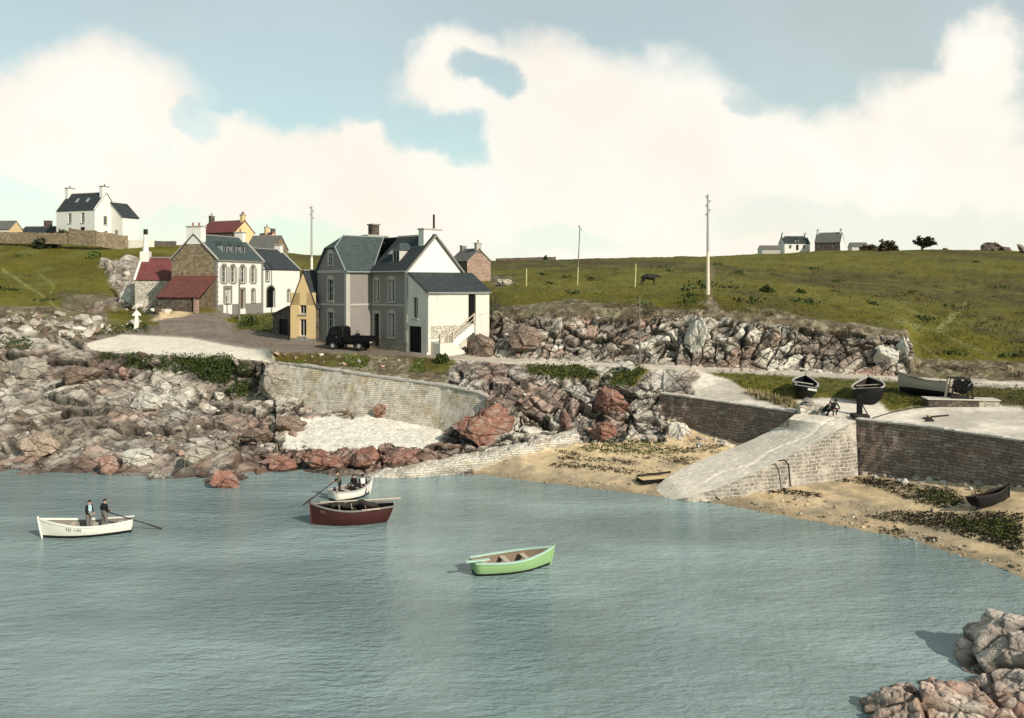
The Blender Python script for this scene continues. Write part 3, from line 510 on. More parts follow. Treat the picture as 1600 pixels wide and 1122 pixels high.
sand = C(.62,.46,.27)*(1+.22*n2+.35*n3); shg = np.clip((n2+.5*n3+.25-np.clip((Pf[:,2:3]-.9)/1, 0, 1.4))/.5, 0, 1); sand = sand*(1-shg)+C(.33,.26,.17)*(1+.5*n3)*shg
wetl = np.clip(1-Pf[:,2:3]/.22, 0, 1)*.5; sand = sand*(1-wetl)+C(.20,.15,.09)*wetl
peb = C(.70,.645,.555)*(1+.1*n2+.22*n3)
road = C(.185,.145,.115)*(1+.15*n2+.2*n3); rt = np.clip((PX-640)/150, 0, 1)[:,None]; road = road*(1-rt)+C(.52,.445,.36)*(1+.12*n2+.12*n3)*rt
tr_ = np.clip((fbm(Pf*np.array((.15,1.2,1)), 3, 95)[:,None])/.3, 0, 1)*.45; road = road*(1-tr_)+road*1.55*tr_
grav = C(.74,.65,.53)*(1+.12*n2+.14*n3); gq = (np.clip((PX-1000)/80, 0, 1)[:,None])*np.clip((fbm(Pf*.3, 4, 96)[:,None]+.12)/.3, 0, 1)*.55; grav = grav*(1-gq)+C(.33,.285,.23)*gq
scr = C(.135,.105,.065)*(1+.3*n2+.5*n3); sg = np.clip((n2+n3*.6+.05)/.4, 0, 1); scr = scr*(1-sg)+C(.30,.245,.17)*sg; sq = np.clip((n1*.5+n2-.05)/.3, 0, 1)*.7; scr = scr*(1-sq)+C(.08,.085,.024)*sq
CL = np.clip(sum(W[:,k:k+1]*c for k, c in enumerate((grass, rock, sand, peb, road, grav, scr))), .008, .85)
Cg = CL.reshape(nr, nc, 3).copy()
for _ in range(3): Cg[:,1:-1] = .25*Cg[:,:-2]+.5*Cg[:,1:-1]+.25*Cg[:,2:]
CL = np.where(left > .5, Cg.reshape(-1, 3), CL)
# worn tracks on the two hillsides
def track(pl, wd, col, a):
    d = np.full(len(PX), 1e9)
    for (x1,y1),(x2,y2) in zip(pl, pl[1:]):
        vx, vy = x2-x1, y2-y1; t = np.clip(((PX-x1)*vx+(PY-y1)*vy)/(vx*vx+vy*vy), 0, 1); d = np.minimum(d, np.hypot(PX-x1-t*vx, (PY-y1-t*vy)))
    k = (np.clip(1.4-(d+2*n3[:,0])/wd, 0, 1)*a)[:,None]; CL[:] = CL*(1-k)+np.array(col)*k
track([(1508,476),(1490,492),(1468,512)], 4, (.26,.24,.09), .7); track([(1400,498),(1468,516),(1520,540),(1575,566)], 2, (.2,.19,.07), .6); track([(1420,520),(1455,545),(1470,560)], 1.6, (.2,.19,.07), .5)
track([(4,420),(40,446),(62,458),(92,482)], 2.2, (.24,.25,.08), .6); track([(62,428),(84,446),(78,456)], 1.6, (.24,.25,.08), .5)
track([(1112,420),(1108,462),(1118,490),(1100,500)], 5, (.2,.16,.11), .5); track([(770,432),(860,424),(1000,418),(1100,424)], 1.5, (.05,.05,.02), .6)
# one object per kind of ground, sharing the surface
fi = np.arange(nr*nc).reshape(nr, nc); F4 = np.stack([fi[:-1,:-1], fi[:-1,1:], fi[1:,1:], fi[1:,:-1]], -1).reshape(-1, 4)
key = np.argmax(W[F4].mean(1), 1); bf = BD[F4[:,0]]
key = np.where((key == SCRUB) | (key == GRASS), 0, key); key = np.where((key == ROCK) & (bf >= 6), 10, key); key = np.where((key == PEB), SAND, key)
key = np.where((key == 0) & (bf <= 5) & (PX[F4[:,0]] > 420), 11, key)
def grid_obj(name, fsel):
    f = F4[fsel]; u, inv = np.unique(f, return_inverse=True); inv = inv.reshape(-1, 4)
    me = bpy.data.meshes.new(name); me.vertices.add(len(u)); me.vertices.foreach_set('co', Q[u].astype(np.float32).ravel())
    me.loops.add(len(inv)*4); me.loops.foreach_set('vertex_index', inv.astype(np.int32).ravel())
    me.polygons.add(len(inv)); me.polygons.foreach_set('loop_start', np.arange(0, len(inv)*4, 4, dtype=np.int32))
    me.update(calc_edges=True)
    a = me.color_attributes.new('Col', 'FLOAT_COLOR', 'POINT'); a.data.foreach_set('color', np.concatenate([CL[u], np.ones((len(u), 1))], 1).astype(np.float32).ravel())
    a = me.attributes.new('rockw', 'FLOAT', 'POINT'); a.data.foreach_set('value', rw[u].astype(np.float32))
    rough = rw[f].mean(1) > .5
    me.polygons.foreach_set('use_smooth', ~rough)
    me.materials.append(M['ground']); o = bpy.data.objects.new(name, me); COL.objects.link(o); o['kind'] = 'structure'; return o
for nm, k in (('hillside', 0), ('rocky_shore', ROCK), ('beach', SAND), ('road', ROAD), ('gravel_ground', GRAV), ('roadside_cliff', 10), ('grass_verge', 11)):
    s = key == k
    if s.any(): grid_obj(nm, s)
QPY = YH+FPX*(H-Qg[:,:,2])/Qg[:,:,1]
def ground(px, py):                                # the point of the land seen at a place in the picture
    c = np.argmin(np.abs(cols-px)); y = QPY[4:,c]; k = np.nonzero((y[:-1] >= py) & (y[1:] < py))[0]
    if not len(k): return None
    k = k[0]; t = (y[k]-py)/(y[k]-y[k+1]+1e-9); p = Qg[4+k,c]*(1-t)+Qg[5+k,c]*t; return Vector(p)
def ground_at(X, Y):
    c = np.argmin(np.abs(S-X/Y)); z = np.interp(Y, np.maximum.accumulate(Qg[:,c,1]), Qg[:,c,2]); return float(z)

# ---------------------------------------------------------------- water
m, t, bs = newmat('sea_water'); oc = N('ShaderNodeTexCoord', t).outputs['Object']
def wav(sx, sy, rz, det, s=1.0):
    mp = N('ShaderNodeMapping', t); mp.inputs['Scale'].default_value = (sx, sy, 1); mp.inputs['Rotation'].default_value = (0, 0, R(rz)); t.links.new(oc, mp.inputs[0]); return noise_(t, mp.outputs[0], s, det, .6)
wv = math_(t, 'ADD', math_(t, 'MULTIPLY', wav(.5, 1.1, 8, 3), .8), math_(t, 'ADD', math_(t, 'MULTIPLY', wav(1.5, 3.6, -6, 4), .62), math_(t, 'MULTIPLY', wav(4.5, 10, 8, 3), .22)))
bump_(t, bs, wv, .8, .34)
pat = wav(.035, .09, 5, 5); calm = smooth(t, pat, .36, .68)
t.links.new(mixc(t, calm, (.165,.222,.213), (.31,.395,.38)), bs.inputs['Base Color'])
bs.inputs['Roughness'].default_value = .06; bs.inputs['IOR'].default_value = 1.333; bs.inputs['Specular IOR Level'].default_value = .5
M['water'] = m
mb = MB(); gx = np.linspace(-140, 140, 40); 
mb.faces([(-400,-150,0),(400,-150,0),(400,90,0),(-400,90,0)], [(0,1,2,3)])
mb.build('water', M['water'], kind='structure', uv=False)
# ---------------------------------------------------------------- buildings
def wall(mb, p0, p1, z0, z1, ops=(), reveal=.2, mi=0):
    """vertical wall panel from p0 to p1 (outward side on the right of the walk) with real openings (s0,s1,za,zb)"""
    p0, p1 = Vector((*p0, 0)), Vector((*p1, 0)); L = (p1-p0).length; d = (p1-p0)/L; n = Vector((d.y, -d.x, 0))
    us = sorted({0, L, *[o[0] for o in ops], *[o[1] for o in ops]}); vs = sorted({z0, z1, *[o[2] for o in ops], *[o[3] for o in ops]})
    pt = lambda s, z, k=0: p0+d*s+Vector((0,0,z))-n*k
    for a, b_ in zip(us, us[1:]):
        for c, e in zip(vs, vs[1:]):
            if any(o[0] <= (a+b_)/2 <= o[1] and o[2] <= (c+e)/2 <= o[3] for o in ops): continue
            mb.poly([pt(a,c), pt(b_,c), pt(b_,e), pt(a,e)], mi)
    for s0, s1, za, zb in ops:
        for (a, c), (b_, e) in (((s0,za),(s1,za)),((s1,za),(s1,zb)),((s1,zb),(s0,zb)),((s0,zb),(s0,za))):
            mb.poly([pt(a,c), pt(a,c,reveal), pt(b_,e,reveal), pt(b_,e)], mi)
    return pt
def window(par, p0, p1, o, style='cross', frame='frame', surround=None, arch=False, sill=True, shutters=None, pane='glass', curtain=False, sw=.16, depth=.14):
    p0, p1 = Vector((*p0, 0)), Vector((*p1, 0)); d = (p1-p0).normalized(); n = Vector((d.y, -d.x, 0)); s0, s1, za, zb = o
    Mx = Matrix(((d.x, n.x, 0, p0.x), (d.y, n.y, 0, p0.y), (0, 0, 1, 0), (0, 0, 0, 1)))
    mb = MB(); b = lambda a,c,y0,y1,e,f,mi=0: mb.box(a,c,y0,y1,e,f,mi,Mx)
    f = .07; y0, y1 = -depth-.05, -depth+.02
    b(s0,s0+f,y0,y1,za,zb); b(s1-f,s1,y0,y1,za,zb); b(s0+f,s1-f,y0,y1,za,za+f); b(s0+f,s1-f,y0,y1,zb-f,zb)
    cx = (s0+s1)/2
    if style in ('cross', 'bars'): b(cx-.03,cx+.03,y0,y1-.005,za+f,zb-f)
    if style == 'cross':
        for k in (.36,.70): b(s0+f,s1-f,y0+.01,y1-.01,za+(zb-za)*k-.02,za+(zb-za)*k+.02)
    wo_ = mb.build('window', M[frame], par)
    mb = MB(); mb.box(s0+.01,s1-.01,-depth-.09,-depth-.03,za+.01,zb-.01,0,Mx); mb.build('pane', M[pane], wo_)
    if curtain:
        mb = MB(); mb.box(s0+.1,s0+(s1-s0)*.38,-depth-.03,-depth-.015,za+.12,zb-.1,0,Mx); mb.build('curtain', M['curtain'], wo_)
    if sill: mb = MB(); mb.box(s0-.12,s1+.12,-.08,.12,za-.14,za-.003,0,Mx); mb.build('sill', M[surround or 'trim'], wo_)
    if surround:
        mb = MB(); b = lambda a,c,y0,y1,e,f: mb.box(a,c,y0,y1,e,f,0,Mx)
        b(s0-sw,s0-.002,.0,.05,za,zb+.001); b(s1+.002,s1+sw,.0,.05,za,zb+.001)
        if arch:
            k = 8; r = (s1-s0)/2+sw; A = []
            for i in range(k+1): a = math.pi*(1-i/k); A.append((cx+math.cos(a)*r, zb+.0+math.sin(a)*r*.62))
            pts_ = [(s0-sw, zb)]+A[1:-1]+[(s1+sw, zb)]
            mb.prism([Mx@Vector((x,.0,z)) for x,z in pts_], [Mx@Vector((x,.055,z)) for x,z in pts_])
        else: b(s0-sw,s1+sw,.0,.055,zb+.002,zb+sw*1.3)
        mb.build('surround', M[surround], wo_)
    if shutters:
        for a, c in ((s0-.5,s0-.04),(s1+.04,s1+.5)):
            mb = MB(); mb.box(a,c,.03,.07,za,zb-.05,0,Mx)
            for q in range(9): zz = za+.1+(zb-za-.3)*q/9; mb.box(a+.05,c-.05,.065,.085,zz,zz+.07,0,Mx)
            mb.build('shutter', M[shutters], wo_)
    return wo_
def door(par, p0, p1, o, mat='darkwood', surround=None, arch=False, depth=.16, planks=True):
    p0, p1 = Vector((*p0, 0)), Vector((*p1, 0)); d = (p1-p0).normalized(); n = Vector((d.y, -d.x, 0)); s0, s1, za, zb = o
    Mx = Matrix(((d.x, n.x, 0, p0.x), (d.y, n.y, 0, p0.y), (0, 0, 1, 0), (0, 0, 0, 1)))
    mb = MB(); k = max(3, int((s1-s0)/.2)); wd = (s1-s0-.02)/k
    for i in range(k): mb.box(s0+.01+i*wd, s0+.01+(i+1)*wd-.012, -depth-.05, -depth+(.006 if i % 2 else 0), za+.01, zb-.01, 0, Mx)
    mb.box(s0+.01,s1-.01,-depth,-depth+.03,za+(zb-za)*.2,za+(zb-za)*.2+.12,0,Mx); mb.box(s0+.01,s1-.01,-depth,-depth+.03,za+(zb-za)*.8,za+(zb-za)*.8+.12,0,Mx)
    do = mb.build('door', M[mat], par)
    mb = MB(); mb.cyl(Mx@Vector((s1-.16,-depth,za+(zb-za)*.47)), Mx@Vector((s1-.16,-depth+.09,za+(zb-za)*.47)), .035, n=8); mb.build('handle', M['iron'], do)
    if surround:
        mb = MB(); mb.box(s0-.22,s0-.002,0,.05,za,zb,0,Mx); mb.box(s1+.002,s1+.22,0,.05,za,zb,0,Mx)
        if arch:
            cx = (s0+s1)/2; r = (s1-s0)/2; A = [(cx+math.cos(math.pi*(1-i/10))*(r+.22), zb+math.sin(math.pi*(1-i/10))*(r*.55+.22)) for i in range(11)]
            mb.prism([Mx@Vector((x,0,z)) for x,z in A], [Mx@Vector((x,.055,z)) for x,z in A])
            B_ = [(cx+math.cos(math.pi*(1-i/10))*r, zb+math.sin(math.pi*(1-i/10))*r*.55) for i in range(11)]
            m2 = MB(); m2.prism([Mx@Vector((x,.03,z)) for x,z in B_], [Mx@Vector((x,.062,z)) for x,z in B_]); m2.build('fanlight', M['dark'], do)
        else: mb.box(s0-.22,s1+.22,0,.055,zb+.002,zb+.3,0,Mx)
        mb.build('surround', M[surround], do)
    return do
def slab(mb, a, b_, c, d, th=.12, mi=0):              # sloped roof slab, corners given along the top
    a, b_, c, d = map(Vector, (a, b_, c, d)); n = (b_-a).cross(d-a).normalized(); n = n if n.z > 0 else -n
    mb.prism([a, b_, c, d], [q-n*th for q in (a, b_, c, d)], mi)
def gable_roof(par, L, W, ze, zr, mat, oh=.18, og=.12, coping=None, ridge='trimdark', y0=0):
    mb = MB(); ym = y0+W/2; dz = (zr-ze)/(W/2)*oh; e = .06
    slab(mb, (-og,y0-oh,ze-dz+e),(L+og,y0-oh,ze-dz+e),(L+og,ym,zr+e),(-og,ym,zr+e)); slab(mb, (-og,y0+W+oh,ze-dz+e),(L+og,y0+W+oh,ze-dz+e),(L+og,ym,zr+e),(-og,ym,zr+e))
    ro = mb.build('roof', M[mat], par)
    mb = MB(); k = max(4, int(L/.45))
    for i in range(k):
        x = -og+(L+2*og)*i/k; x2 = x+(L+2*og)/k-.02
        mb.prism([Vector((x,ym+dy,zr+e+dz_)) for dy,dz_ in ((-.15,-.09),(-.06,.07),(.06,.07),(.15,-.09))], [Vector((x2,ym+dy,zr+e+dz_)) for dy,dz_ in ((-.15,-.09),(-.06,.07),(.06,.07),(.15,-.09))])
    mb.build('ridge', M[ridge], ro)
    if coping:
        for x in (-og-.03, L+og-.25):
            mb = MB()
            for s in (0, 1):
                ya, yb = (y0-oh, ym) if s == 0 else (y0+W+oh, ym)
                mb.prism([Vector((x,ya,ze-dz+e-.02)),Vector((x+.28,ya,ze-dz+e-.02)),Vector((x+.28,yb,zr+e-.02)),Vector((x,yb,zr+e-.02))],[Vector((x,ya,ze-dz+e+.13)),Vector((x+.28,ya,ze-dz+e+.13)),Vector((x+.28,yb,zr+e+.13)),Vector((x,yb,zr+e+.13))])
            mb.build('coping', M[coping], ro)
    return ro
def chimney(par, x, y, zb, zt, wx, wy, mat, pots=1, capm='trim', potm='brick', ph=.45):
    mb = MB(); mb.box(x-wx/2,x+wx/2,y-wy/2,y+wy/2,zb,zt); c = mb.build('chimney', M[mat], par, bevel=.02)
    mb = MB(); mb.box(x-wx/2-.09,x+wx/2+.09,y-wy/2-.09,y+wy/2+.09,zt,zt+.14); mb.build('chimney_cap', M[capm], c)
    for i in range(pots):
        f = (i+.5)/pots-.5; px, py = (x+f*wx*.8, y) if wx > wy else (x, y+f*wy*.8)
        mb = MB(); mb.cyl((px,py,zt+.14),(px,py,zt+.14+ph),.13,.10,10); mb.build('chimney_pot', M[potm], c)
    return c
def gable_house(name, label, cat, loc, rz, L, W, ze, zr, mats, roofm, ops={}, group=None, base=1.5, coping=None, og=.12, lower=None):
    """front wall along +x on y=0; local z=0 at the ground; mats: wall material per side front,right,back,left"""
    t_ = thing(name, label, cat, loc, rz, group)
    cs = [(0,0),(L,0),(L,W),(0,W)]
    done = {}
    for i, side in enumerate(('front','right','back','left')):
        done.setdefault(mats[side], MB()); mb = done[mats[side]]
        p0, p1 = cs[i], cs[(i+1) % 4]; o = [q[0] for q in ops.get(side, [])]
        wall(mb, p0, p1, -base, ze, o)
        if side in ('right','left'):
            a, b_ = Vector((*p0, ze)), Vector((*p1, ze)); c = (a+b_)/2; c.z = zr; mb.poly([a, b_, c])
    for mname, mb in done.items(): mb.build('wall', M[mname], t_, weld=True)
    for i, side in enumerate(('front','right','back','left')):
        for o, kind, kw in ops.get(side, []): (window if kind == 'w' else door)(t_, cs[i], cs[(i+1) % 4], o, **kw)
    gable_roof(t_, L, W, ze, zr, roofm, coping=coping, og=og)
    return t_
def quoins(par, x, y, dx, dy, z0, z1, mat='trimdark', a=.34, b_=.22, h_=.32):
    mb = MB(); k = int((z1-z0)/h_)
    for i in range(k):
        s, q = (a, b_) if i % 2 else (b_, a)
        x0, x1 = sorted((x-dx*.03, x+dx*s)); y0_, y1_ = sorted((y-dy*.03, y+dy*q)); mb.box(x0, x1, y0_, y1_, z0+i*h_, z0+(i+1)*h_-.02)
    mb.build('quoins', M[mat], par)
def dormer(par, x, yf, z0, w_, h_, depth, roofm, cheek='zinc', hip=True):
    mb = MB(); mb.box(x-w_/2,x-w_/2+.1,yf,yf+depth,z0,z0+h_); mb.box(x+w_/2-.1,x+w_/2,yf,yf+depth,z0,z0+h_); mb.box(x-w_/2+.1,x+w_/2-.1,yf+.02,yf+.1,z0,z0+.12); mb.box(x-w_/2+.1,x+w_/2-.1,yf+.02,yf+.1,z0+h_-.1,z0+h_); mb.box(x-.03,x+.03,yf+.03,yf+.09,z0+.12,z0+h_-.1)
    d = mb.build('dormer', M[cheek], par)
    mb = MB(); mb.box(x-w_/2+.1,x+w_/2-.1,yf+.1,yf+.14,z0+.1,z0+h_-.05); mb.build('pane', M['glass'], d)
    mb = MB(); e = .12; A = [(x-w_/2-e,yf-e,z0+h_),(x+w_/2+e,yf-e,z0+h_),(x+w_/2+e,yf+depth+.3,z0+h_),(x-w_/2-e,yf+depth+.3,z0+h_)]; r = .55*w_
    B_ = [(x,yf+(.3 if hip else -e),z0+h_+r),(x,yf+depth+.5,z0+h_+r)]
    mb.faces(A+B_, [(0,1,4),(1,2,5,4),(3,0,4,5),(2,3,5),(3,2,1,0)]); mb.build('dormer_roof', M[roofm], d)
def at(px, Y, z): return Vector(((px-800)/FPX*Y, Y, z))

# -- the big grey house by the road, with its wing, lean-to and outside stairs
ZB = 7.15; gh = thing('grey_house', 'large grey rendered house with slate roof, white gable and white lean-to beside the road', 'house', (-10.23, 81.1, ZB), R(45))
ZE, ZR, GW, FL, WL, WP = 8.1, 11.5, 7.0, 5.94, 5.3, 3.02
f0, f1 = (0, FL), (0, 0)                       # front wall runs along y; walk from far to near so the outside is -x
sF = lambda s: FL-s
facade_ops = [((sF(2.48)-.48, sF(2.48)+.48, 4.87, 7.05), 'w', dict(surround='trim', arch=True, curtain=True)), ((sF(2.48)-.48, sF(2.48)+.48, 1.3, 3.7), 'w', dict(surround='trim', arch=True, curtain=True)),
              ((sF(4.98)-.45, sF(4.98)+.45, 4.87, 7.0), 'w', dict(surround='trim', arch=True, curtain=True)), ((sF(4.98)-.45, sF(4.98)+.45, .3, 3.6), 'd', dict(surround='trim'))]
mb = MB(); wall(mb, f0, f1, -1.5, ZE, [o[0] for o in facade_ops], .25)
wg0, wg1 = (-WP, FL+WL), (-WP, FL)             # wing gable
sW = WL-2.78
wing_ops = [((sW-.5, sW+.5, 4.87, 7.1), 'w', dict(surround='trim', arch=True)), ((sW-.5, sW+.5, 1.3, 3.75), 'w', dict(surround='trim', arch=True))]
wall(mb, wg0, wg1, -1.5, ZE, [o[0] for o in wing_ops], .25)
zc = ZE+2.15; yc = FL+WL/2; hw = WL/2; cw = hw*(1-(zc-ZE)/(ZR-ZE))
mb.poly([(-WP,FL+WL,ZE),(-WP,FL,ZE),(-WP,yc-cw,zc),(-WP,yc+cw,zc)])
wall(mb, (-WP, FL), (0, FL), -1.5, ZE)
wall(mb, (GW, FL+WL), (-WP, FL+WL), -1.5, ZE); wall(mb, (GW, 0), (GW, FL+WL), -1.5, ZE)
mb.poly([(GW,FL+WL,ZE),(0,FL+WL,ZE),(GW/2,FL+WL,ZR)])
mb.build('wall', M['grey'], gh)
mb = MB(); wall(mb, (0,0), (GW,0), -1.5, ZE); mb.poly([(0,0,ZE),(GW,0,ZE),(GW/2,0,ZR)]); o = mb.build('gable_wall', M['white'], gh); o['label'] = 'white plastered gable wall'
for o in facade_ops: (window if o[1] == 'w' else door)(gh, f0, f1, o[0], **o[2])
for o in wing_ops: window(gh, wg0, wg1, o[0], **o[2])
window(gh, wg0, wg1, (sW-.4, sW+.4, ZE+.35, ZE+1.7), surround='trim', arch=True, depth=-.03, sill=False)
for za, zb, k in ((4.42,4.62,'string_course'),(7.75,8.02,'cornice')):
    mb = MB(); mb.box(-.06,-.003,-.02,FL-.1,za,zb); mb.build(k, M['trim'], gh)
    mb = MB(); mb.box(-WP-.06,-WP-.003,FL-.06,FL+WL+.06,za,zb); mb.box(-WP-.003,-.08,FL-.06,FL-.003,za,zb); mb.build(k, M['trim'], gh)
mb = MB(); mb.box(-.09,-.004,-.03,4.4,-1.4,.95); mb.build('plinth', M['plinth'], gh)
mb = MB(); mb.box(-WP-.09,-WP-.004,FL-.09,FL+WL+.03,-1.4,.95); mb.box(-WP-.004,-.1,FL-.09,FL-.004,-1.4,.95); mb.build('plinth', M['plinth'], gh)
mb = MB(); mb.box(-WP-.05,-WP+.42,FL-.05,FL-.004,.95,7.75); mb.box(-WP-.05,-WP-.004,FL-.004,FL+.3,.95,7.75); mb.build('quoins', M['trim'], gh)
mb = MB(); mb.box(-.055,-.004,-.05,.32,.95,7.75); mb.build('quoins', M['trim'], gh)
mb = MB(); e = .06; oh = .3; dzm = (ZR-ZE)/(GW/2)*oh
slab(mb, (-oh,-.25,ZE-dzm+e),(-oh,FL+.02,ZE-dzm+e),(GW/2,FL+.02,ZR+e),(GW/2,-.25,ZR+e)); slab(mb, (GW+oh,-.25,ZE-dzm+e),(GW+oh,FL+WL+.25,ZE-dzm+e),(GW/2,FL+WL+.25,ZR+e),(GW/2,-.25,ZR+e))
ro = mb.build('roof', M['slate'], gh)
mb = MB(); dzw = (ZR-ZE)/hw*.22; hx = -WP-.2+1.55
slab(mb, (-WP-.25,FL-.22,ZE-dzw+e),(GW/2-.05,FL-.22,ZE-dzw+e),(GW/2,yc,ZR+e+.01),(hx,yc,ZR+e+.01)) if 0 else None
A = Vector((-WP-.25,FL-.22,ZE-dzw+e)); Bp = Vector((-.05,FL-.22,ZE-dzw+e)); Cp = Vector((GW/2,yc,ZR+e+.012)); Dp = Vector((hx,yc,ZR+e+.012)); kf = (zc-ZE)/(ZR-ZE); Ep = Vector((-WP-.25, yc-cw-.03, zc+e))
for sg in (1, -1):
    f = lambda v: Vector((v.x, yc+(v.y-yc)*sg, v.z)); pl = [f(v) for v in (A, Bp, Cp, Dp, Ep)]
    mb.prism(pl, [q-Vector((0, -.08*sg, .10)) for q in pl])
pl = [Ep, Vector((Ep.x, 2*yc-Ep.y, Ep.z)), Dp]; mb.prism(pl, [q-Vector((-.06,0,.10)) for q in pl])
o = mb.build('wing_roof', M['slategreen'], gh); o['label'] = 'greenish slate roof of the wing with a clipped gable'
mb = MB(); mb.tube([A+Vector((0,0,.03)), Ep+Vector((0,0,.04)), Dp+Vector((0,0,.05)), Cp+Vector((0,0,.05))], .07); mb.tube([Bp+Vector((0,-.02,.03)), Cp+Vector((0,0,.06))], .06); mb.build('ridge', M['zinc'], ro)
mb = MB()
for k in range(24): y = -.2+(FL+.4)*k/24*1.0; mb.prism([Vector((GW/2+dx,y,ZR+e+dz_)) for dx,dz_ in ((-.15,-.1),(-.05,.1),(.05,.1),(.15,-.1))],[Vector((GW/2+dx,y+.2,ZR+e+dz_)) for dx,dz_ in ((-.15,-.1),(-.05,.1),(.05,.1),(.15,-.1))])
mb.build('ridge_tiles', M['trimdark'], ro)
mb = MB()                                       # dark verge boards along the white gable
for xs in (-oh, GW+oh):
    mb.prism([Vector((xs,-.28,ZE-dzm-.22)),Vector((GW/2,-.28,ZR-.16)),Vector((GW/2,-.28,ZR+.10)),Vector((xs,-.28,ZE-dzm+.06))],[Vector((xs,-.2,ZE-dzm-.22)),Vector((GW/2,-.2,ZR-.16)),Vector((GW/2,-.2,ZR+.10)),Vector((xs,-.2,ZE-dzm+.06))])
mb.build('verge_board', M['trimdark'], gh)
mb = MB(); mb.tube([(-oh-.05,-.2,ZE-dzm+.02),(-oh-.05,FL-.3,ZE-dzm+.02)], .07); mb.tube([(-WP-.2,FL-.3,ZE-dzw),( -.3,FL-.3,ZE-dzw)], .07); mb.tube([(-oh-.05,-.05,ZE-dzm),(-.09,-.09,ZE-.9),(-.09,-.09,5.2)], .05); mb.build('gutter', M['zinc'], gh)
chimney(gh, GW/2, .75, ZR-1.6, ZR+.55, 2.3, .85, 'white', 0, 'trim')
mb = MB(); mb.cyl((GW/2+.5,.75,ZR+.69),(GW/2+.5,.75,ZR+2.15),.11,n=10); mb.build('stove_pipe', M['iron'], gh)
chimney(gh, GW/2-.6, yc+.7, ZR-.6, ZR+.2, 2.6, 1.1, 'trimdark', 0, 'trim')
c2 = chimney(gh, GW/2-.8, yc+.7, ZR+.32, ZR+1.4, .9, .8, 'darkrubble', 0, 'trimdark')
# dormer on the front slope (facing -x): small hipped slate dormer and a skylight
dm = MB(); xd, yd, zd = .75, 2.75, ZE+.55; w2 = .55
dm.box(xd,xd+1.6,yd-w2,yd-w2+.1,zd,zd+1.35); dm.box(xd,xd+1.6,yd+w2-.1,yd+w2,zd,zd+1.35); dm.box(xd,xd+.08,yd-w2+.1,yd+w2-.1,zd,zd+.12); dm.box(xd,xd+.08,yd-w2+.1,yd+w2-.1,zd+1.25,zd+1.35); dm.box(xd+.01,xd+.07,yd-.03,yd+.03,zd+.12,zd+1.25)
do = dm.build('dormer', M['frame'], gh); mb = MB(); mb.box(xd+.09,xd+.12,yd-w2+.1,yd+w2-.1,zd+.1,zd+1.3); mb.build('pane', M['glass'], do)
mb = MB(); q = .14; A_ = [(xd-q,yd-w2-q,zd+1.35),(xd-q,yd+w2+q,zd+1.35),(xd+2,yd+w2+q,zd+1.35),(xd+2,yd-w2-q,zd+1.35),(xd+.5,yd,zd+2.1),(xd+2.1,yd,zd+2.1)]
mb.faces(A_, [(0,1,4),(1,2,5,4),(3,0,4,5),(2,3,5),(3,2,1,0)]); mb.build('dormer_roof', M['slategreen'], do)
mb = MB(); sl_ = (ZR-ZE)/(GW/2); xs = 1.5; slab(mb, (xs,4.6,ZE+sl_*xs+.12),(xs,5.15,ZE+sl_*xs+.12),(xs+.6,5.15,ZE+sl_*(xs+.6)+.12),(xs+.6,4.6,ZE+sl_*(xs+.6)+.12), .05); mb.build('skylight', M['zinc'], ro)
# lean-to
LD, LW, LE, LT = 3.04, 8.16, 5.9, 7.75
lt = MB(); e0, e1 = (0, 0), (0, -LD)
end_ops = [((.95, 1.65, 3.3, 5.35), 'w', dict(surround=None, style='bars')), ((.25, 2.2, 0.02, 2.55), 'd', dict(mat='dark'))]
wall(lt, e0, e1, -1.5, LE, [o[0] for o in end_ops], .22); lt.poly([(0,0,LE),(0,-LD,LE),(0,0,LT)])
fr_ops = [((5.3, 6.3, 2.75, 5.6), 'd', dict(mat='dark'))]
wall(lt, (0,-LD), (LW,-LD), -1.5, LE, [o[0] for o in fr_ops], .3); wall(lt, (LW,-LD), (LW,0), -1.5, LE); lt.poly([(LW,-LD,LE),(LW,0,LE),(LW,0,LT)])
lt.poly([(GW,.003,0),(LW,.003,0),(LW,.003,LT),(GW,.003,LT)])
lto = lt.build('lean_to', M['cream'], gh)
for o in end_ops: (window if o[1] == 'w' else door)(lto, e0, e1, o[0], **o[2])
door(lto, (0,-LD), (LW,-LD), fr_ops[0][0], mat='dark')
mb = MB(); slab(mb, (-.15,-LD-.25,LE-.02),(LW+.1,-LD-.25,LE-.02),(LW+.1,-.29,LT+.02),(-.15,-.29,LT+.02)); o = mb.build('lean_to_roof', M['slate'], gh)
mb = MB(); mb.tube([(-.1,-LD-.3,LE-.12),(LW,-LD-.3,LE-.15)], .06); mb.tube([(.03,-LD-.3,LE-.12),(.06,-LD-.08,LE-.6),(.06,-LD-.07,.2)], .055); mb.build('downpipe', M['zinc'], lto)
mb = MB(); mb.box(.5,5.0,-LD-.04,-LD-.003,1.4,2.6); mb.build('rubble_patch', M['quaypale'], lto)
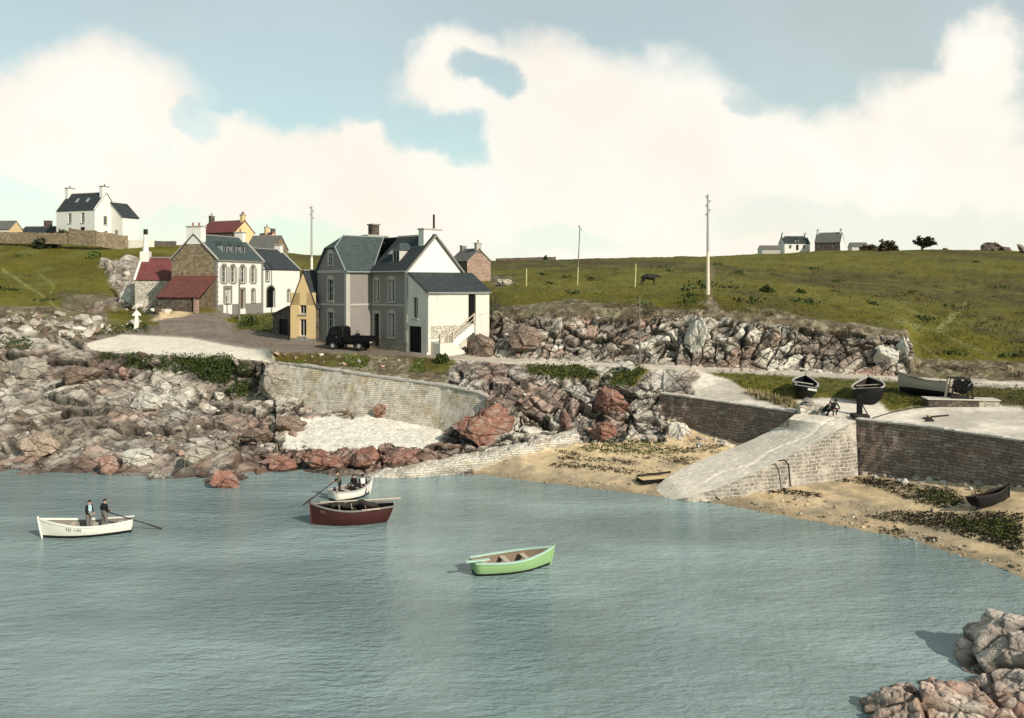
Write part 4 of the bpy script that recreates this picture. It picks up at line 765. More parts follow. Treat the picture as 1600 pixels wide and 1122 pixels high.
# outside stairs: lower flight, half landing, upper flight to the lean-to door
st = thing('outside_stairs', 'white outside stairs with wooden handrails climbing to the door of the white lean-to', 'stairs', (-10.23, 81.1, ZB), R(45))
yS = -LD-.06; mb = MB()
mb.box(.5,2.2,yS-1.3,yS,-1.2,1.0)                            # half landing over a solid wall
for i in range(6): mb.box(2.2+i*.27,2.2+(i+1)*.27,yS-1.3,yS,-1.2,1.0-(i+1)*.16)
mb.build('lower_flight', M['cream'], st)
mb = MB(); n_ = 10
for i in range(n_): mb.box(2.2+i*.29,2.2+(i+1)*.29,yS-1.0-.002*i,yS-.02,0.2 if i<3 else 1.0+i*.17-.7,1.0+(i+1)*.172)
mb.build('upper_flight', M['white'], st)
mb = MB(); mb.box(5.1,6.9,yS-1.2,yS-.01,.6,2.72); mb.build('landing', M['cream'], st)
mb = MB(); mb.box(5.12,6.88,yS-1.2,yS-1.02,2.723,3.6); mb.box(6.72,6.88,yS-1.02,yS-.05,2.723,3.6); mb.build('parapet', M['cream'], st)
mb = MB()
for p in [(.6,yS-1.2,1.0,1.9),(1.5,yS-1.2,1.0,1.95),(2.25,yS-1.1,1.0,2.05),(5.0,yS-1.1,2.7,3.75)]: mb.box(p[0]-.07,p[0]+.07,p[1]-.07,p[1]+.07,p[2],p[3])
mb.tube([(.6,yS-1.2,1.8),(1.5,yS-1.2,1.85)], .05); mb.tube([(.6,yS-1.2,1.4),(1.5,yS-1.2,1.4)], .04); mb.tube([(2.25,yS-1.1,1.95),(5.0,yS-1.1,3.65)], .06); mb.tube([(2.25,yS-1.1,1.5),(5.0,yS-1.1,3.2)], .04); mb.build('handrail', M['paledeck'], st)

# -- ochre gabled cottage
W8 = 3.1; s8 = W8/2; yo = [((s8-.40, s8+.40, 3.05, 5.25), 'w', dict(surround=None, style='bars')), ((s8-.40, s8+.40, .75, 2.5), 'w', dict(surround=None, style='bars'))]
yc8 = gable_house('yellow_cottage', 'narrow ochre gabled cottage with two stacked windows beside the grey house', 'cottage', tuple(at(493.5, 86.0, 7.6)), R(70), 6.5, W8, 3.95, 7.55, dict(front='darkrubble', right='yellow', back='yellow', left='yellow'), 'slate', dict(left=yo), og=.02)
mb = MB(); mb.box(-.07,-.004,-.02,W8+.02,-1.4,.5); mb.build('plinth', M['plinth'], yc8)
# -- lean-to shed with a dark double door left of it
sp_ = at(452, 91.3, 7.75); sh = thing('garden_shed', 'low stone shed with a wide dark door against the yellow cottage', 'shed', tuple(sp_), R(45))
mb = MB(); wall(mb, (0,3.6), (0,0), -1.5, 2.5, [(1.3,3.25,.02,2.1)], .25); mb.poly([(0,3.6,2.5),(0,0,2.5),(0,0,3.5)]); wall(mb, (2.6,3.6), (0,3.6), -1.5, 2.5); wall(mb, (0,0), (2.6,0), -1.5, 3.5); wall(mb, (2.6,0), (2.6,3.6), -1.5, 2.5); mb.build('wall', M['darkrubble'], sh)
door(sh, (0,3.6), (0,0), (1.3,3.25,.02,2.1), mat='dark'); mb = MB(); slab(mb, (-.2,-.02,3.6),(2.8,-.02,3.6),(2.8,3.85,2.5),(-.2,3.85,2.5), .1); mb.build('roof', M['slatepale'], sh)

# -- the white-fronted house with stone gable
z4 = 10.3; L4_, W4 = 10.9, 6.74; e4, r4 = 6.65, 9.85; ws = lambda c, za, zb, w_=.46, **k: ((c-w_, c+w_, za, zb), 'w', dict(surround='trimdark', arch=True, shutters='shutter', **k))
f4 = [ws(1.58,3.55,5.7), ws(3.58,3.55,5.7), ws(5.82,3.55,5.7), ws(8.36,3.55,5.7), ((1.75,3.05,.85,2.75), 'w', dict(surround='trimdark', style='cross', sw=.32, pane='curtain')), ((5.4,6.3,.02,2.6), 'd', dict(mat='framedark', surround='trimdark')), ((8.0,8.8,.85,2.5), 'w', dict(surround='trimdark', arch=True, curtain=True))]
P4 = at(338.5, 107, z4)
h4 = gable_house('white_fronted_house', 'long white fronted house with slate roof, three dormers and a brown stone gable', 'house', tuple(P4), R(75), L4_, W4, e4, r4, dict(front='white', right='white', back='rubble', left='rubble'), 'slategreen', dict(front=f4), coping='trim', base=2)
quoins(h4, 0, 0, 1, 1, 0, e4-.1); quoins(h4, L4_, 0, -1, 1, 0, e4-.1)
for xa, xb in ((0,1.4),(3.4,5.1),(6.6,L4_)): mb = MB(); mb.box(xa,xb,-.05,-.004,-1.5,.72); mb.build('plinth', M['trimdark'], h4)
mb = MB(); mb.box(-.02,L4_+.02,-.19,-.004,e4-.32,e4-.12); mb.build('cornice', M['trimdark'], h4)
mb = MB(); mb.tube([(L4_-.5,-.1,e4-.3),(L4_-.5,-.1,-.2)], .06); mb.build('downpipe', M['zinc'], h4)
for x in (3.2, 5.3, 7.4): dormer(h4, x, .95, e4+.75, 1.0, 1.15, 1.5, 'slategreen')
chimney(h4, .45, W4/2, r4-1.3, r4+.95, 1.0, 2.2, 'white', 2); chimney(h4, L4_-.45, W4/2, r4-1, r4+.75, .8, 1.3, 'white', 1)
# barn
E5 = P4+Vector((math.cos(R(75)), math.sin(R(75)), 0))*(L4_+.02); 
f5 = [((.95,2.95,.02,2.5), 'd', dict(mat='dark', surround='trimdark', arch=True)), ((.7,1.5,3.85,5.3), 'w', dict(surround='trimdark', style='bars')), ((6.6,7.3,.9,2.4), 'w', dict(surround='trimdark', arch=True))]
h5 = gable_house('white_barn', 'white walled barn with slate roof and a dark arched doorway, joined to the dormered house', 'barn', (E5.x, E5.y, 10.25), R(75), 10.2, W4, 5.6, 8.6, dict(front='white', right='white', back='rubble', left='rubble'), 'slate', dict(front=f5), coping='trim', base=2)
chimney(h5, 9.8, W4/2, 7.8, 9.3, .7, 1.1, 'white', 1)
# shed with red roof under the stone gable
s3 = thing('red_roofed_shed', 'low stone shed with a mossy dark red roof leaning on the brown stone gable', 'shed', tuple(P4), R(75))
mb = MB(); wall(mb, (-3.6,6.0), (-3.6,1.2), -2, 1.75); wall(mb, (-3.6,1.2), (-2.4,1.2), -2, 1.75); wall(mb, (0,6.0), (-3.6,6.0), -2, 1.75); mb.poly([(0,6.0,1.75),(-3.6,6.0,1.75),(0,6.0,4.2)]); mb.build('wall', M['darkrubble'], s3, weld=True)
mb = MB(); mb.box(-3.7,-3.15,.35,.75,-2,1.75); mb.build('pillar', M['pinkstone'], s3)
mb = MB(); slab(mb, (-3.9,-.1,1.75),(-3.9,6.3,1.75),(-.03,6.3,4.45),(-.03,-.1,4.45), .12); mb.build('roof', M['darktile'], s3)
# red cottage behind the gable, with the tapering white chimney
c2_ = gable_house('red_roofed_cottage', 'low whitewashed cottage with a red tiled roof and tall tapering white chimney', 'cottage', tuple(at(211, 114, 11.6)), R(6), 7.0, 5.6, 2.75, 5.75, dict(front='quaypale', right='white', back='white', left='white'), 'redtile', {}, coping='white', base=2.5)
mb = MB(); mb.box(-.1,1.1,2.2,3.4,4.6,6.6); co = mb.build('chimney', M['white'], c2_)
mb = MB(); mb.cyl((.5,2.8,6.6),(.5,2.8,9.0),.42,.27,12); mb.build('chimney_shaft', M['white'], co); mb = MB(); mb.cyl((.5,2.8,9.0),(.5,2.8,9.75),.29,.29,12); mb.build('chimney_top', M['iron'], co)
# houses behind
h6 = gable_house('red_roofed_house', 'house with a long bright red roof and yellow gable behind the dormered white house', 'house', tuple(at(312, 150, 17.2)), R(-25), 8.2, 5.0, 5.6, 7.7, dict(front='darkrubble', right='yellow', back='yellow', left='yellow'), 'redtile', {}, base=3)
chimney(h6, .4, 2.5, 6.8, 8.7, .6, .9, 'darkrubble', 1); chimney(h6, 7.8, 2.5, 6.8, 8.7, .6, .9, 'ochre', 2)
h7 = gable_house('pink_roofed_cottage', 'small ochre gabled cottage with a faded pink roof, between the red roof and the barn', 'cottage', tuple(at(410, 155, 17.0)-Vector((6*math.cos(R(-50)), 6*math.sin(R(-50)), 0))), R(-50), 6, 4.4, 3.7, 6.2, dict(front='ochre', right='yellow', back='yellow', left='yellow'), 'pinktile', dict(right=[((2.0,2.5,2.4,3.2), 'w', dict(style='none'))]), base=3)
chimney(h7, 3.0, 2.2, 5.4, 7.3, .6, .8, 'ochre', 1); chimney(h7, 5.7, 2.2, 5.0, 6.9, .5, .8, 'darkrubble', 0)
h7b = gable_house('slate_outbuilding', 'weathered slate roofed outbuilding tucked in front of the pink roofed cottage', 'outbuilding', tuple(at(384, 141, 15.2)), R(-12), 5.2, 5, 4.3, 6.6, dict(front='darkrubble', right='rubble', back='rubble', left='rubble'), 'slatepale', {}, base=3)
h10 = gable_house('pink_stone_house', 'small house with a pinkish stone gable and two chimneys behind the white lean-to', 'house', tuple(at(730, 130, 14.4)-Vector((4.6*math.cos(R(-50)), 4.6*math.sin(R(-50)), 0))), R(-50), 4.6, 4.7, 2.9, 4.75, dict(front='darkrubble', right='pinkstone', back='pinkstone', left='pinkstone'), 'slatepale', {}, base=3)  # front wall's shade is put into its colour by the darker stone
chimney(h10, 4.3, 2.35, 4.0, 5.6, .6, 1.0, 'trim', 1); chimney(h10, .4, 2.35, 4.0, 5.3, .6, .9, 'trimdark', 0)
# white house on the left hill
rz1 = R(-20); k1_ = at(148, 173, 23.4); o1 = k1_-Vector((10.6*math.cos(rz1), 10.6*math.sin(rz1), 0))
wk = dict(style='cross', surround=None); f1_ = [((3.3,4.2,2.9,5.0),'w',wk), ((6.9,7.8,2.9,5.0),'w',wk), ((3.3,4.2,.3,1.9),'w',wk), ((6.6,7.9,.02,2.0),'d',dict(mat='dark'))]
h1_ = gable_house('hilltop_house', 'tall white house with dark slate roof alone on the left hilltop behind a stone wall', 'house', tuple(o1), rz1, 10.6, 6.0, 5.7, 9.4, dict(front='white', right='white', back='white', left='white'), 'slate', dict(front=f1_, right=[((2.3,3.3,2.6,4.4),'w',wk), ((2.6,3.4,.3,1.3),'w',wk)]), coping='white', base=3)
chimney(h1_, .5, 3.0, 8.0, 10.6, .9, 1.8, 'white', 1, 'trimdark', 'iron'); chimney(h1_, 10.1, 3.0, 8.0, 10.6, .9, 1.8, 'white', 1, 'trimdark', 'iron')
mb = MB(); wall(mb, (10.6,4.2),(13.8,4.2), -2, 4.3, [(1.0,1.9,.6,1.5)], .2); wall(mb, (13.8,4.2),(13.8,8.6), -2, 4.3); mb.poly([(10.61,4.2,4.3),(13.8,4.2,4.3),(10.61,4.2,7.4)]); lo_ = mb.build('lean_to', M['white'], h1_)
window(lo_, (10.6,4.2),(13.8,4.2), (1.0,1.9,.6,1.5)); mb = MB(); slab(mb, (10.62,4.0,7.5),(10.62,8.7,7.5),(14.1,8.7,4.25),(14.1,4.0,4.25)); mb.build('lean_to_roof', M['slate'], h1_)
for x in (3.7, 6.6): mb = MB(); slab(mb, (x,1.3,5.7+1.3*1.233+.12),(x+.7,1.3,5.7+1.3*1.233+.12),(x+.7,2.0,5.7+2*1.233+.12),(x,2.0,5.7+2*1.233+.12), .05); mb.build('skylight', M['zinc'], h1_)
hx_ = gable_house('hilltop_outbuilding', 'pale yellowish low building at the left edge on the hill beside the stone wall', 'outbuilding', tuple(at(-12, 176, 22.9)), R(-8), 3.9, 4, 2.2, 4.0, dict(front='cream', right='ochre', back='cream', left='cream'), 'slatepale', {}, base=3)
hy_ = gable_house('hilltop_shed', 'low dark roofed shed with a square chimney left of the tall hilltop house', 'shed', tuple(at(31, 182, 22.6)), R(-6), 7.6, 4, 2.2, 3.5, dict(front='darkrubble', right='rubble', back='rubble', left='rubble'), 'slate', {}, base=3)
chimney(hy_, 5.2, 2.0, 2.6, 4.7, 1.3, 1.1, 'darkrubble', 0, 'trimdark')
# far cottages on the right skyline
zf = H+(YH-391.5)*300/FPX
wk2 = dict(style='cross', surround=None, sill=False)
ha = gable_house('far_cottage', 'small white cottage with dark roof and central dormer on the right skyline', 'cottage', tuple(at(1226, 300, zf)), R(3), 9.3, 6.0, 2.6, 5.3, dict(front='white', right='white', back='white', left='white'), 'slate', dict(front=[((1.6,2.5,.7,2.0),'w',wk2),((4.2,5.1,.1,2.1),'d',dict(mat='dark')),((6.7,7.6,.7,2.0),'w',wk2)]), base=5)
dormer(ha, 4.65, .35, 2.7, 1.3, 1.2, 1.6, 'slate', 'white', False); chimney(ha, .4, 3, 4.6, 6.2, .7, 1.2, 'white', 1); chimney(ha, 8.9, 3, 4.6, 6.2, .7, 1.2, 'white', 1)
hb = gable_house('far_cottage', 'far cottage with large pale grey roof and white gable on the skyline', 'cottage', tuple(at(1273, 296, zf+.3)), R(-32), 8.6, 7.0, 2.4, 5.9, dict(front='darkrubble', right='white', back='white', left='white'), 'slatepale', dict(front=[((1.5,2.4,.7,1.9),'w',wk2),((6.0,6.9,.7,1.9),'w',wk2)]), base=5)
chimney(hb, .4, 3.5, 5.2, 6.9, .7, 1.2, 'white', 1); chimney(hb, 8.2, 3.5, 5.2, 6.9, .7, 1.2, 'white', 1)
hc = gable_house('far_shed', 'low grey roofed shed at the left end of the skyline cottages', 'shed', tuple(at(1191, 296, zf-.9)), R(4), 6.6, 4.5, 1.2, 2.6, dict(front='trim', right='cream', back='trim', left='white'), 'slatepale', {}, base=5)
hd = gable_house('far_shed', 'faint pale low building at the right end of the skyline cottages', 'shed', tuple(at(1331, 312, zf+.5)), R(-4), 6.0, 4.5, 1.4, 3.0, dict(front='cream', right='cream', back='cream', left='cream'), 'slatepale', {}, base=5)
# ---------------------------------------------------------------- walls, slipway, jetty
def ray(px, py, z): Y = FPX*(H-z)/(py-YH); return Vector(((px-800)/FPX*Y, Y, z))
def stone_wall(name, label, cat, top, foot_z, mat, th=.7, batter=.12, cap=None, step=.35, jit=.05, seed=1):
    """masonry wall along a polyline of top points (Vectors) with an uneven face; outward side is towards the sea"""
    t_ = thing(name, label, cat, tuple(top[0]))
    P_ = []; Z0 = []
    for (a, b_), (za, zb) in zip(zip(top, top[1:]), zip(foot_z, foot_z[1:])):
        k = max(1, int((b_-a).length/step))
        for i in range(k): P_.append(a.lerp(b_, i/k)); Z0.append(za+(zb-za)*i/k)
    P_.append(top[-1]); Z0.append(foot_z[-1])
    rr = random.Random(seed); mb = MB(); n = len(P_); rows_ = 9; o0 = top[0]
    nrm = []
    for i in range(n):
        d = (P_[min(i+1, n-1)]-P_[max(i-1, 0)]); d.z = 0; d.normalize(); nrm.append(Vector((d.y, -d.x, 0)))
    grid = [[None]*n for _ in range(rows_+1)]
    for i in range(n):
        for r in range(rows_+1):
            f = r/rows_; z = Z0[i]-.6+(P_[i].z-Z0[i]+.6)*f; jj = rr.uniform(-jit, jit)
            grid[r][i] = P_[i]+nrm[i]*(batter*(1-f)*(P_[i].z-Z0[i])+jj)+Vector((0,0,z-P_[i].z+(rr.uniform(-.05,.05) if r == rows_ else 0)))-o0
    base = len(mb.v); mb.v += [tuple(p) for row in grid for p in row]
    for r in range(rows_):
        for i in range(n-1): mb.f.append((base+r*n+i, base+r*n+i+1, base+(r+1)*n+i+1, base+(r+1)*n+i)); mb.m.append(0)
    bk = [[P_[i]-nrm[i]*th-o0+Vector((0,0,rr.uniform(-.03,.03))) for i in range(n)], [P_[i]-nrm[i]*th-o0+Vector((0,0,Z0[i]-.6-P_[i].z)) for i in range(n)]]
    b2 = len(mb.v); mb.v += [tuple(p) for row in bk for p in row]
    for i in range(n-1):
        mb.f.append((base+rows_*n+i, base+rows_*n+i+1, b2+i+1, b2+i)); mb.m.append(0); mb.f.append((b2+i, b2+i+1, b2+n+i+1, b2+n+i)); mb.m.append(0)
    mb.f.append(tuple([base+r*n for r in range(rows_+1)]+[b2, b2+n])[::-1]); mb.m.append(0); mb.f.append(tuple([base+r*n+n-1 for r in range(rows_+1)]+[b2+n-1, b2+2*n-1])); mb.m.append(0)
    td = (top[-1]-top[0]); td.z = 0; td.normalize(); mb.build('masonry', M[mat], t_, tdir=tuple(td))
    if cap:
        mb = MB(); i = 0
        while i < n-1:
            j = min(n-1, i+rr.choice((1,2,2,3))); a, b_ = P_[i]-o0, P_[j]-o0; d = (b_-a); L = d.length; d.normalize(); nn_ = nrm[i]; hh = rr.uniform(.07,.14)
            pl = [a+d*.015+nn_*(.07+rr.uniform(-.03,.05)), b_-d*.015+nn_*(.07+rr.uniform(-.03,.05)), b_-d*.015-nn_*(th-.05), a+d*.015-nn_*(th-.05)]
            mb.prism([p+Vector((0,0,-.01)) for p in pl], [p+Vector((0,0,hh)) for p in pl]); i = j
        mb.build('coping', M[cap], t_)
    return t_
tops = [(433,567,77.3),(470,571,76.3),(560,585,73.6),(625,594,72),(690,603,70.3),(745,614,68),(785,632,66.4)]
T_ = [P(a,b_,c) for a,b_,c in tops]; fz = [3.2,3.2,2.3,2.0,1.4,1.2,1.6]
stone_wall('sea_wall', 'long pale rubble sea wall below the road, behind the white pebble cove', 'stone wall', T_, fz, 'seawall', th=1.0, batter=.16, cap='trim', jit=.04, seed=3)
tops = [(1031,615,4.6),(1100,624.5,4.5),(1160,633,4.5),(1242,645,4.5)]
stone_wall('quay_wall', 'brown masonry quay wall left of the slipway, facing the beach', 'quay wall', [ray(*q) for q in tops], [2.6,1.9,1.5,1.1], 'quay', cap='concrete', seed=5)
tops = [(1337,655.5,4.5),(1450,668,4.5),(1600,690,4.5),(1760,714,4.5),(2100,770,4.5)]
stone_wall('quay_wall', 'long brown masonry quay wall right of the slipway, running off the right edge', 'quay wall', [ray(*q) for q in tops], [.9,1.2,1.85,2.3,2.6], 'quay', cap='concrete', seed=6)
# slipway
slp = thing('slipway', 'pale stone slipway sloping from the quay down to the water between the brown walls', 'slipway', tuple(ray(1332,662,4.4)))
o_ = Vector(slp.location)
near = [ray(1337,657,4.5), ray(1325,664,4.3), ray(1285,685,3.55), ray(1236,712,2.6), ray(1190,733,1.85), ray(1152,751,1.25), ray(1110,767,.66), ray(1072,778,.25), ray(1036,783,-.2)]
far_ = [ray(1244,646,4.48), ray(1232,655,4.25), ray(1212,669,3.4), ray(1180,685,2.7), ray(1140,702,2.0), ray(1100,717,1.6), ray(1068,731,1.15), ray(1042,746,.72), ray(1020,765,.1)]
def resample(pl, n):
    d = [0]
    for a, b_ in zip(pl, pl[1:]): d.append(d[-1]+(b_-a).length)
    out = []
    for i in range(n):
        s = d[-1]*i/(n-1); k = max(0, min(len(pl)-2, int(np.searchsorted(d, s))-1)); out.append(pl[k].lerp(pl[k+1], (s-d[k])/(d[k+1]-d[k]+1e-9)))
    return out
nA, nB_ = resample(near, 60), resample(far_, 60); mb = MB(); nw = 26; rr = random.Random(4)
vv = []
for i in range(60):
    for j in range(nw):
        f = j/(nw-1); p = nA[i].lerp(nB_[i], f); p.z += .06*math.sin(f*math.pi)+rr.uniform(-.018,.018)
        if abs(f-.30-.06*math.sin(i*.35)) < .022 and i < 46: p.z -= .07          # open drain running down the ramp
        vv.append(p-o_)
mb.faces(vv, [(i*nw+j, i*nw+j+1, (i+1)*nw+j+1, (i+1)*nw+j) for i in range(59) for j in range(nw-1)])
M['ramp'] = m_masonry('ramp_setts', [(.68,.59,.475),(.76,.67,.55),(.64,.555,.44),(.78,.70,.585)], (.52,.44,.35), .36, .20, .03, .3)
mb.build('ramp', M['ramp'], slp, tdir=(1,0,0))
mb = MB(); vv = []
for i in range(60):
    for r in range(6): f = r/5; z0 = -.7; vv.append(Vector((nA[i].x+rr.uniform(-.03,.03), nA[i].y-.10*(1-f)*(nA[i].z+.7)+rr.uniform(-.02,.02)-.0, z0+(nA[i].z-z0)*f))-o_)
mb.faces(vv, [(i*6+r, (i+1)*6+r, (i+1)*6+r+1, i*6+r+1) for i in range(59) for r in range(5)])
e_ = [nA[0], nB_[0]]
mb.faces([nA[0]-o_, nB_[0]-o_, Vector((nB_[0].x,nB_[0].y,-.7))-o_, Vector((nA[0].x,nA[0].y,-.7))-o_], [(0,1,2,3)])
mb.faces([p-o_ for p in nB_]+[Vector((p.x,p.y,-.7))-o_ for p in nB_], [(i,i+1,60+i+1,60+i) for i in range(59)])
mb.build('side_wall', M['mortared'], slp, tdir=(1,0,0))
mb = MB(); rg = ray(1224,722,2.3)-o_; mb.tube([rg+Vector((-.35,-.12,.1)), rg+Vector((0,-.2,.18)), rg+Vector((.25,-.25,-.1)), rg+Vector((.35,-.3,-1.5))], .05); mb.build('mooring_chain', M['iron'], slp)
mb = MB(); mb.box(-.9,.2,-.55,.25,-.02,.18); mb.build('edge_block', M['iron'], slp, loc=tuple(ray(1350,651,4.55)-o_), bevel=.02)
# stone jetty / causeway in the cove
ja = [ray(575,752,-.3), ray(640,741,.25), ray(700,729,.6), ray(760,717,.95), ray(830,702,1.4), ray(905,684,1.9)]; jb = [p+Vector((-.25,1.5,.12)) for p in ja]
jt = thing('stone_jetty', 'low pale stone causeway running from the reddish rocks down into the water', 'jetty', tuple(ja[3])); o_ = ja[3]
mb = MB(); n_ = 110; a_, b2 = resample(ja, n_), resample(jb, n_); prof_ = [(0,-1.0),(-.10,-.35),(-.04,-.06),(.06,.05),(.22,.08),(.40,.06),(.60,.10),(.80,.08),(.94,.04),(1.04,-.08),(1.1,-.9)]
jv = np.array([tuple(a_[i].lerp(b2[i], f)+Vector((0,0,z))-o_) for i in range(n_) for f, z in prof_]); wq = jv*np.array((1.1,1.3,1.2)); f1, f2, idx, dv_ = worley(wq, 77)
jv[:,2] += .22+.16*(hid(idx, 3)-.5)-.10*(1-np.clip((f2-f1)/.2, 0, 1))+.05*fbm(jv*1.4, 3, 4); jv[:,1] += .15*fbm(jv*.7+5, 3, 6)+.06*(hid(idx, 5)-.5)
k_ = len(prof_); mb.faces([tuple(v) for v in jv], [(i*k_+r, (i+1)*k_+r, (i+1)*k_+r+1, i*k_+r+1) for i in range(n_-1) for r in range(k_-1)]+[tuple(range(k_)), tuple(range((n_-1)*k_, n_*k_))])
mb.build('stones', M['seawall'], jt, tdir=(.9,.43,0))

# ---------------------------------------------------------------- boats
HC = dict(boatwhite=(.80,.74,.64), boatred=(.06,.016,.014), boatgreen=(.28,.43,.19), tar=(.006,.0055,.0055), paledeck=(.46,.38,.29))
def boat(name, label, loc, rz, L, Bm, Dp, colr, bottom, inner='pinkwood', rail='boatmint', transom=.62, sheer=.28, draft=.28, roll=0, pitch=0, split=.12, seats=3, group=None, bowrake=.25, rake=.12, fin=False):
    """x runs from stern to bow; local z=0 at the waterline"""
    t_ = thing(name, label, 'boat', loc, rz, group, rot=(roll, pitch, rz)); ns, m_ = 17, 9
    def sec(u, off=0):
        wdt = Bm/2*(1-(1-transom)*(1-min(u/.45, 1))**1.8) if u < .45 else Bm/2*(max(0, 1-((u-.45)/.55)**2.3))
        wdt = max(.012, wdt-off)
        zt = -draft+Dp+sheer*(2.0*(u-.38))**2*(1 if u > .38 else .55); zk = -draft+off+(.16*max(0,(u-.8)/.2)**2)+(.10*max(0,(.15-u)/.15))
        full = 1.9 if u < .7 else 1.9-1.0*(u-.7)/.3
        x0 = u*L
        out = []
        for j in range(m_):
            a = j/(m_-1); yy = wdt*(1-(1-a)**full)**(.62) if a < 1 else wdt; z = zk+(zt-zk)*a**1.35
            x = x0+(bowrake*a*max(0,(u-.75)/.25))+(-rake*a*max(0,(.2-u)/.2)); out.append((x, yy, z))
        return out
    def shell(off):
        v = []
        for i in range(ns):
            s = sec(i/(ns-1), off); ring = [(x, -y, z) for x, y, z in s[::-1]]+[(x, y, z) for x, y, z in s]; v.append(ring)
        return v
    so_, si_ = shell(0), shell(.055); mb = MB(); k = 2*m_
    vs = [p for r in so_ for p in r]; fs = [(i*k+j, i*k+j+1, (i+1)*k+j+1, (i+1)*k+j) for i in range(ns-1) for j in range(k-1)]
    for f in fs:
        zc_ = sum(vs[q][2] for q in f)/4; mb.f.append(f); mb.m.append(1 if zc_ < split-.02 else 0)
    mb.v += vs; mb.f.append(tuple(range(k))); mb.m.append(0)
    hm = M.setdefault('hull_'+colr, m_hull('hull_'+colr, HC[colr], (.012,.011,.012) if colr != 'paledeck' else (.012,.011,.011), split)); hull = mb.build('hull', [hm, hm], t_, smooth=True)
    mb = MB(); i0 = 0; vs = [p for r in si_ for p in r]; mb.faces(vs, [f[::-1] for f in fs]+[tuple(range(k))[::-1]]); mb.build('lining', M[inner], t_)
    mb = MB()
    for sgn in (-1, 1):
        edge = [so_[i][k-1 if sgn > 0 else 0] for i in range(ns)]; ie = [si_[i][k-1 if sgn > 0 else 0] for i in range(ns)]
        for i in range(ns-1):
            q = [Vector(edge[i])+Vector((0,sgn*.035,0)), Vector(edge[i+1])+Vector((0,sgn*.035,0)), Vector(ie[i+1])-Vector((0,sgn*.03,0)), Vector(ie[i])-Vector((0,sgn*.03,0))]
            mb.prism([p+Vector((0,0,-.045)) for p in q], [p+Vector((0,0,.03)) for p in q])
    gw = mb.build('gunwale', M[rail], t_)
    for q in range(seats):
        u = (.14,.42,.68,.84)[q] if seats > 1 else .5; s = sec(u, .06); x, y, z = s[-1]; zz = z-.2; yy = sec(u, .07)[6][1]
        mb = MB(); mb.box(x-.13, x+.13, -yy, yy, zz, zz+.04); mb.build('thwart', M['paledeck' if inner != 'tar' else 'darkwood'], t_)
    for q in range(8):
        u = .14+.08*q; c_ = sec(u, .045); mb = MB(); mb.tube([(x, -y, z) for x, y, z in c_[:0:-1]]+[(x, y, z) for x, y, z in c_[1:]], .022, 4); mb.build('rib', M[inner], t_)
    mb = MB(); st_ = sec(1.0); mb.tube([(x+.02, 0, z) for x, y, z in st_]+[(st_[-1][0]+.03, 0, st_[-1][2]+.12)], .05, 6); mb.build('stem', M[colr], t_)
    mb = MB(); mb.box(.06, L*.9, -.03, .03, -draft-.10, -draft+.06); mb.build('keel', M[bottom], t_)
    t_['_'] = 0; del t_['_']
    return t_, sec
def onwater(px, py): return ray(px, py, 0)
# white rowing boat with two standing men
a_, b2 = onwater(68, 840), onwater(205, 829); dv_ = a_-b2; rzw = math.atan2(dv_.y, dv_.x); Lw = dv_.length
bw, sw_ = boat('rowing_boat', 'white rowing boat with two men standing in it, at the left', tuple(b2), rzw, Lw, 1.75, .90, 'boatwhite', 'dark', 'trimdark', 'boatwhite', .5, .30, .30, split=.15)
def oar(label, p0, p1, mat='darkwood', group=None):
    p0, p1 = Vector(p0), Vector(p1); t_ = thing('oar', label, 'oar', tuple(p0), group=group); d = p1-p0; mb = MB(); mb.cyl((0,0,0), d*.72, .035, .028, 8); mb.build('shaft', M[mat], t_)
    mb = MB(); u = d.normalized(); s = u.cross(Vector((0,0,1))).normalized(); w0 = d*.70
    mb.prism([w0-s*.03+Vector((0,0,.02)), w0+s*.03+Vector((0,0,.02)), d*.82+s*.09+Vector((0,0,.015)), d+s*.08+Vector((0,0,.012)), d-s*.08+Vector((0,0,.012)), d*.82-s*.09+Vector((0,0,.015))],
             [w0-s*.03-Vector((0,0,.02)), w0+s*.03-Vector((0,0,.02)), d*.82+s*.09-Vector((0,0,.015)), d+s*.08-Vector((0,0,.012)), d-s*.08-Vector((0,0,.012)), d*.82-s*.09-Vector((0,0,.015))]); mb.build('blade', M[mat], t_); return t_
def local(o, p): return Matrix.LocRotScale(o.location, o.rotation_euler, (1,1,1)) @ Vector(p)
oar('dark sculling oar over the stern of the white rowing boat at the left', local(bw, (1.35,.15,1.25)), ray(253, 826, .02))
def text_on(o, txt, size, loc, rot, mat, name='registration_number'):
    cu = bpy.data.curves.new(name, 'FONT'); cu.body = txt; cu.size = size; cu.extrude = .004; cu.align_x = 'CENTER'; to = bpy.data.objects.new(name, cu); COL.objects.link(to)
    bpy.context.view_layer.update(); me = bpy.data.meshes.new_from_object(to.evaluated_get(bpy.context.evaluated_depsgraph_get())); COL.objects.unlink(to); bpy.data.objects.remove(to)
    me.materials.clear(); me.materials.append(M[mat]); n = bpy.data.objects.new(name, me); COL.objects.link(n); n.parent = o; n.location = loc; n.rotation_euler = rot; return n
def hull_text(o, sec, u, side, txt, size, mat, j=7):
    s0, s1 = sec(u), sec(u+.02); p, q = Vector(s0[j]), Vector(s0[j-1]); r = Vector(s1[j])
    p.y *= side; q.y *= side; r.y *= side; up = (p-q).normalized(); xd = (r-p).normalized()*(1 if side < 0 else -1); n = xd.cross(up).normalized(); up = n.cross(xd)
    Mx = Matrix((xd, up, n)).transposed().to_euler(); text_on(o, txt, size, tuple(p+n*.03-up*size*.4), tuple(Mx), mat)
hull_text(bw, sw_, .63, 1, 'TD 11M', .24, 'trimdark', 7)
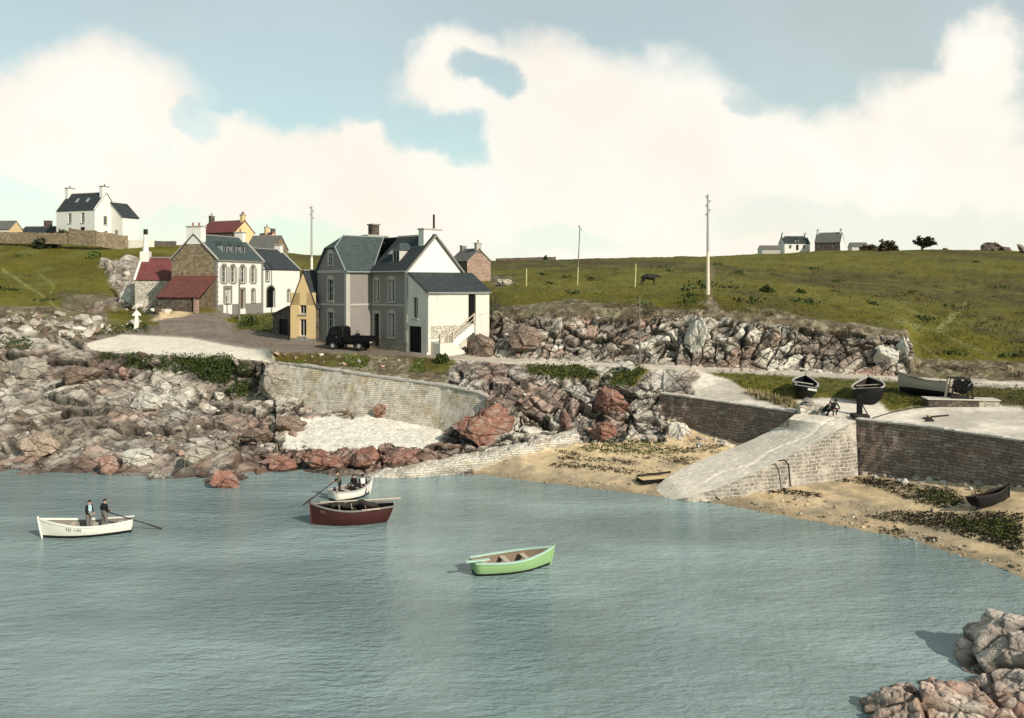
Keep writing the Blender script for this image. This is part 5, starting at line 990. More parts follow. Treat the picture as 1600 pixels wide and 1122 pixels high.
# second white boat, three people
a_, b2 = onwater(521, 783), onwater(578, 770); dv_ = b2-a_; rz2 = math.atan2(dv_.y, dv_.x)
b2_, s2_ = boat('rowing_boat', 'white rowing boat with three people aboard, behind the oxblood boat', tuple(a_), rz2, dv_.length*.97, 1.75, .88, 'boatwhite', 'dark', 'trimdark', 'shutter', .62, .20, .28, split=.14)
oar('dark oar trailing left from the stern of the boat with three people', local(b2_, (.5,.25,1.3)), ray(474, 789, .02))
# oxblood boat with spars
a_, b2 = onwater(494, 819), onwater(600, 813.5); dv_ = a_-b2; rz3 = math.atan2(dv_.y, dv_.x)
b3_, s3_ = boat('moored_boat', 'dark oxblood wooden boat with pale spars laid along it, moored in mid harbour', tuple(b2), rz3, dv_.length+.2, 1.9, 1.18, 'boatred', 'dark', 'tar', 'trimdark', .55, .22, .30, split=-.4, seats=2, bowrake=.12, rake=.55)
hull_text(b3_, s3_, .84, 1, 'A E', .22, 'pinkwood', 7)
L3_ = dv_.length
for lab, p0, p1, r_ in (('long pale spar along the far side of the oxblood boat, past its stern', (-1.0,-.55,1.12), (L3_-.1,-.45,1.12), .055), ('short pale spar on the near rail by the stern of the oxblood boat', (.25,.80,.92), (1.3,.86,.90), .05)):
    t_ = thing('spar', lab, 'spar', tuple(local(b3_, p0))); q = local(b3_, p1)-local(b3_, p0); mb = MB(); mb.cyl((0,0,0), q, r_, r_*.7, 8); mb.build('pole', M['paledeck'], t_); mb = MB(); mb.cyl(q*.98, q*1.03, r_*.95, r_*.6, 8); mb.build('ferrule', M['iron'], t_)
sv = thing('furled_sail', 'dark furled sail heaped amidships in the oxblood boat', 'sail', tuple(local(b3_, (L3_*.45,-.1,.78)))); mb = MB(); rr = random.Random(3)
dd = (local(b3_, (1,0,0))-local(b3_, (0,0,0))); mb.tube([dd*x+Vector((0,rr.uniform(-.08,.08),.12+.22*math.exp(-((x+.3)/.5)**2)+.18*math.exp(-((x-.9)/.3)**2)+rr.uniform(-.04,.04))) for x in np.linspace(-1.4,1.4,16)], [.06]+[rr.uniform(.12,.2) for _ in range(14)]+[.06], 8); mb.build('canvas', M['darkwood'], sv, smooth=True)
for x in (-.7,.1,.8): mb = MB(); mb.tube([dd*x+Vector((0,.2*math.cos(a),.16+.2*math.sin(a))) for a in np.linspace(0,6.28,9)], .018, 4); mb.build('lashing', M['paledeck'], sv)
# green boat
a_, b2 = onwater(742, 897), onwater(860, 882); dv_ = b2-a_; rz4_ = math.atan2(dv_.y, dv_.x)
b4_, s4_ = boat('moored_boat', 'light green wooden rowing boat moored empty in the foreground water', tuple(a_), rz4_, dv_.length*.98, 1.7, .88, 'boatgreen', 'dark', 'wood', 'boatmint', .58, .17, .26, split=.12)
mb = MB(); mb.box(-.62,.55,-.6,-.42,.78,.84); mb.build('tiller_board', M['boatmint'], b4_)
# boats drawn up on the quay
def onland(px, py):
    for k in range(14):
        g = ground(px, py+k)
        if g: return g
    return P(px, py, 80)
hx = 'boats drawn up on the quay grass'
g = onland(1258, 624); q1, _s = boat('beached_boat', 'black beached boat with pale stripes and a white plate on its stern', (g.x, g.y, g.z+.30), R(72), 4.3, 1.95, 1.15, 'tar', 'dark', 'tar', 'shutter', .78, .22, .36, roll=R(7), seats=2, group=hx)
mb = MB(); mb.box(-.175,-.10,-.80,-.15,.46,.62); mb.build('name_plate', M['boatwhite'], q1); mb = MB(); mb.box(-.15,-.08,-.85,.85,.70,.75); mb.box(-.12,-.05,-.5,.85,.93,1.0); mb.build('rubbing_strake', M['shutter'], q1)
g = onland(1358, 633); q2, _s = boat('beached_boat', 'broad black beached boat with a pale deck, behind the dark mooring post', (g.x, g.y, g.z+.30), R(66), 5.0, 2.35, 1.3, 'tar', 'dark', 'darkwood', 'trim', .80, .25, .40, roll=R(-6), seats=3, group=hx)
g = onland(1490, 626); q3, _s = boat('beached_boat', 'beached boat with sunlit pale side and black bow, left of the winch', (g.x, g.y, g.z+.40), R(118), 4.6, 2.0, 1.25, 'paledeck', 'tar', 'tar', 'trimdark', .7, .3, .40, roll=R(10), seats=2, split=.15, group=hx)
g = onland(1545, 792); q4, _s = boat('beached_boat', 'small black boat lying among the seaweed on the sand below the right wall', (g.x-1.0, g.y-.25, g.z+.22), R(17), 2.5, 1.15, .60, 'tar', 'dark', 'tar', 'darkwood', .65, .14, .22, roll=R(-14), pitch=R(-6), seats=2)
g1, g2 = onland(1508,794), onland(1470,797); t_ = thing('mooring_rope', 'thin pale rope from the small black boat across the seaweed', 'rope', tuple(g1)); mb = MB(); mb.tube([Vector((0,0,.2)), (onland(1490,797)-g1)+Vector((0,0,.12)), (g2-g1)+Vector((0,0,.08)), (onland(1455,801)-g1)+Vector((0,0,.06))], .022, 5); mb.build('strand', M['paledeck'], t_); mb = MB(); mb.cyl((onland(1455,801)-g1)+Vector((0,0,-.1)), (onland(1455,801)-g1)+Vector((0,0,.22)), .05); mb.build('stake', M['iron'], t_)
# flat plank float on the sand
g = onland(1020, 752); fl = thing('plank_float', 'flat sandy coloured plank float lying on the beach at the foot of the slipway', 'raft', (g.x, g.y, g.z), R(18)); mb = MB()
for i in range(6): mb.box(-1.0,1.15,-.48+i*.16,-.335+i*.16,.18,.24)
mb.build('deck', M['ochre'], fl); mb = MB(); mb.box(-1.02,1.17,-.52,-.49,.0,.25); mb.box(-1.04,-1.01,-.52,.5,.0,.25); mb.box(-1.02,1.17,.485,.52,.0,.25); mb.build('side_board', M['dark'], fl)
t_ = thing('beach_timber', 'thin dark timber lying on the sand just above the plank float', 'timber', tuple(onland(1022,742))); mb = MB(); q = onland(1052,739)-onland(1000,744); mb.box(-.5,.5,-.06,.06,-.02,.12); mb.tube([q*-.5+Vector((0,0,.05)), q*.5+Vector((0,0,.1))], .07, 6); mb.build('beam', M['darkwood'], t_)

# winch on its low masonry base, cable, posts
g = onland(1503, 634); base_ = thing('stone_plinth', 'low masonry plinth carrying the iron winch on the quay', 'stone base', (g.x, g.y, g.z), R(-8)); mb = MB(); mb.box(-2.5,.95,-.5,.7,-.5,.45); mb.build('masonry', M['darkrubble'], base_, bevel=.03); mb = MB(); mb.box(.95,2.35,-.5,.7,-.5,.42); mb.build('pale_end', M['quaypale'], base_, bevel=.03); mb = MB(); mb.box(-2.6,2.4,-.58,.78,.452,.54); mb.build('coping', M['concrete'], base_, bevel=.02)
wz = g.z+.55; wn = thing('boat_winch', 'black iron boat winch with gear wheels and drum on the low masonry plinth', 'winch', (g.x-.1, g.y+.1, wz), R(-8)); mb = MB()
for y in (-.4,.5):
    for x0, x1 in ((-.75,-.5),(.75,.5)): mb.tube([(x0,y,0),(x1,y,1.45)], .06, 6)
    mb.tube([(-.5,y,1.45),(.5,y,1.45)], .06, 6); mb.tube([(-.62,y,.7),(.62,y,.7)], .05, 6); mb.tube([(-.75,y,.05),(.75,y,.05)], .06, 6)
mb.build('frame', M['iron'], wn); mb = MB(); mb.cyl((0,-.38,.72),(0,.48,.72),.30,n=16); mb.cyl((0,-.36,.72),(0,-.32,.72),.42,n=16); mb.cyl((0,.42,.72),(0,.46,.72),.42,n=16); mb.build('drum', M['dark'], wn)
for x, z, r_ in ((-.28,1.1,.34),(.3,.98,.44)):
    mb = MB(); k = 28
    ring = [(x+math.cos(2*math.pi*i/k)*(r_ if i % 2 else r_*.90), z+math.sin(2*math.pi*i/k)*(r_ if i % 2 else r_*.90)) for i in range(k)]
    mb.prism([Vector((a,-.52,c)) for a,c in ring],[Vector((a,-.45,c)) for a,c in ring]); mb.cyl((x,-.58,z),(x,.55,z),.06,n=8); mb.build('gear_wheel', M['dark'], wn)
mb = MB(); mb.tube([(.3,-.6,.98),(.3,-.68,.98),(.62,-.68,1.3),(.62,-.9,1.3)], .03, 6); mb.build('crank_handle', M['zinc'], wn)
sp0 = onland(1479,634); t_ = thing('pale_mast', 'pale leaning post between the sunlit beached boat and the iron winch', 'post', tuple(sp0)); mb = MB(); mb.tube([(0,.3,.3),(.15,.3,1.2),(.28,.3,2.0)], .09, 7); mb.build('shaft', M['paledeck'], t_); mb = MB(); mb.tube([(.12,.3,1.9),(.28,.28,2.1),(.42,.3,1.9)], .06, 6); mb.build('sheave', M['iron'], t_)
cp = [onland(*q) for q in ((1362,655),(1395,645),(1430,638),(1470,636),(1492,636))]; t_ = thing('winch_cable', 'dark cable curving over the pale quay ground from the slipway top to the winch', 'cable', tuple(cp[0])); mb = MB(); mb.tube([p-cp[0]+Vector((0,0,.07)) for p in cp], .035, 5); mb.build('strand', M['iron'], t_)
g = onland(1343, 648); t_ = thing('mooring_post', 'square black mooring post with a thin brace at the top of the slipway', 'post', tuple(g)); mb = MB(); mb.box(-.16,.16,-.16,.16,-.2,1.35); mb.build('post', M['dark'], t_, bevel=.02); mb = MB(); mb.tube([(.1,0,.9),(.55,-.1,0)], .04, 6); mb.tube([(-.1,0,.12),(-1.0,-.05,.10)], .04, 6); mb.build('brace', M['iron'], t_)
for px, py, lab in ((1450,655,'small dark iron block lying on the pale quay ground, upper of a pair'),(1452,658.5,'small dark iron block lying on the pale quay ground, lower of a pair')):
    g = onland(px, py); t_ = thing('iron_block', lab, 'iron block', tuple(g)); mb = MB(); mb.box(-.28,.28,-.1,.1,0,.14); mb.build('body', M['iron'], t_, bevel=.03); mb = MB(); mb.tube([(-.1,0,.14),(0,0,.24),(.1,0,.14)], .025, 5); mb.build('ring', M['iron'], t_)
g1 = onland(1468, 653); t_ = thing('timber_bar', 'short dark timber bar on the pale quay ground below the winch', 'timber', tuple(g1)); mb = MB(); mb.tube([(-.7,0,.08),(.9,.5,.1)], .06, 6); mb.build('bar', M['darkwood'], t_); mb = MB(); mb.cyl((-.75,0,0),(-.75,0,.2),.12); mb.build('foot', M['ochre'], t_)
g = onland(1262, 646); t_ = thing('stone_pillar', 'squat pale masonry pillar beside the crouching men, topped with a rough stone', 'stone pillar', (g.x, g.y, g.z)); mb = MB(); mb.box(-.75,1.1,-.45,.35,-.6,.62); mb.build('masonry', M['quaypale'], t_, bevel=.06)
mb = MB(); mb.cyl((0,0,.62),(0,0,.8),.55,.48,9); mb.cyl((0,0,.8),(.1,0,1.12),.5,.22,9); mb.build('cap_stone', M['trimdark'], t_, bevel=.04)

# ---------------------------------------------------------------- truck
g = P(548, 546.5, 81.0); dirx = (P(585,548,80.6)-P(512,543,82.0)); rzt = math.atan2(dirx.y, dirx.x)+math.pi   # x points forward (left)
tk = thing('flatbed_truck', 'old black flatbed truck parked in front of the grey house', 'truck', (g.x, g.y, ground_at(g.x, g.y)+.02), rzt)
def prof(pts_, y0, y1, mb, mi=0): mb.prism([Vector((x,y0,z)) for x,z in pts_], [Vector((x,y1,z)) for x,z in pts_], mi)
mb = MB(); prof([(.35,.55),(2.15,.55),(2.32,.75),(2.28,1.2),(2.08,1.42),(1.78,2.10),(1.55,2.26),(.75,2.28),(.48,2.18),(.40,1.9)], -.86, .86, mb); cab = mb.build('cab', M['dark'], tk, bevel=.09)
mb = MB(); prof([(2.115,1.45),(1.855,2.04),(1.875,2.05),(2.14,1.46)], -.7, .7, mb); mb.build('windscreen', M['glass'], cab)
for s in (-1, 1):
    mb = MB(); y = s*.872; prof([(1.0,1.45),(1.78,1.45),(1.6,2.0),(1.0,2.0)], y-.012, y+.012, mb); d_ = mb.build('side_window', M['glass'], cab)
    mb = MB(); prof([(.93,.62),(1.72,.62),(1.72,1.38),(.93,1.38)], y-.02, y+.008, mb); dd_ = mb.build('cab_door', M['dark'], cab); mb = MB(); mb.box(1.0,1.14,y*1.02-.02,y*1.02+.02,1.2,1.24); mb.build('door_handle', M['zinc'], dd_) if False else mb.build('door_handle', M['zinc'], cab)
    mb = MB(); mb.cyl((2.2,s*.6,.95),(2.36,s*.6,.95),.13,.12,12); mb.build('headlight', M['zinc'], tk)
mb = MB(); mb.box(2.3,2.42,-.85,.85,.42,.58); mb.build('bumper', M['iron'], tk, bevel=.02)
mb = MB(); mb.box(-2.35,2.1,-.42,-.28,.5,.72); mb.box(-2.35,2.1,.28,.42,.5,.72); mb.box(-2.3,-2.2,-.42,.42,.5,.72); mb.build('chassis', M['iron'], tk)
mb = MB(); mb.box(-2.4,.3,-.98,.98,.80,.92); bed = mb.build('flatbed', M['dark'], tk)
for nm_, a in (('side_board',(-2.4,.3,-1.0,-.95)),('side_board',(-2.4,.3,.95,1.0)),('tail_board',(-2.42,-2.37,-.95,.95)),('head_board',(.26,.32,-.95,.95))):
    mb = MB(); mb.box(a[0],a[1],a[2],a[3],.925,1.32)
    if nm_ == 'side_board':
        for x in (-2.2,-1.5,-.8,-.1): mb.box(x-.04,x+.04,a[2]-.03 if a[2] < 0 else a[3],a[2] if a[2] < 0 else a[3]+.03,.8,1.36)
    mb.build(nm_, M['dark'], bed)
for x in (1.5, -1.3):
    for s in (-1, 1):
        mb = MB(); mb.cyl((x,s*.66,.40),(x,s*.90,.40),.40,n=20); wh = mb.build('wheel', M['tyre'], tk, bevel=.04); mb = MB(); mb.cyl((x,s*.85,.40),(x,s*.925,.40),.22,.18,14); mb.build('hub', M['hub'], wh)
        mb = MB(); pts_ = [(x+.5*math.cos(a), .40+.5*math.sin(a)) for a in np.linspace(.1, math.pi-.1, 9)]; pin = [(x+.46*math.cos(a), .40+.46*math.sin(a)) for a in np.linspace(math.pi-.1, .1, 9)]; y = s*.8; prof(pts_+pin, y-.13, y+.13, mb); mb.build('mudguard', M['dark'], tk)
mb = MB(); mb.box(-2.44,-2.42,.35,.85,.72,.84); mb.build('number_plate', M['shutter'], tk)
# ---------------------------------------------------------------- people and the cow: one skinned surface each, grown from a posed skeleton
def skin_mesh(name, verts, edges, rad, root, sub=2):
    me = bpy.data.meshes.new(name); me.from_pydata([tuple(v) for v in verts], edges, []); o = bpy.data.objects.new(name, me); COL.objects.link(o)
    o.modifiers.new('s', 'SKIN'); o.modifiers.new('u', 'SUBSURF').levels = sub
    for i, sv_ in enumerate(me.skin_vertices[0].data): r_ = rad[i]; sv_.radius = (r_, r_) if not isinstance(r_, tuple) else r_; sv_.use_root = (i == root)
    bpy.context.view_layer.update(); ev = o.evaluated_get(bpy.context.evaluated_depsgraph_get()); m2 = bpy.data.meshes.new_from_object(ev); bpy.data.objects.remove(o); return m2
def person(label, loc, rz, J, top='navy', legs='trouser', hat=None, front=None, group=None):
    """J: joint positions, x right, y ahead, z up from the soles; missing ones are mirrored from a standing figure"""
    t_ = thing('person', label, 'person', loc, rz, group)
    D_ = dict(pelvis=(0,0,.95), waist=(0,0,1.10), chest=(0,.0,1.33), neck=(0,.01,1.49), head=(0,.03,1.56), crown=(0,.03,1.70),
              shL=(-.19,0,1.41), elL=(-.25,-.02,1.14), wrL=(-.26,.05,.90), shR=(.19,0,1.41), elR=(.25,-.02,1.14), wrR=(.26,.05,.90),
              hiL=(-.10,0,.90), knL=(-.11,.02,.49), anL=(-.11,0,.09), toL=(-.13,.17,.04), hiR=(.10,0,.90), knR=(.11,.02,.49), anR=(.11,0,.09), toR=(.13,.17,.04)); D_.update(J)
    names = list(D_); V = [Vector(D_[n]) for n in names]; ix = {n: i for i, n in enumerate(names)}
    E = [('pelvis','waist'),('waist','chest'),('chest','neck'),('neck','head'),('head','crown'),('chest','shL'),('shL','elL'),('elL','wrL'),('chest','shR'),('shR','elR'),('elR','wrR'),('pelvis','hiL'),('hiL','knL'),('knL','anL'),('anL','toL'),('pelvis','hiR'),('hiR','knR'),('knR','anR'),('anR','toR')]
    rd = dict(pelvis=.15, waist=.14, chest=.165, neck=.058, head=.085, crown=.088, sh=.075, el=.05, wr=.035, hi=.105, kn=.072, an=.048, to=.04)
    me = skin_mesh('body', V, [(ix[a], ix[b_]) for a, b_ in E], [rd.get(n, rd.get(n[:2])) for n in names], 0)
    seg = [(V[ix[a]], V[ix[b_]], 2 if (a, b_) in (('neck','head'),('head','crown')) else (0 if a in ('waist','chest','shL','shR','elL','elR') else (3 if a[:2] == 'an' else 1))) for a, b_ in E]
    for m_ in (top, legs, 'skin', 'dark', front or top): me.materials.append(M[m_])
    for p in me.polygons:
        c = p.center; best = min(seg, key=lambda s: ((c-(s[0]+(s[1]-s[0])*max(0, min(1, (c-s[0]).dot(s[1]-s[0])/((s[1]-s[0]).length_squared+1e-9))))).length)); p.material_index = best[2]
        if best[2] == 0 and front and p.normal.y > .55 and abs(c.x) < .14: p.material_index = 4
    bm = bmesh.new(); bm.from_mesh(me)
    tmp = MB()                                          # face and fingers joined into the same mesh
    hd, cr_ = V[ix['head']], V[ix['crown']]; up = (cr_-hd).normalized(); fw = Vector((0,1,0)); fw = (fw-up*fw.dot(up)).normalized(); rt = fw.cross(up)
    mid = hd+up*.06; tmp.cyl(mid+fw*.075, mid+fw*.115-up*.02, .018, .01, 6, 2)
    for s in (-1, 1): tmp.cyl(mid+rt*s*.083-fw*.0+up*.01, mid+rt*s*.102-fw*.01+up*.012, .028, .02, 7, 2); tmp.cyl(mid+rt*s*.033+fw*.08+up*.025, mid+rt*s*.033+fw*.092+up*.025, .010, .006, 6, 3)
    tmp.cyl(hd+fw*.075-rt*.025+up*.0, hd+fw*.08+rt*.025+up*.0, .008, .008, 5, 3)
    for s, e_, w_ in (('L','elL','wrL'),('R','elR','wrR')):
        a, b_ = V[ix[e_]], V[ix[w_]]; d = (b_-a).normalized(); q = Vector((1,0,0)); q = (q-d*q.dot(d)).normalized(); nrm_ = d.cross(q)
        tmp.tube([b_-d*.01, b_+d*.05, b_+d*.095], [.034,.042,.034], 8, 2)
        for k, ln in enumerate((.062,.075,.07,.055)):
            f0 = b_+d*.085+q*(k-1.5)*.019; tmp.tube([f0, f0+d*ln*.55+nrm_*.006, f0+d*ln*.9+nrm_*.025], [.0095,.0088,.007], 5, 2)
        f0 = b_+d*.03+q*(-.036 if s == 'R' else .036); tmp.tube([f0, f0+d*.035+q*(-.02 if s == 'R' else .02), f0+d*.065+q*(-.018 if s == 'R' else .018)+nrm_*.01], [.012,.011,.008], 5, 2)
    i0 = [bm.verts.new(v) for v in tmp.v]
    for f, mi in zip(tmp.f, tmp.m):
        try: bm.faces.new([i0[k] for k in f]).material_index = mi
        except ValueError: pass
    bm.to_mesh(me); bm.free(); me.polygons.foreach_set('use_smooth', [True]*len(me.polygons)); me.name = 'body'
    o = bpy.data.objects.new('body', me); COL.objects.link(o); o.parent = t_
    mb = MB(); rings = []
    for i in range(6):
        a = i/5*1.45; r_ = .103*math.cos(a); rings.append([mid+up*(.028+.095*math.sin(a))-fw*.012+(rt*math.cos(b_)+fw*math.sin(b_))*max(r_, .004) for b_ in np.linspace(0, 2*math.pi, 13)[:-1]])
    mb.faces([p for r_ in rings for p in r_], [(i*12+k, i*12+(k+1) % 12, (i+1)*12+(k+1) % 12, (i+1)*12+k) for i in range(5) for k in range(12)]+[tuple(range(60,72))])
    if hat: mb.prism([mid+up*.045+fw*.08-rt*.07, mid+up*.045+fw*.08+rt*.07, mid+up*.03+fw*.165+rt*.05, mid+up*.03+fw*.165-rt*.05], [mid+up*.06+fw*.08-rt*.07, mid+up*.06+fw*.08+rt*.07, mid+up*.04+fw*.165+rt*.05, mid+up*.04+fw*.165-rt*.05])
    mb.build('cap' if hat else 'hair', M[hat or 'hair'], t_, smooth=True)
    return t_
def on(o, x, y, z): return tuple(local(o, (x, y, z)))
zf_ = -.12
def inboat(o, px, x, z):                               # a place on the boat's centre line
    return on(o, x, 0, z)
person('man in dark jacket over pale blue shirt, nearer the bow of the white boat', on(bw, Lw*.49,.05,.16), R(-100), dict(wrR=(.16,.2,1.0), elR=(.26,.02,1.13), wrL=(-.10,.24,1.02), elL=(-.26,.05,1.14), head=(0,.05,1.56), crown=(0,.06,1.70)), 'navy', 'trouser', None, 'shirt')
person('man in black jacket seen from behind, standing nearer the stern of the white boat', on(bw, Lw*.31,.05,.16), R(-25), dict(wrR=(.17,.26,1.0), elR=(.27,-.02,1.14), wrL=(-.14,.24,1.0), elL=(-.27,-.02,1.14), anL=(-.17,-.05,.09), toL=(-.2,.12,.04), knL=(-.13,.0,.49), anR=(.17,.08,.09), toR=(.19,.25,.04)), 'navy', 'trouser', 'navy')
L2_ = (onwater(578,770)-onwater(521,783)).length
person('man in drab jacket standing at the oar in the stern of the farther white boat', on(b2_, .55,.1,.10), R(100), dict(wrR=(.10,.38,1.12), elR=(.26,.14,1.16), wrL=(-.08,.36,1.08), elL=(-.25,.1,1.14), chest=(0,.06,1.33), neck=(0,.11,1.48), head=(0,.14,1.54), crown=(0,.16,1.68), shL=(-.19,.07,1.4), shR=(.19,.07,1.4)), 'brown', 'navy', 'navy')
sit = dict(pelvis=(0,0,.50), waist=(0,.01,.66), chest=(0,.03,.88), neck=(0,.05,1.04), head=(0,.08,1.11), crown=(0,.09,1.25), shL=(-.19,.03,.96), shR=(.19,.03,.96), elL=(-.25,.06,.70), elR=(.25,.06,.70), wrL=(-.15,.28,.62), wrR=(.15,.28,.62), hiL=(-.1,.03,.48), hiR=(.1,.03,.48), knL=(-.13,.42,.50), knR=(.13,.42,.50), anL=(-.13,.42,.09), anR=(.13,.42,.09), toL=(-.14,.58,.04), toR=(.14,.58,.04))
person('person in black, seated left of the pair near the bow of the farther white boat', on(b2_, L2_*.62,.22,.12), R(150), sit, 'navy', 'navy', 'navy')
person('person in black over a white shirt, seated right of the pair by the bow', on(b2_, L2_*.74,-.2,.12), R(200), sit, 'navy', 'navy', 'hair', 'boatwhite')
g = P(559, 543.5, 83.3); person('dark figure in a cap standing behind the flatbed of the parked black truck', (g.x, g.y, ground_at(g.x, g.y)), R(170), {}, 'navy', 'navy', 'navy')
cr = dict(pelvis=(0,-.10,.36), waist=(0,-.02,.50), chest=(0,.14,.70), neck=(0,.25,.83), head=(0,.31,.88), crown=(0,.36,1.01), shL=(-.19,.16,.78), shR=(.19,.16,.78), elL=(-.25,.33,.56), elR=(.25,.33,.56), wrL=(-.12,.55,.50), wrR=(.12,.55,.50), hiL=(-.12,-.10,.34), hiR=(.12,-.10,.34), knL=(-.18,.36,.50), knR=(.18,.36,.50), anL=(-.15,.05,.09), anR=(.15,.05,.09), toL=(-.18,.22,.04), toR=(.18,.22,.04))
g = onland(1289, 650); person('man in dark clothes crouching on the left at the top of the slipway', (g.x, g.y-.1, g.z+.02), R(-125), cr, 'navy', 'navy', 'navy', group='men crouching at the top of the slipway')
g = onland(1301, 648.5); sq = dict(cr); sq.update(knR=(.24,.40,.42), anR=(.34,.42,.09), toR=(.40,.58,.04), crown=(0,.30,1.12), head=(0,.26,.98), neck=(0,.2,.90), chest=(0,.1,.76), shL=(-.19,.1,.84), shR=(.19,.1,.84))
person('man in dark clothes crouching on the right with one leg stretched out', (g.x+.05, g.y, g.z+.02), R(-165), sq, 'navy', 'navy', 'navy', group='men crouching at the top of the slipway')
# cow
g = onland(1014, 445); cw_ = thing('cow', 'black cow standing in profile on the green hillside', 'cow', tuple(g), R(8), )
cv = dict(rump=(-.95,0,1.12), loin=(-.5,0,1.14), belly=(0,0,1.05), chest=(.5,0,1.02), wither=(.78,0,1.18), neck=(1.08,0,1.22), poll=(1.34,0,1.26), muzzle=(1.62,0,1.02),
 hL=(-.85,-.22,.95), hLk=(-.70,-.24,.62), hLh=(-.95,-.22,.42), hLf=(-.88,-.22,.06), hR=(-.85,.22,.95), hRk=(-.80,.24,.62), hRh=(-1.08,.22,.42), hRf=(-1.02,.22,.06),
 fL=(.62,-.2,.80), fLk=(.64,-.2,.42), fLf=(.62,-.2,.06), fR=(.62,.2,.80), fRk=(.72,.2,.42), fRf=(.72,.2,.06), tail=(-1.12,0,1.08), tail2=(-1.2,.02,.7), tail3=(-1.16,.02,.4))
nm_ = list(cv); ix = {n: i for i, n in enumerate(nm_)}; E = [('belly','loin'),('loin','rump'),('belly','chest'),('chest','wither'),('wither','neck'),('neck','poll'),('poll','muzzle'),('rump','hL'),('hL','hLk'),('hLk','hLh'),('hLh','hLf'),('rump','hR'),('hR','hRk'),('hRk','hRh'),('hRh','hRf'),('chest','fL'),('fL','fLk'),('fLk','fLf'),('chest','fR'),('fR','fRk'),('fRk','fRf'),('rump','tail'),('tail','tail2'),('tail2','tail3')]
rr_c = dict(rump=.30, loin=.36, belly=.42, chest=.40, wither=.28, neck=.20, poll=.15, muzzle=.09, hL=.17, hR=.17, hLk=.11, hRk=.11, hLh=.065, hRh=.065, hLf=.06, hRf=.06, fL=.13, fR=.13, fLk=.07, fRk=.07, fLf=.06, fRf=.06, tail=.05, tail2=.025, tail3=.05)
me = skin_mesh('body', [cv[n] for n in nm_], [(ix[a], ix[b_]) for a, b_ in E], [rr_c[n] for n in nm_], ix['belly']); me.materials.append(M['hide']); me.polygons.foreach_set('use_smooth', [True]*len(me.polygons)); o = bpy.data.objects.new('body', me); COL.objects.link(o); o.parent = cw_
for s in (-1, 1):
    mb = MB(); mb.tube([(1.33,s*.10,1.36),(1.36,s*.24,1.42),(1.46,s*.27,1.52)], [.03,.022,.008], 6); mb.build('horn', M['trim'], cw_)
    mb = MB(); mb.tube([(1.28,s*.12,1.30),(1.24,s*.24,1.30),(1.22,s*.30,1.24)], [.025,.05,.012], 6); mb.build('ear', M['hide'], cw_)

# ---------------------------------------------------------------- poles, posts and the white marker
def pole(name, label, px, pyb, pyt, r0, r1, mats, split=0, pegs=0, Y=None, lean=0, group=None, arm=False):
    g = onland(px, pyb) if Y is None else P(px, pyb, Y); hgt = (pyb-pyt)*g.y/FPX; t_ = thing(name, label, 'pole', tuple(g), group=group); v = Vector((lean*hgt, 0, hgt))
    if split:
        mb = MB(); mb.cyl((0,0,-.5), v*split, r0, r0*(1-split)+r1*split, 10); mb.build('painted_foot', M[mats[0]], t_); mb = MB(); mb.cyl(v*split, v, (r0*(1-split)+r1*split)*.96, r1, 10); mb.build('shaft', M[mats[1]], t_)
    else: mb = MB(); mb.cyl((0,0,-.5), v, r0, r1, 10); mb.build('shaft', M[mats[0]], t_)
    for i in range(pegs):
        q = v*(1-.035-.045*i); s = 1 if i % 2 else -1; mb = MB(); mb.tube([q, q+Vector((s*.18,0,-.02)), q+Vector((s*.2,0,.10))], .018, 5); mb.cyl(q+Vector((s*.2,0,.08)), q+Vector((s*.2,0,.24)), .06, .045, 8); mb.build('insulator', M['iron'], t_)
    if arm: mb = MB(); mb.tube([v*.97, v*.97+Vector((.5,0,-.12))], .03, 6); mb.build('bracket', M['iron'], t_)
    return t_
pole('telegraph_pole', 'tallest telegraph pole on the hill, its lower part painted pale', 1106, 460, 304, .20, .10, ('polewhite','trim'), .42, 5)
pole('telegraph_pole', 'slender leaning grey telegraph pole on the green hill between cow and grey house', 902, 446, 352, .09, .06, ('postyel','polegrey'), .30, 2, lean=.045)
pole('fence_post', 'short yellowish post on the hill nearest the pink stone house', 823, 447, 420, .09, .08, ('postyel',))
pole('fence_post', 'leaning yellowish post on the hill just left of the cow', 992, 448, 412, .10, .08, ('postyel',), lean=.04)
pole('signal_post', 'thin grey post standing by the road in front of the cliff', 1000, 572, 464, .07, .05, ('polegrey',), 0, 1)
pole('telegraph_pole', 'telegraph pole rising behind the yellow cottage, pale below with dark insulators on top', 487, 440, 322, .17, .12, ('boatwhite','shutter'), .32, 4, Y=112)
pole('lamp_post', 'dark wooden post on the green island in front of the dormered white house', 374, 500, 436, .13, .10, ('polegrey',), arm=True)
pole('thin_pole', 'hair thin grey pole in the dark gap right of the white lean-to', 777, 492, 462, .03, .025, ('polegrey',), 0, 0)
g = onland(213, 512); t_ = thing('road_marker', 'small white stone marker shaped like an upright arrow beside the road', 'marker', tuple(g), R(12)); mb = MB(); prof([(-.30,-.3),(.30,-.3),(.17,1.42),(-.17,1.42)], -.14, .14, mb); mb.build('shaft', M['white'], t_, bevel=.02)
mb = MB(); prof([(-.52,1.43),(.52,1.43),(.42,1.62),(0,2.15),(-.42,1.62)], -.15, .15, mb); mb.build('head', M['white'], t_, bevel=.02)
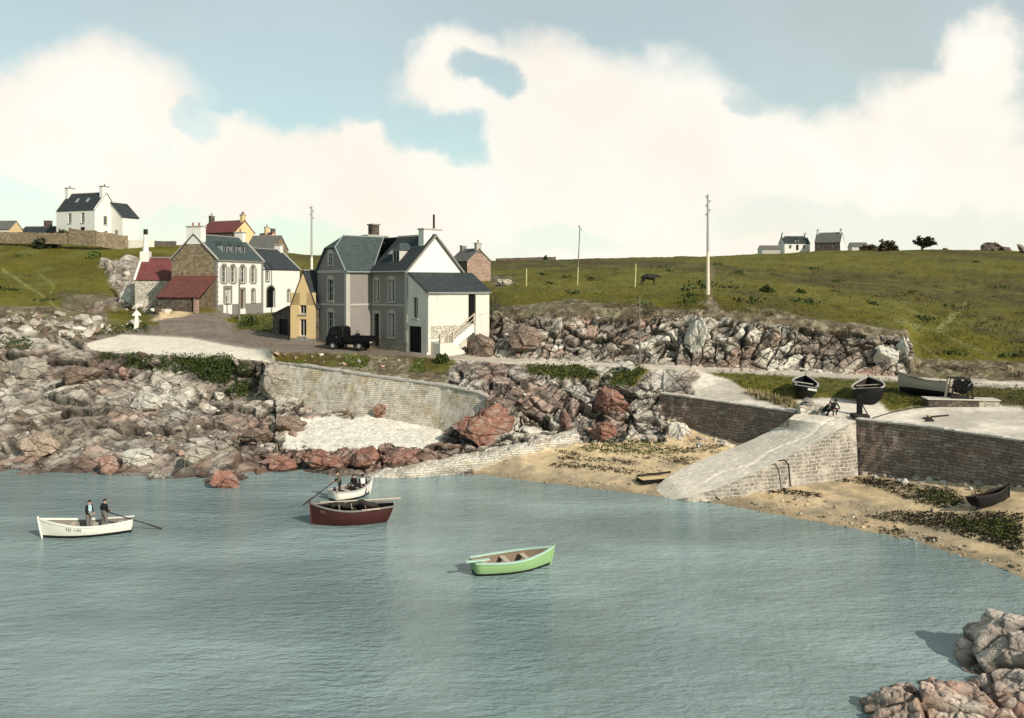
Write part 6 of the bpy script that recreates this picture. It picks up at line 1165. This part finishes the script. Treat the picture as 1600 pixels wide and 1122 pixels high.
# garden walls on the left hill
def plain_wall(name, label, pts_, hgt, mat, th=.5, seed=1):
    t_ = thing(name, label, 'stone wall', tuple(pts_[0])); mb = MB(); rr = random.Random(seed); o_ = pts_[0]
    for a, b_ in zip(pts_, pts_[1:]):
        k = max(1, int((b_-a).length/.8)); d = (b_-a).normalized(); n = Vector((d.y,-d.x,0)).normalized()*th/2; hs = [hgt*rr.uniform(.93,1.06) for _ in range(k+1)]
        for i in range(k):
            p, q = a.lerp(b_, i/k)-o_, a.lerp(b_, (i+1)/k)-o_
            mb.prism([p-n-Vector((0,0,1)), p+n-Vector((0,0,1)), p+n+Vector((0,0,hs[i])), p-n+Vector((0,0,hs[i]))], [q-n-Vector((0,0,1)), q+n-Vector((0,0,1)), q+n+Vector((0,0,hs[i+1])), q-n+Vector((0,0,hs[i+1]))])
    mb.build('masonry', M[mat], t_, weld=True); return t_
plain_wall('garden_wall', 'stone garden wall in front of the tall white hilltop house', [P(108,374,168), P(150,377,167), P(200,385,170)], 2.1, 'rubble', seed=1)
plain_wall('garden_wall', 'thin pale wall running downhill right from the hilltop garden', [P(200.5,385,170.2), P(224,383,176), P(240,382.5,178)], 1.2, 'cream', seed=2)
plain_wall('garden_wall', 'long low pale wall on the hilltop at the left edge of the view', [P(-60,372,171), P(30,372.5,170), P(107,374,168.3)], 1.25, 'rubble', seed=3)
plain_wall('field_wall', 'low dark dry stone wall on the left skyline beside the tapering chimney', [P(232,384,178), P(275,385,182)], 1.1, 'darkrubble', seed=4)
plain_wall('field_wall', 'broken dark field wall on the distant ridge left of the pole', [P(775,408.5,262), P(830,406.5,268), P(868,405.5,272)], .9, 'darkrubble', seed=5)

# ---------------------------------------------------------------- boulders
def boulder(name, label, px, py, wpx, hpx, col, seed, group=None, rough=.10, emb=.25, flat=1.0, tilt=0, cat='rock'):
    g = onland(px, py); sc_ = g.y/FPX; wx, hz = wpx*sc_, hpx*sc_; rr = np.random.default_rng(seed)
    if 'pale sea wall' in label: g.y -= 1.3
    bm = bmesh.new(); bmesh.ops.create_icosphere(bm, subdivisions=5, radius=1)
    v = np.array([x.co[:] for x in bm.verts]); k = rr.normal(size=(24, 3)); k /= np.linalg.norm(k, axis=1, keepdims=True); dst = rr.uniform(.42, .84, 24)
    for a, d in zip(k, dst): s = v@a; m_ = s > d; v[m_] -= (s[m_]-d)[:,None]*a*.93
    f1, f2, idx, dv_ = worley(v*1.7+seed*3.1, seed); v *= (1+.16*(hid(idx, seed)-.5)-.10*(1-np.clip((f2-f1)/.12, 0, 1)))[:,None]
    v *= (1+rough*fbm(v*2.2+seed, 4, seed)+.05*fbm(v*7+seed, 3, seed+5))[:,None]; v *= np.array((wx/2, max(wx*.42, hz*.5)*flat, hz*.62))
    for x, q in zip(bm.verts, v): x.co = q
    me = bpy.data.meshes.new(name); bm.to_mesh(me); bm.free(); n = len(me.vertices)
    tone = 1+.35*fbm(v*1.3+seed*2, 4, seed+9)[:,None]; c = np.array(col)*tone; li = np.clip(fbm(v*3+seed, 3, seed+2)[:,None]*2, 0, 1)*.4; c = c*(1-li)+np.array((.5,.45,.38))*li*.9
    a = me.color_attributes.new('Col', 'FLOAT_COLOR', 'POINT'); a.data.foreach_set('color', np.concatenate([np.clip(c, .01, .8), np.ones((n, 1))], 1).astype(np.float32).ravel())
    a = me.attributes.new('rockw', 'FLOAT', 'POINT'); a.data.foreach_set('value', np.full(n, .8, np.float32)); me.materials.append(M['ground'])
    o = bpy.data.objects.new(name, me); COL.objects.link(o); o.location = (g.x, g.y+wx*.1, g.z+hz*(.5-emb)); o.rotation_euler = (0, tilt, rr.uniform(-.3,.3)); return tag(o, label, cat, group)
RED, BRN, GRY, PAL = (.30,.145,.105), (.20,.14,.105), (.34,.29,.235), (.58,.53,.45)
BL = [('grey brown rock closing the left end of the pale sea wall', 428, 612, 66, 70, GRY), ('big rounded red brown rock at the right end of the white pebble cove', 762, 690, 118, 66, RED), ('reddish sloping rock face above the beach, left of the brown quay wall', 952, 640, 66, 52, RED), ('red triangular rock at the inner end of the stone causeway', 944, 690, 72, 40, RED),
 ('dark red upright rock between the pebble cove and the beach rocks', 884, 672, 32, 38, (.22,.12,.10)), ('large brown boulder at the foot of the outside stairs of the white lean-to', 752, 552, 70, 50, BRN), ('tall brown rock outcrop right of the stairs at the left end of the cliff', 822, 548, 92, 66, BRN),
 ('reddish rock awash at the tip of the left rocky point', 352, 763, 62, 34, RED), ('squat pale topped boulder standing in the water by the left rocks', 243, 750, 42, 24, GRY), ('reddish block in the water left of the squat boulder', 168, 738, 40, 38, (.34,.20,.15)),
 ('flat red rock at the left end of the low tide rocks below the cove', 440, 735, 66, 34, RED), ('long red low rock in front of the white pebbles, left of the middle', 505, 730, 74, 36, (.26,.13,.10)), ('red low rock in front of the white pebbles, right of the middle', 570, 728, 70, 34, RED), ('red low rock beside the seaward end of the stone causeway', 622, 722, 58, 28, (.32,.16,.12)),
 ('dark brown rock at the left end of the white pebbles', 452, 672, 56, 34, BRN), ('brown ledge rock left of the pebble cove', 395, 690, 80, 34, BRN), ('pale rounded stone under the green bank, left of two', 312, 620, 27, 15, PAL), ('pale rounded stone under the green bank, right of two', 338, 624, 25, 15, PAL),
 ('red rock breaking through the middle foot of the pale sea wall', 594, 648, 44, 28, RED), ('large white rock slab leaning in the cliff below the tallest pole', 1088, 545, 36, 62, PAL), ('white rock at the right end of the roadside cliff', 1385, 572, 62, 46, PAL), ('pale upright rock at the far right tip of the roadside cliff', 1410, 560, 24, 44, PAL),
 ('pale boulder on the road edge above the brown quay wall', 982, 580, 40, 24, PAL), ('white scree boulder left of the brown quay wall foot', 1060, 682, 52, 34, PAL), ('white slab of rock on the slope under the green bank', 228, 640, 70, 34, PAL), ('pinkish slab of rock above the white slab on the left slope', 196, 590, 42, 24, (.40,.24,.18)),
 ('big pale grey crag in the upper left cliff', 40, 590, 74, 46, GRY), ('broad brown crag jutting from the middle of the left cliff', 118, 600, 84, 44, BRN), ('low pinkish crag at the water on the left cliff foot', 60, 708, 86, 44, (.38,.28,.21)), ('long pale slab rock lying above the squat boulder', 215, 722, 84, 30, PAL), ('grey rounded rocks hump beside the reddish point', 300, 728, 66, 36, GRY),
 ('pointed rock outcrop on the right skyline, left one', 1548, 389, 44, 20, BRN), ('lower rock outcrop on the right skyline beside the pointed one', 1576, 390, 26, 15, BRN), ('broad rock outcrop at the right end of the skyline', 1606, 396, 40, 20, (.24,.18,.14)), ('small rock on the skyline between conifer and outcrops', 1478, 389, 12, 6, BRN),
 ('pale rock beside the white marker shed slope, under the red roofed cottage', 205, 478, 46, 44, PAL), ('ochre rock by the road at the far right of the scrub slope', 1578, 580, 16, 18, (.42,.32,.22)), ('pale rock below the pink stone house on the hill edge', 786, 446, 36, 18, (.42,.36,.27))]
for i, (lab, px, py, w_, h_, c) in enumerate(BL): boulder('boulder' if h_ < 40 else 'rock_outcrop', lab, px, py, w_, h_, c, 20+i, emb=.42 if 'skyline' in lab else .25, tilt=.35 if 'skyline' in lab else 0)
# foreground rocks
for nm2, lab, loc_, dims, col, sd in (('foreground_rock', 'large pale topped rock filling the lower right corner of the view', (20.3, 29.3, -.5), (9.6, 7.4, 4.9), (.54,.44,.36), 3), ('foreground_rock', 'lower pinkish rock at the bottom edge, left of the large corner rock', (14.4, 27.0, -.3), (7.4, 4.4, 2.3), (.50,.37,.29), 8)):
    bm = bmesh.new(); bmesh.ops.create_icosphere(bm, subdivisions=7, radius=1); v = np.array([x.co[:] for x in bm.verts]); rr = np.random.default_rng(sd); k = rr.normal(size=(18, 3)); k /= np.linalg.norm(k, axis=1, keepdims=True)
    for a, d in zip(k, rr.uniform(.72, .96, 18)): s = v@a; m_ = s > d; v[m_] -= (s[m_]-d)[:,None]*a*.8
    w_ = v*np.array(dims)/2; nr_ = v/np.linalg.norm(v, axis=1, keepdims=True); nr_[:,2] = abs(nr_[:,2])+.3
    ha, ta, ca, ia = blocks(w_+sd*7, RL, (3.2, 2.2, 1.1), 500+sd, .3, .12); hb_, tb_, cb2, ib = blocks(w_+sd*3, RS, (1.1, .8, .42), 600+sd, .4, .06)
    w_ = w_+nr_*(.55*ha+.9*ta-.28*(1-ca)+.09*hb_+.14*tb_-.06*(1-cb2)+.45*fbm(w_*.5, 4, 8)+.08*fbm(w_*3, 4, 9)+.03*fbm(w_*12, 3, 10))[:,None]
    for x, q in zip(bm.verts, w_): x.co = q
    me = bpy.data.meshes.new(nm2); bm.to_mesh(me); bm.free(); n = len(me.vertices); c = np.array(col)*(.75+.5*hid(ia, 9)[:,None])*(1+.35*fbm(w_*.8, 4, 30+sd)[:,None]); li = np.clip(fbm(w_*1.1+3, 4, 31)[:,None]*2.2+.15, 0, 1)*.65; c = c*(1-li)+np.array((.60,.52,.43))*li; rd_ = np.clip(fbm(w_*.7+9, 4, 32)[:,None]*2.5-.1, 0, 1)*.65; c = c*(1-rd_)+np.array((.42,.21,.15))*rd_
    dk = np.clip(fbm(w_*.6+4, 4, 33)[:,None]*3-.5, 0, 1)*.7; c = c*(1-dk)+np.array((.09,.07,.06))*dk; c = c*(.3+.7*np.minimum(ca, .35+.65*cb2))[:,None]; wt = np.clip(1-(w_[:,2:3]+loc_[2])/.45, 0, 1)*.7; c = c*(1-wt)+np.array((.09,.06,.045))*wt
    a = me.color_attributes.new('Col', 'FLOAT_COLOR', 'POINT'); a.data.foreach_set('color', np.concatenate([np.clip(c, .01, .8), np.ones((n, 1))], 1).astype(np.float32).ravel()); a = me.attributes.new('rockw', 'FLOAT', 'POINT'); a.data.foreach_set('value', np.full(n, .6, np.float32)); me.materials.append(M['ground'])
    o = bpy.data.objects.new(nm2, me); COL.objects.link(o); o.location = loc_; tag(o, lab, 'rock')

# ---------------------------------------------------------------- growing things and loose stuff
def leafmesh(name, mat, pts_, size, n_per, spread, up=.3, seed=1, parent=None, blade=False, label=None, kind=None, cat=None):
    rr = np.random.default_rng(seed); A = np.repeat(np.array(pts_), n_per, 0); n = len(A); A = A+rr.normal(size=(n, 3))*np.array(spread)
    d = rr.normal(size=(n, 3)); d[:,2] += up*3
    d /= np.linalg.norm(d, axis=1, keepdims=True); s = np.cross(d, rr.normal(size=(n, 3))); s /= np.linalg.norm(s, axis=1, keepdims=True)+1e-9
    sz = (size*rr.uniform(.5, 1.3, n))[:,None]; wd = .16 if blade else .42
    if blade: v = np.stack([A-s*sz*wd, A+s*sz*wd, A+d*sz], 1); f = np.arange(n*3).reshape(n, 3); k = 3
    else: v = np.stack([A, A+d*sz*.5+s*sz*wd, A+d*sz, A+d*sz*.5-s*sz*wd], 1); f = np.arange(n*4).reshape(n, 4); k = 4
    me = bpy.data.meshes.new(name); me.vertices.add(n*k); me.vertices.foreach_set('co', v.astype(np.float32).ravel()); me.loops.add(n*k); me.loops.foreach_set('vertex_index', f.astype(np.int32).ravel()); me.polygons.add(n); me.polygons.foreach_set('loop_start', np.arange(0, n*k, k, dtype=np.int32)); me.update(calc_edges=True)
    cl_ = fbm(A*.6, 3, seed+4)*.35; tn = np.clip(rr.uniform(0, 1, n)*.6+.2+cl_, 0, 1); a = me.attributes.new('tone', 'FLOAT', 'POINT'); a.data.foreach_set('value', np.repeat(tn, k).astype(np.float32)); me.materials.append(M[mat])
    o = bpy.data.objects.new(name, me); COL.objects.link(o)
    if parent: o.parent = parent
    return tag(o, label, cat, None, kind)
def scatter(polys, n, seed=1, lift=0):
    rr = np.random.default_rng(seed); out = []
    area = []
    for p in polys: a = np.array(p); area.append((np.ptp(a[:,0])*np.ptp(a[:,1])))
    for p, ar in zip(polys, area):
        a = np.array(p); k = int(n*ar/sum(area)); x = rr.uniform(a[:,0].min(), a[:,0].max(), k); y = rr.uniform(a[:,1].min(), a[:,1].max(), k); jx = rr.normal(size=k)*3; m_ = inside(p, x+jx, y+jx*.5)
        for q in zip(x[m_], y[m_]):
            g = ground(*q)
            if g: out.append((g.x, g.y, g.z+lift))
    return out
bank = [[(150,552),(215,556),(300,558),(352,556),(384,566),(390,600),(386,622),(366,618),(340,600),(300,582),(240,578),(190,576),(160,566)], [(270,560),(375,562),(388,618),(350,606),(300,586)]]
leafmesh('bank_ivy', 'leafdark', [p for p in scatter(bank, 2600, 2, .05) if fbm(np.array([p])*.5, 3, 9)[0] > -.16], .17, 15, (.22,.22,.13), seed=2, kind='stuff', label='dark green ivy and bushes hanging over the bank below the pale lay-by', cat='shrubs')
vg = [[(425,549),(470,551),(570,556),(576,574),(470,573),(425,561)], [(640,560),(700,558),(712,566),(690,584),(642,582)]]
leafmesh('verge_plants', 'leaflime', [p for p in scatter(vg, 1700, 3) if fbm(np.array([p])*.55, 3, 5)[0] > -.08], .13, 9, (.13,.13,.045), seed=3, kind='stuff', label='bright green plants along the road verge above the pale sea wall', cat='plants')
rk = [[(820,571),(900,569),(935,582),(925,592),(870,592),(825,586)], [(950,582),(1000,570),(1010,578),(985,606),(955,604)], [(355,501),(372,492),(428,490),(428,520),(382,517)], [(120,512),(225,505),(240,518),(150,525)], [(0,532),(45,526),(50,545),(0,548)]]
leafmesh('rock_greenery', 'leafdark', scatter(rk, 1300, 4), .18, 9, (.14,.14,.08), seed=4, kind='stuff', label='dark green plants growing among the rocks and on the road island', cat='plants')
qv = [[(1100,578),(1230,586),(1600,604),(1750,613),(1750,640),(1600,636),(1500,626),(1430,635),(1392,638),(1380,627),(1290,619),(1225,624),(1165,605)]]
leafmesh('verge_grass', 'leafgrass', scatter(qv, 2600, 5), .20, 6, (.12,.12,.03), .5, 5, blade=True, kind='stuff', label='rough green grass on the quay verge around the beached boats', cat='grass')
hl = [[(770,440),(800,425),(1000,415),(1400,400),(1600,410),(1600,560),(1450,560),(1420,515),(1250,495),(1050,480),(860,478),(790,480)], [(0,400),(180,400),(160,440),(120,470),(0,475)], [(0,375),(200,386),(280,384),(280,396),(170,404),(0,398)]]
leafmesh('hill_grass', 'leafgrass', scatter(hl, 5200, 6), .26, 5, (.35,.35,.03), .5, 6, blade=True, kind='stuff', label='rough grass over the two hillsides', cat='grass')
hg = [[(800,430),(1000,418),(1240,420),(1500,430),(1600,480),(1600,540),(1400,480),(1200,440),(1050,440)]]
def clumps(polys, n, seed, r_):
    rr = np.random.default_rng(seed); o_ = []
    for p in scatter(polys, n, seed):
        s = r_*rr.uniform(.4, 1.3)
        for k in range(int(9*s/r_)+3): o_.append((p[0]+rr.normal()*s*1.4, p[1]+rr.normal()*s, p[2]+abs(rr.normal())*s*.28))
    return o_
leafmesh('heather', 'leafbrown', clumps(hg+[[(760,478),(900,470),(1060,482),(1330,502),(1425,520),(1425,538),(1340,532),(1080,508),(790,506)], [(1428,560),(1600,570),(1740,572),(1740,594),(1600,592),(1430,586)], [(90,455),(190,465),(240,490),(150,500),(0,520),(0,482)]], 260, 7, .55), .30, 6, (.2,.2,.10), .4, 7, blade=True, kind='stuff', label='brown heather and dry growth on the slopes and along the cliff top', cat='heather')
leafmesh('gorse', 'leafdark', clumps(hl[:2], 46, 8, .6), .32, 8, (.2,.2,.14), .3, 8, kind='stuff', label='low dark green gorse tufts scattered over the hillsides', cat='gorse')
st_ = [[(1165,612),(1240,628),(1252,640),(1190,628)], [(1450,640),(1460,600),(1420,605)]]
leafmesh('dry_grass', 'straw', scatter(st_[:1], 260, 9), .45, 8, (.18,.12,.05), .8, 9, blade=True, kind='stuff', label='dry straw coloured grass along the top of the brown quay wall', cat='grass')
# tide wrack
wr = [[(1355,806),(1370,800),(1440,798),(1500,803),(1560,800),(1600,800),(1600,868),(1560,850),(1500,836),(1440,822),(1380,814)], [(1400,752),(1450,760),(1500,766),(1510,790),(1470,794),(1430,784),(1380,766),(1340,752),(1345,746)], [(1520,768),(1565,764),(1572,776),(1530,780)], [(1372,830),(1412,826),(1412,838)], [(1440,842),(1465,840),(1462,848)]]
wr2 = [[(880,712),(940,716),(1000,722),(1000,727),(930,723),(870,718)], [(860,722),(960,730),(1010,738),(1008,743),(950,737),(850,727)], [(980,716),(1040,712),(1095,716),(1080,726),(1030,724),(1060,718)], [(1075,686),(1100,680),(1105,688),(1080,692)], [(1040,700),(1110,694),(1130,698),(1110,706),(1050,708)], [(1180,766),(1215,762),(1290,772),(1280,778),(1230,772)], [(1270,745),(1340,746),(1400,756),(1390,760),(1300,750)], [(880,702),(915,710),(905,714),(870,706)]]
leafmesh('seaweed', 'weed', scatter(wr, 4200, 11)+scatter(wr2, 2200, 12), .11, 8, (.11,.09,.015), .0, 11, kind='stuff', label='dark wrack of seaweed strewn over the sand', cat='seaweed')
al = [[(905,698),(945,688),(1000,686),(1050,695),(1078,708),(1020,712),(960,708),(915,706)], [(1420,764),(1490,770),(1500,786),(1450,784)], [(1470,812),(1590,810),(1590,845),(1520,832)]]
leafmesh('green_weed', 'algae', scatter(al, 1900, 13), .11, 7, (.10,.08,.02), .1, 13, kind='stuff', label='green weed and algae patches on the sand', cat='seaweed')
# loose stones
def rubble(name, label, polys, n, s0, s1, cols_, seed):
    rr = np.random.default_rng(seed); V = []; Fc = []; Cc = []; base_bm = []
    for k in range(14):
        bm = bmesh.new(); p = rr.normal(size=(13, 3)); p /= np.linalg.norm(p, axis=1, keepdims=True); p *= np.array((1,.8,.62))*rr.uniform(.8, 1.1, (13, 1))
        for q in p: bm.verts.new(q)
        bmesh.ops.convex_hull(bm, input=bm.verts); bmesh.ops.delete(bm, geom=[v for v in bm.verts if not v.link_faces], context='VERTS'); bm.verts.index_update(); base_bm.append((np.array([v.co[:] for v in bm.verts]), [[v.index for v in f.verts] for f in bm.faces])); bm.free()
    cnt = 0
    for p in scatter(polys, n, seed):
        bv, bf_ = base_bm[rr.integers(14)]; s = s0+(s1-s0)*rr.uniform()**3; a = rr.uniform(0, 6.28); rot = np.array(Euler((rr.uniform(-.5,.5), rr.uniform(-.5,.5), a)).to_matrix()); V.append((bv*s)@rot.T+np.array(p)+np.array((0,0,s*.2))); Fc += [[i+cnt for i in f] for f in bf_]; cnt += len(bv)
        c = np.array(cols_[rr.integers(len(cols_))])*rr.uniform(.7, 1.25); Cc.append(np.tile(c, (len(bv), 1)))
    V = np.concatenate(V); Cc = np.concatenate(Cc); me = bpy.data.meshes.new(name); me.from_pydata([tuple(v) for v in V], [], Fc)
    a = me.color_attributes.new('Col', 'FLOAT_COLOR', 'POINT'); a.data.foreach_set('color', np.concatenate([np.clip(Cc, .01, .8), np.ones((len(Cc), 1))], 1).astype(np.float32).ravel()); a = me.attributes.new('rockw', 'FLOAT', 'POINT'); a.data.foreach_set('value', np.full(len(Cc), .3, np.float32)); me.materials.append(M['ground'])
    o = bpy.data.objects.new(name, me); COL.objects.link(o); return tag(o, label, 'stones', None, 'stuff')
rubble('rubble', 'loose pale and brown stones over the rocky shore', [[(250,600),(420,610),(430,690),(300,720),(230,690)], [(700,610),(1030,610),(1040,690),(900,690),(720,680)], [(380,660),(460,640),(480,700),(400,720)]], 230, .10, .55, [PAL, GRY, BRN, (.36,.24,.18), (.46,.40,.32)], 21)
rubble('scree', 'pale scree among the scrub on the left slope', [[(0,488),(130,492),(215,505),(150,530),(60,525),(0,530)], [(160,420),(250,440),(268,488),(200,490)]], 420, .15, 1.0, [PAL, GRY, GRY, BRN, (.46,.40,.33)], 26)
rubble('rubble_below_quay', 'white and grey scree stones at the foot of the brown quay walls', [[(1030,640),(1080,660),(1180,700),(1150,704),(1040,690)], [(1335,738),(1450,750),(1600,762),(1600,770),(1440,758),(1335,746)], [(1040,768),(1110,772),(1180,762),(1100,790)]], 520, .10, .42, [PAL, PAL, (.5,.45,.38), GRY], 22)
rubble('shingle', 'shingle of small stones along the water line and over the sand', [[(760,742),(900,750),(1040,758),(1200,790),(1350,810),(1340,830),(1200,804),(1050,778),(900,762),(770,748)], [(1300,800),(1450,835),(1600,885),(1600,905),(1480,865),(1340,830)], [(860,690),(1040,690),(1040,740),(860,720)], [(1200,770),(1380,790),(1380,820),(1200,790)]], 2300, .05, .16, [(.42,.31,.18), (.30,.24,.16), (.5,.44,.34), (.2,.16,.11)], 23)
rubble('pebbles', 'white pebbles of the small cove', [[(440,700),(450,670),(520,655),(600,650),(690,664),(688,692),(640,702),(560,700)]], 1100, .04, .12, [PAL, (.66,.6,.52), (.5,.44,.36), (.7,.65,.57)], 24)
rubble('verge_stones', 'stones along the road edge and in front of the cliff foot', [[(425,552),(640,562),(700,575),(560,580)], [(770,556),(1000,570),(1200,580),(1430,588),(1430,582),(1200,574),(1000,562),(780,552)]], 420, .08, .4, [PAL, GRY, BRN, (.40,.26,.2)], 25)

# shrubs and the conifer on the skyline
def bush(label, px, py, wpx, hpx, mat, seed, name='shrub', dens=130):
    g = onland(px, py); s = g.y/FPX; a, h_ = wpx*s/2, hpx*s; t_ = thing(name, label, 'shrub', tuple(g)); rr = np.random.default_rng(seed); pts_ = []
    for _ in range(dens): d = rr.normal(size=3); d /= np.linalg.norm(d); d[2] = abs(d[2]); r_ = rr.uniform(.55, 1)*(1+.18*math.sin(5*d[0]+seed)); pts_.append((d[0]*a*r_, d[1]*a*.8*r_, d[2]*h_*r_))
    leafmesh('foliage', mat, pts_, min(a, h_)*.34, 9, (a*.09, a*.09, h_*.09), .1, seed, parent=t_); mb = MB()
    for k in range(4): b_ = rr.uniform(-.5,.5,2); mb.tube([(0,0,-.2),(b_[0]*a*.5,b_[1]*a*.5,h_*.4),(b_[0]*a,b_[1]*a,h_*.7)], [.10,.06,.03], 5)
    mb.build('stems', M['bark'], t_); return t_
bush('round dark bush in front of the hilltop garden wall', 96, 376, 27, 17, 'leafdark', 1); bush('wide dark bush on the grass below the hilltop wall', 70, 387, 34, 16, 'pine', 2); bush('small dark bush by the wall at the left edge on the hilltop', 22, 372, 9, 9, 'pine', 3)
bush('low green shrub on the left slope right of the wide dark bush', 148, 403, 20, 10, 'leaflime', 4); bush('pale grey rounded bush on the right skyline beside the cottages', 1387, 388, 26, 14, 'leafbrown', 5); bush('low spreading bush between the pale shed and the rounded grey bush', 1358, 388, 26, 8, 'leafbrown', 6)
bush('small round bush on the distant ridge left of the leaning pole', 852, 405, 7, 6, 'leafdark', 7); bush('dark bush on the hill slope under the far cottages', 1198, 457, 22, 9, 'leafdark', 8); bush('little dark bush on the slope right of the dark bush', 1252, 458, 13, 6, 'leafdark', 9)
bush('dark bush hugging the road island by the wooden post', 392, 508, 24, 12, 'leafdark', 10); bush('bush at the left foot of the stairs boulder', 690, 566, 20, 12, 'leafdark', 11)
g = onland(1440, 388); tr_ = thing('conifer_tree', 'wind bent dark conifer standing alone on the right skyline', 'tree', tuple(g)); s = g.y/FPX; mb = MB(); mb.tube([(0,0,-.5),(.1,0,1.2),(.5,.1,2.8),(1.0,.1,4.2)], [.42,.34,.22,.10], 8); mb.build('trunk', M['bark'], tr_); rr = np.random.default_rng(5); pts_ = []; mb = MB()
for k in range(26):
    a = rr.uniform(-1.0, 1.15); ln = rr.uniform(2.4, 4.6); b_ = Vector((.1+.25*rr.uniform(),rr.uniform(-.2,.2),rr.uniform(.3,1.7))); e_ = b_+Vector((math.sin(a*1.15)*ln*.95+.4, rr.uniform(-1.3,1.3), max(.25, math.cos(a*1.15))*ln*.80)); mb.tube([b_, b_.lerp(e_, .55)+Vector((0,0,.15)), e_], [.10,.06,.02], 5)
    for q in range(13): f = .35+.65*rr.uniform(); p = b_.lerp(e_, f); pts_.append((p.x+rr.normal()*.22, p.y+rr.normal()*.22, p.z+rr.normal()*.16))
mb.build('limbs', M['bark'], tr_); leafmesh('crown', 'pine', pts_, .62, 8, (.22,.22,.14), .15, 55, parent=tr_)
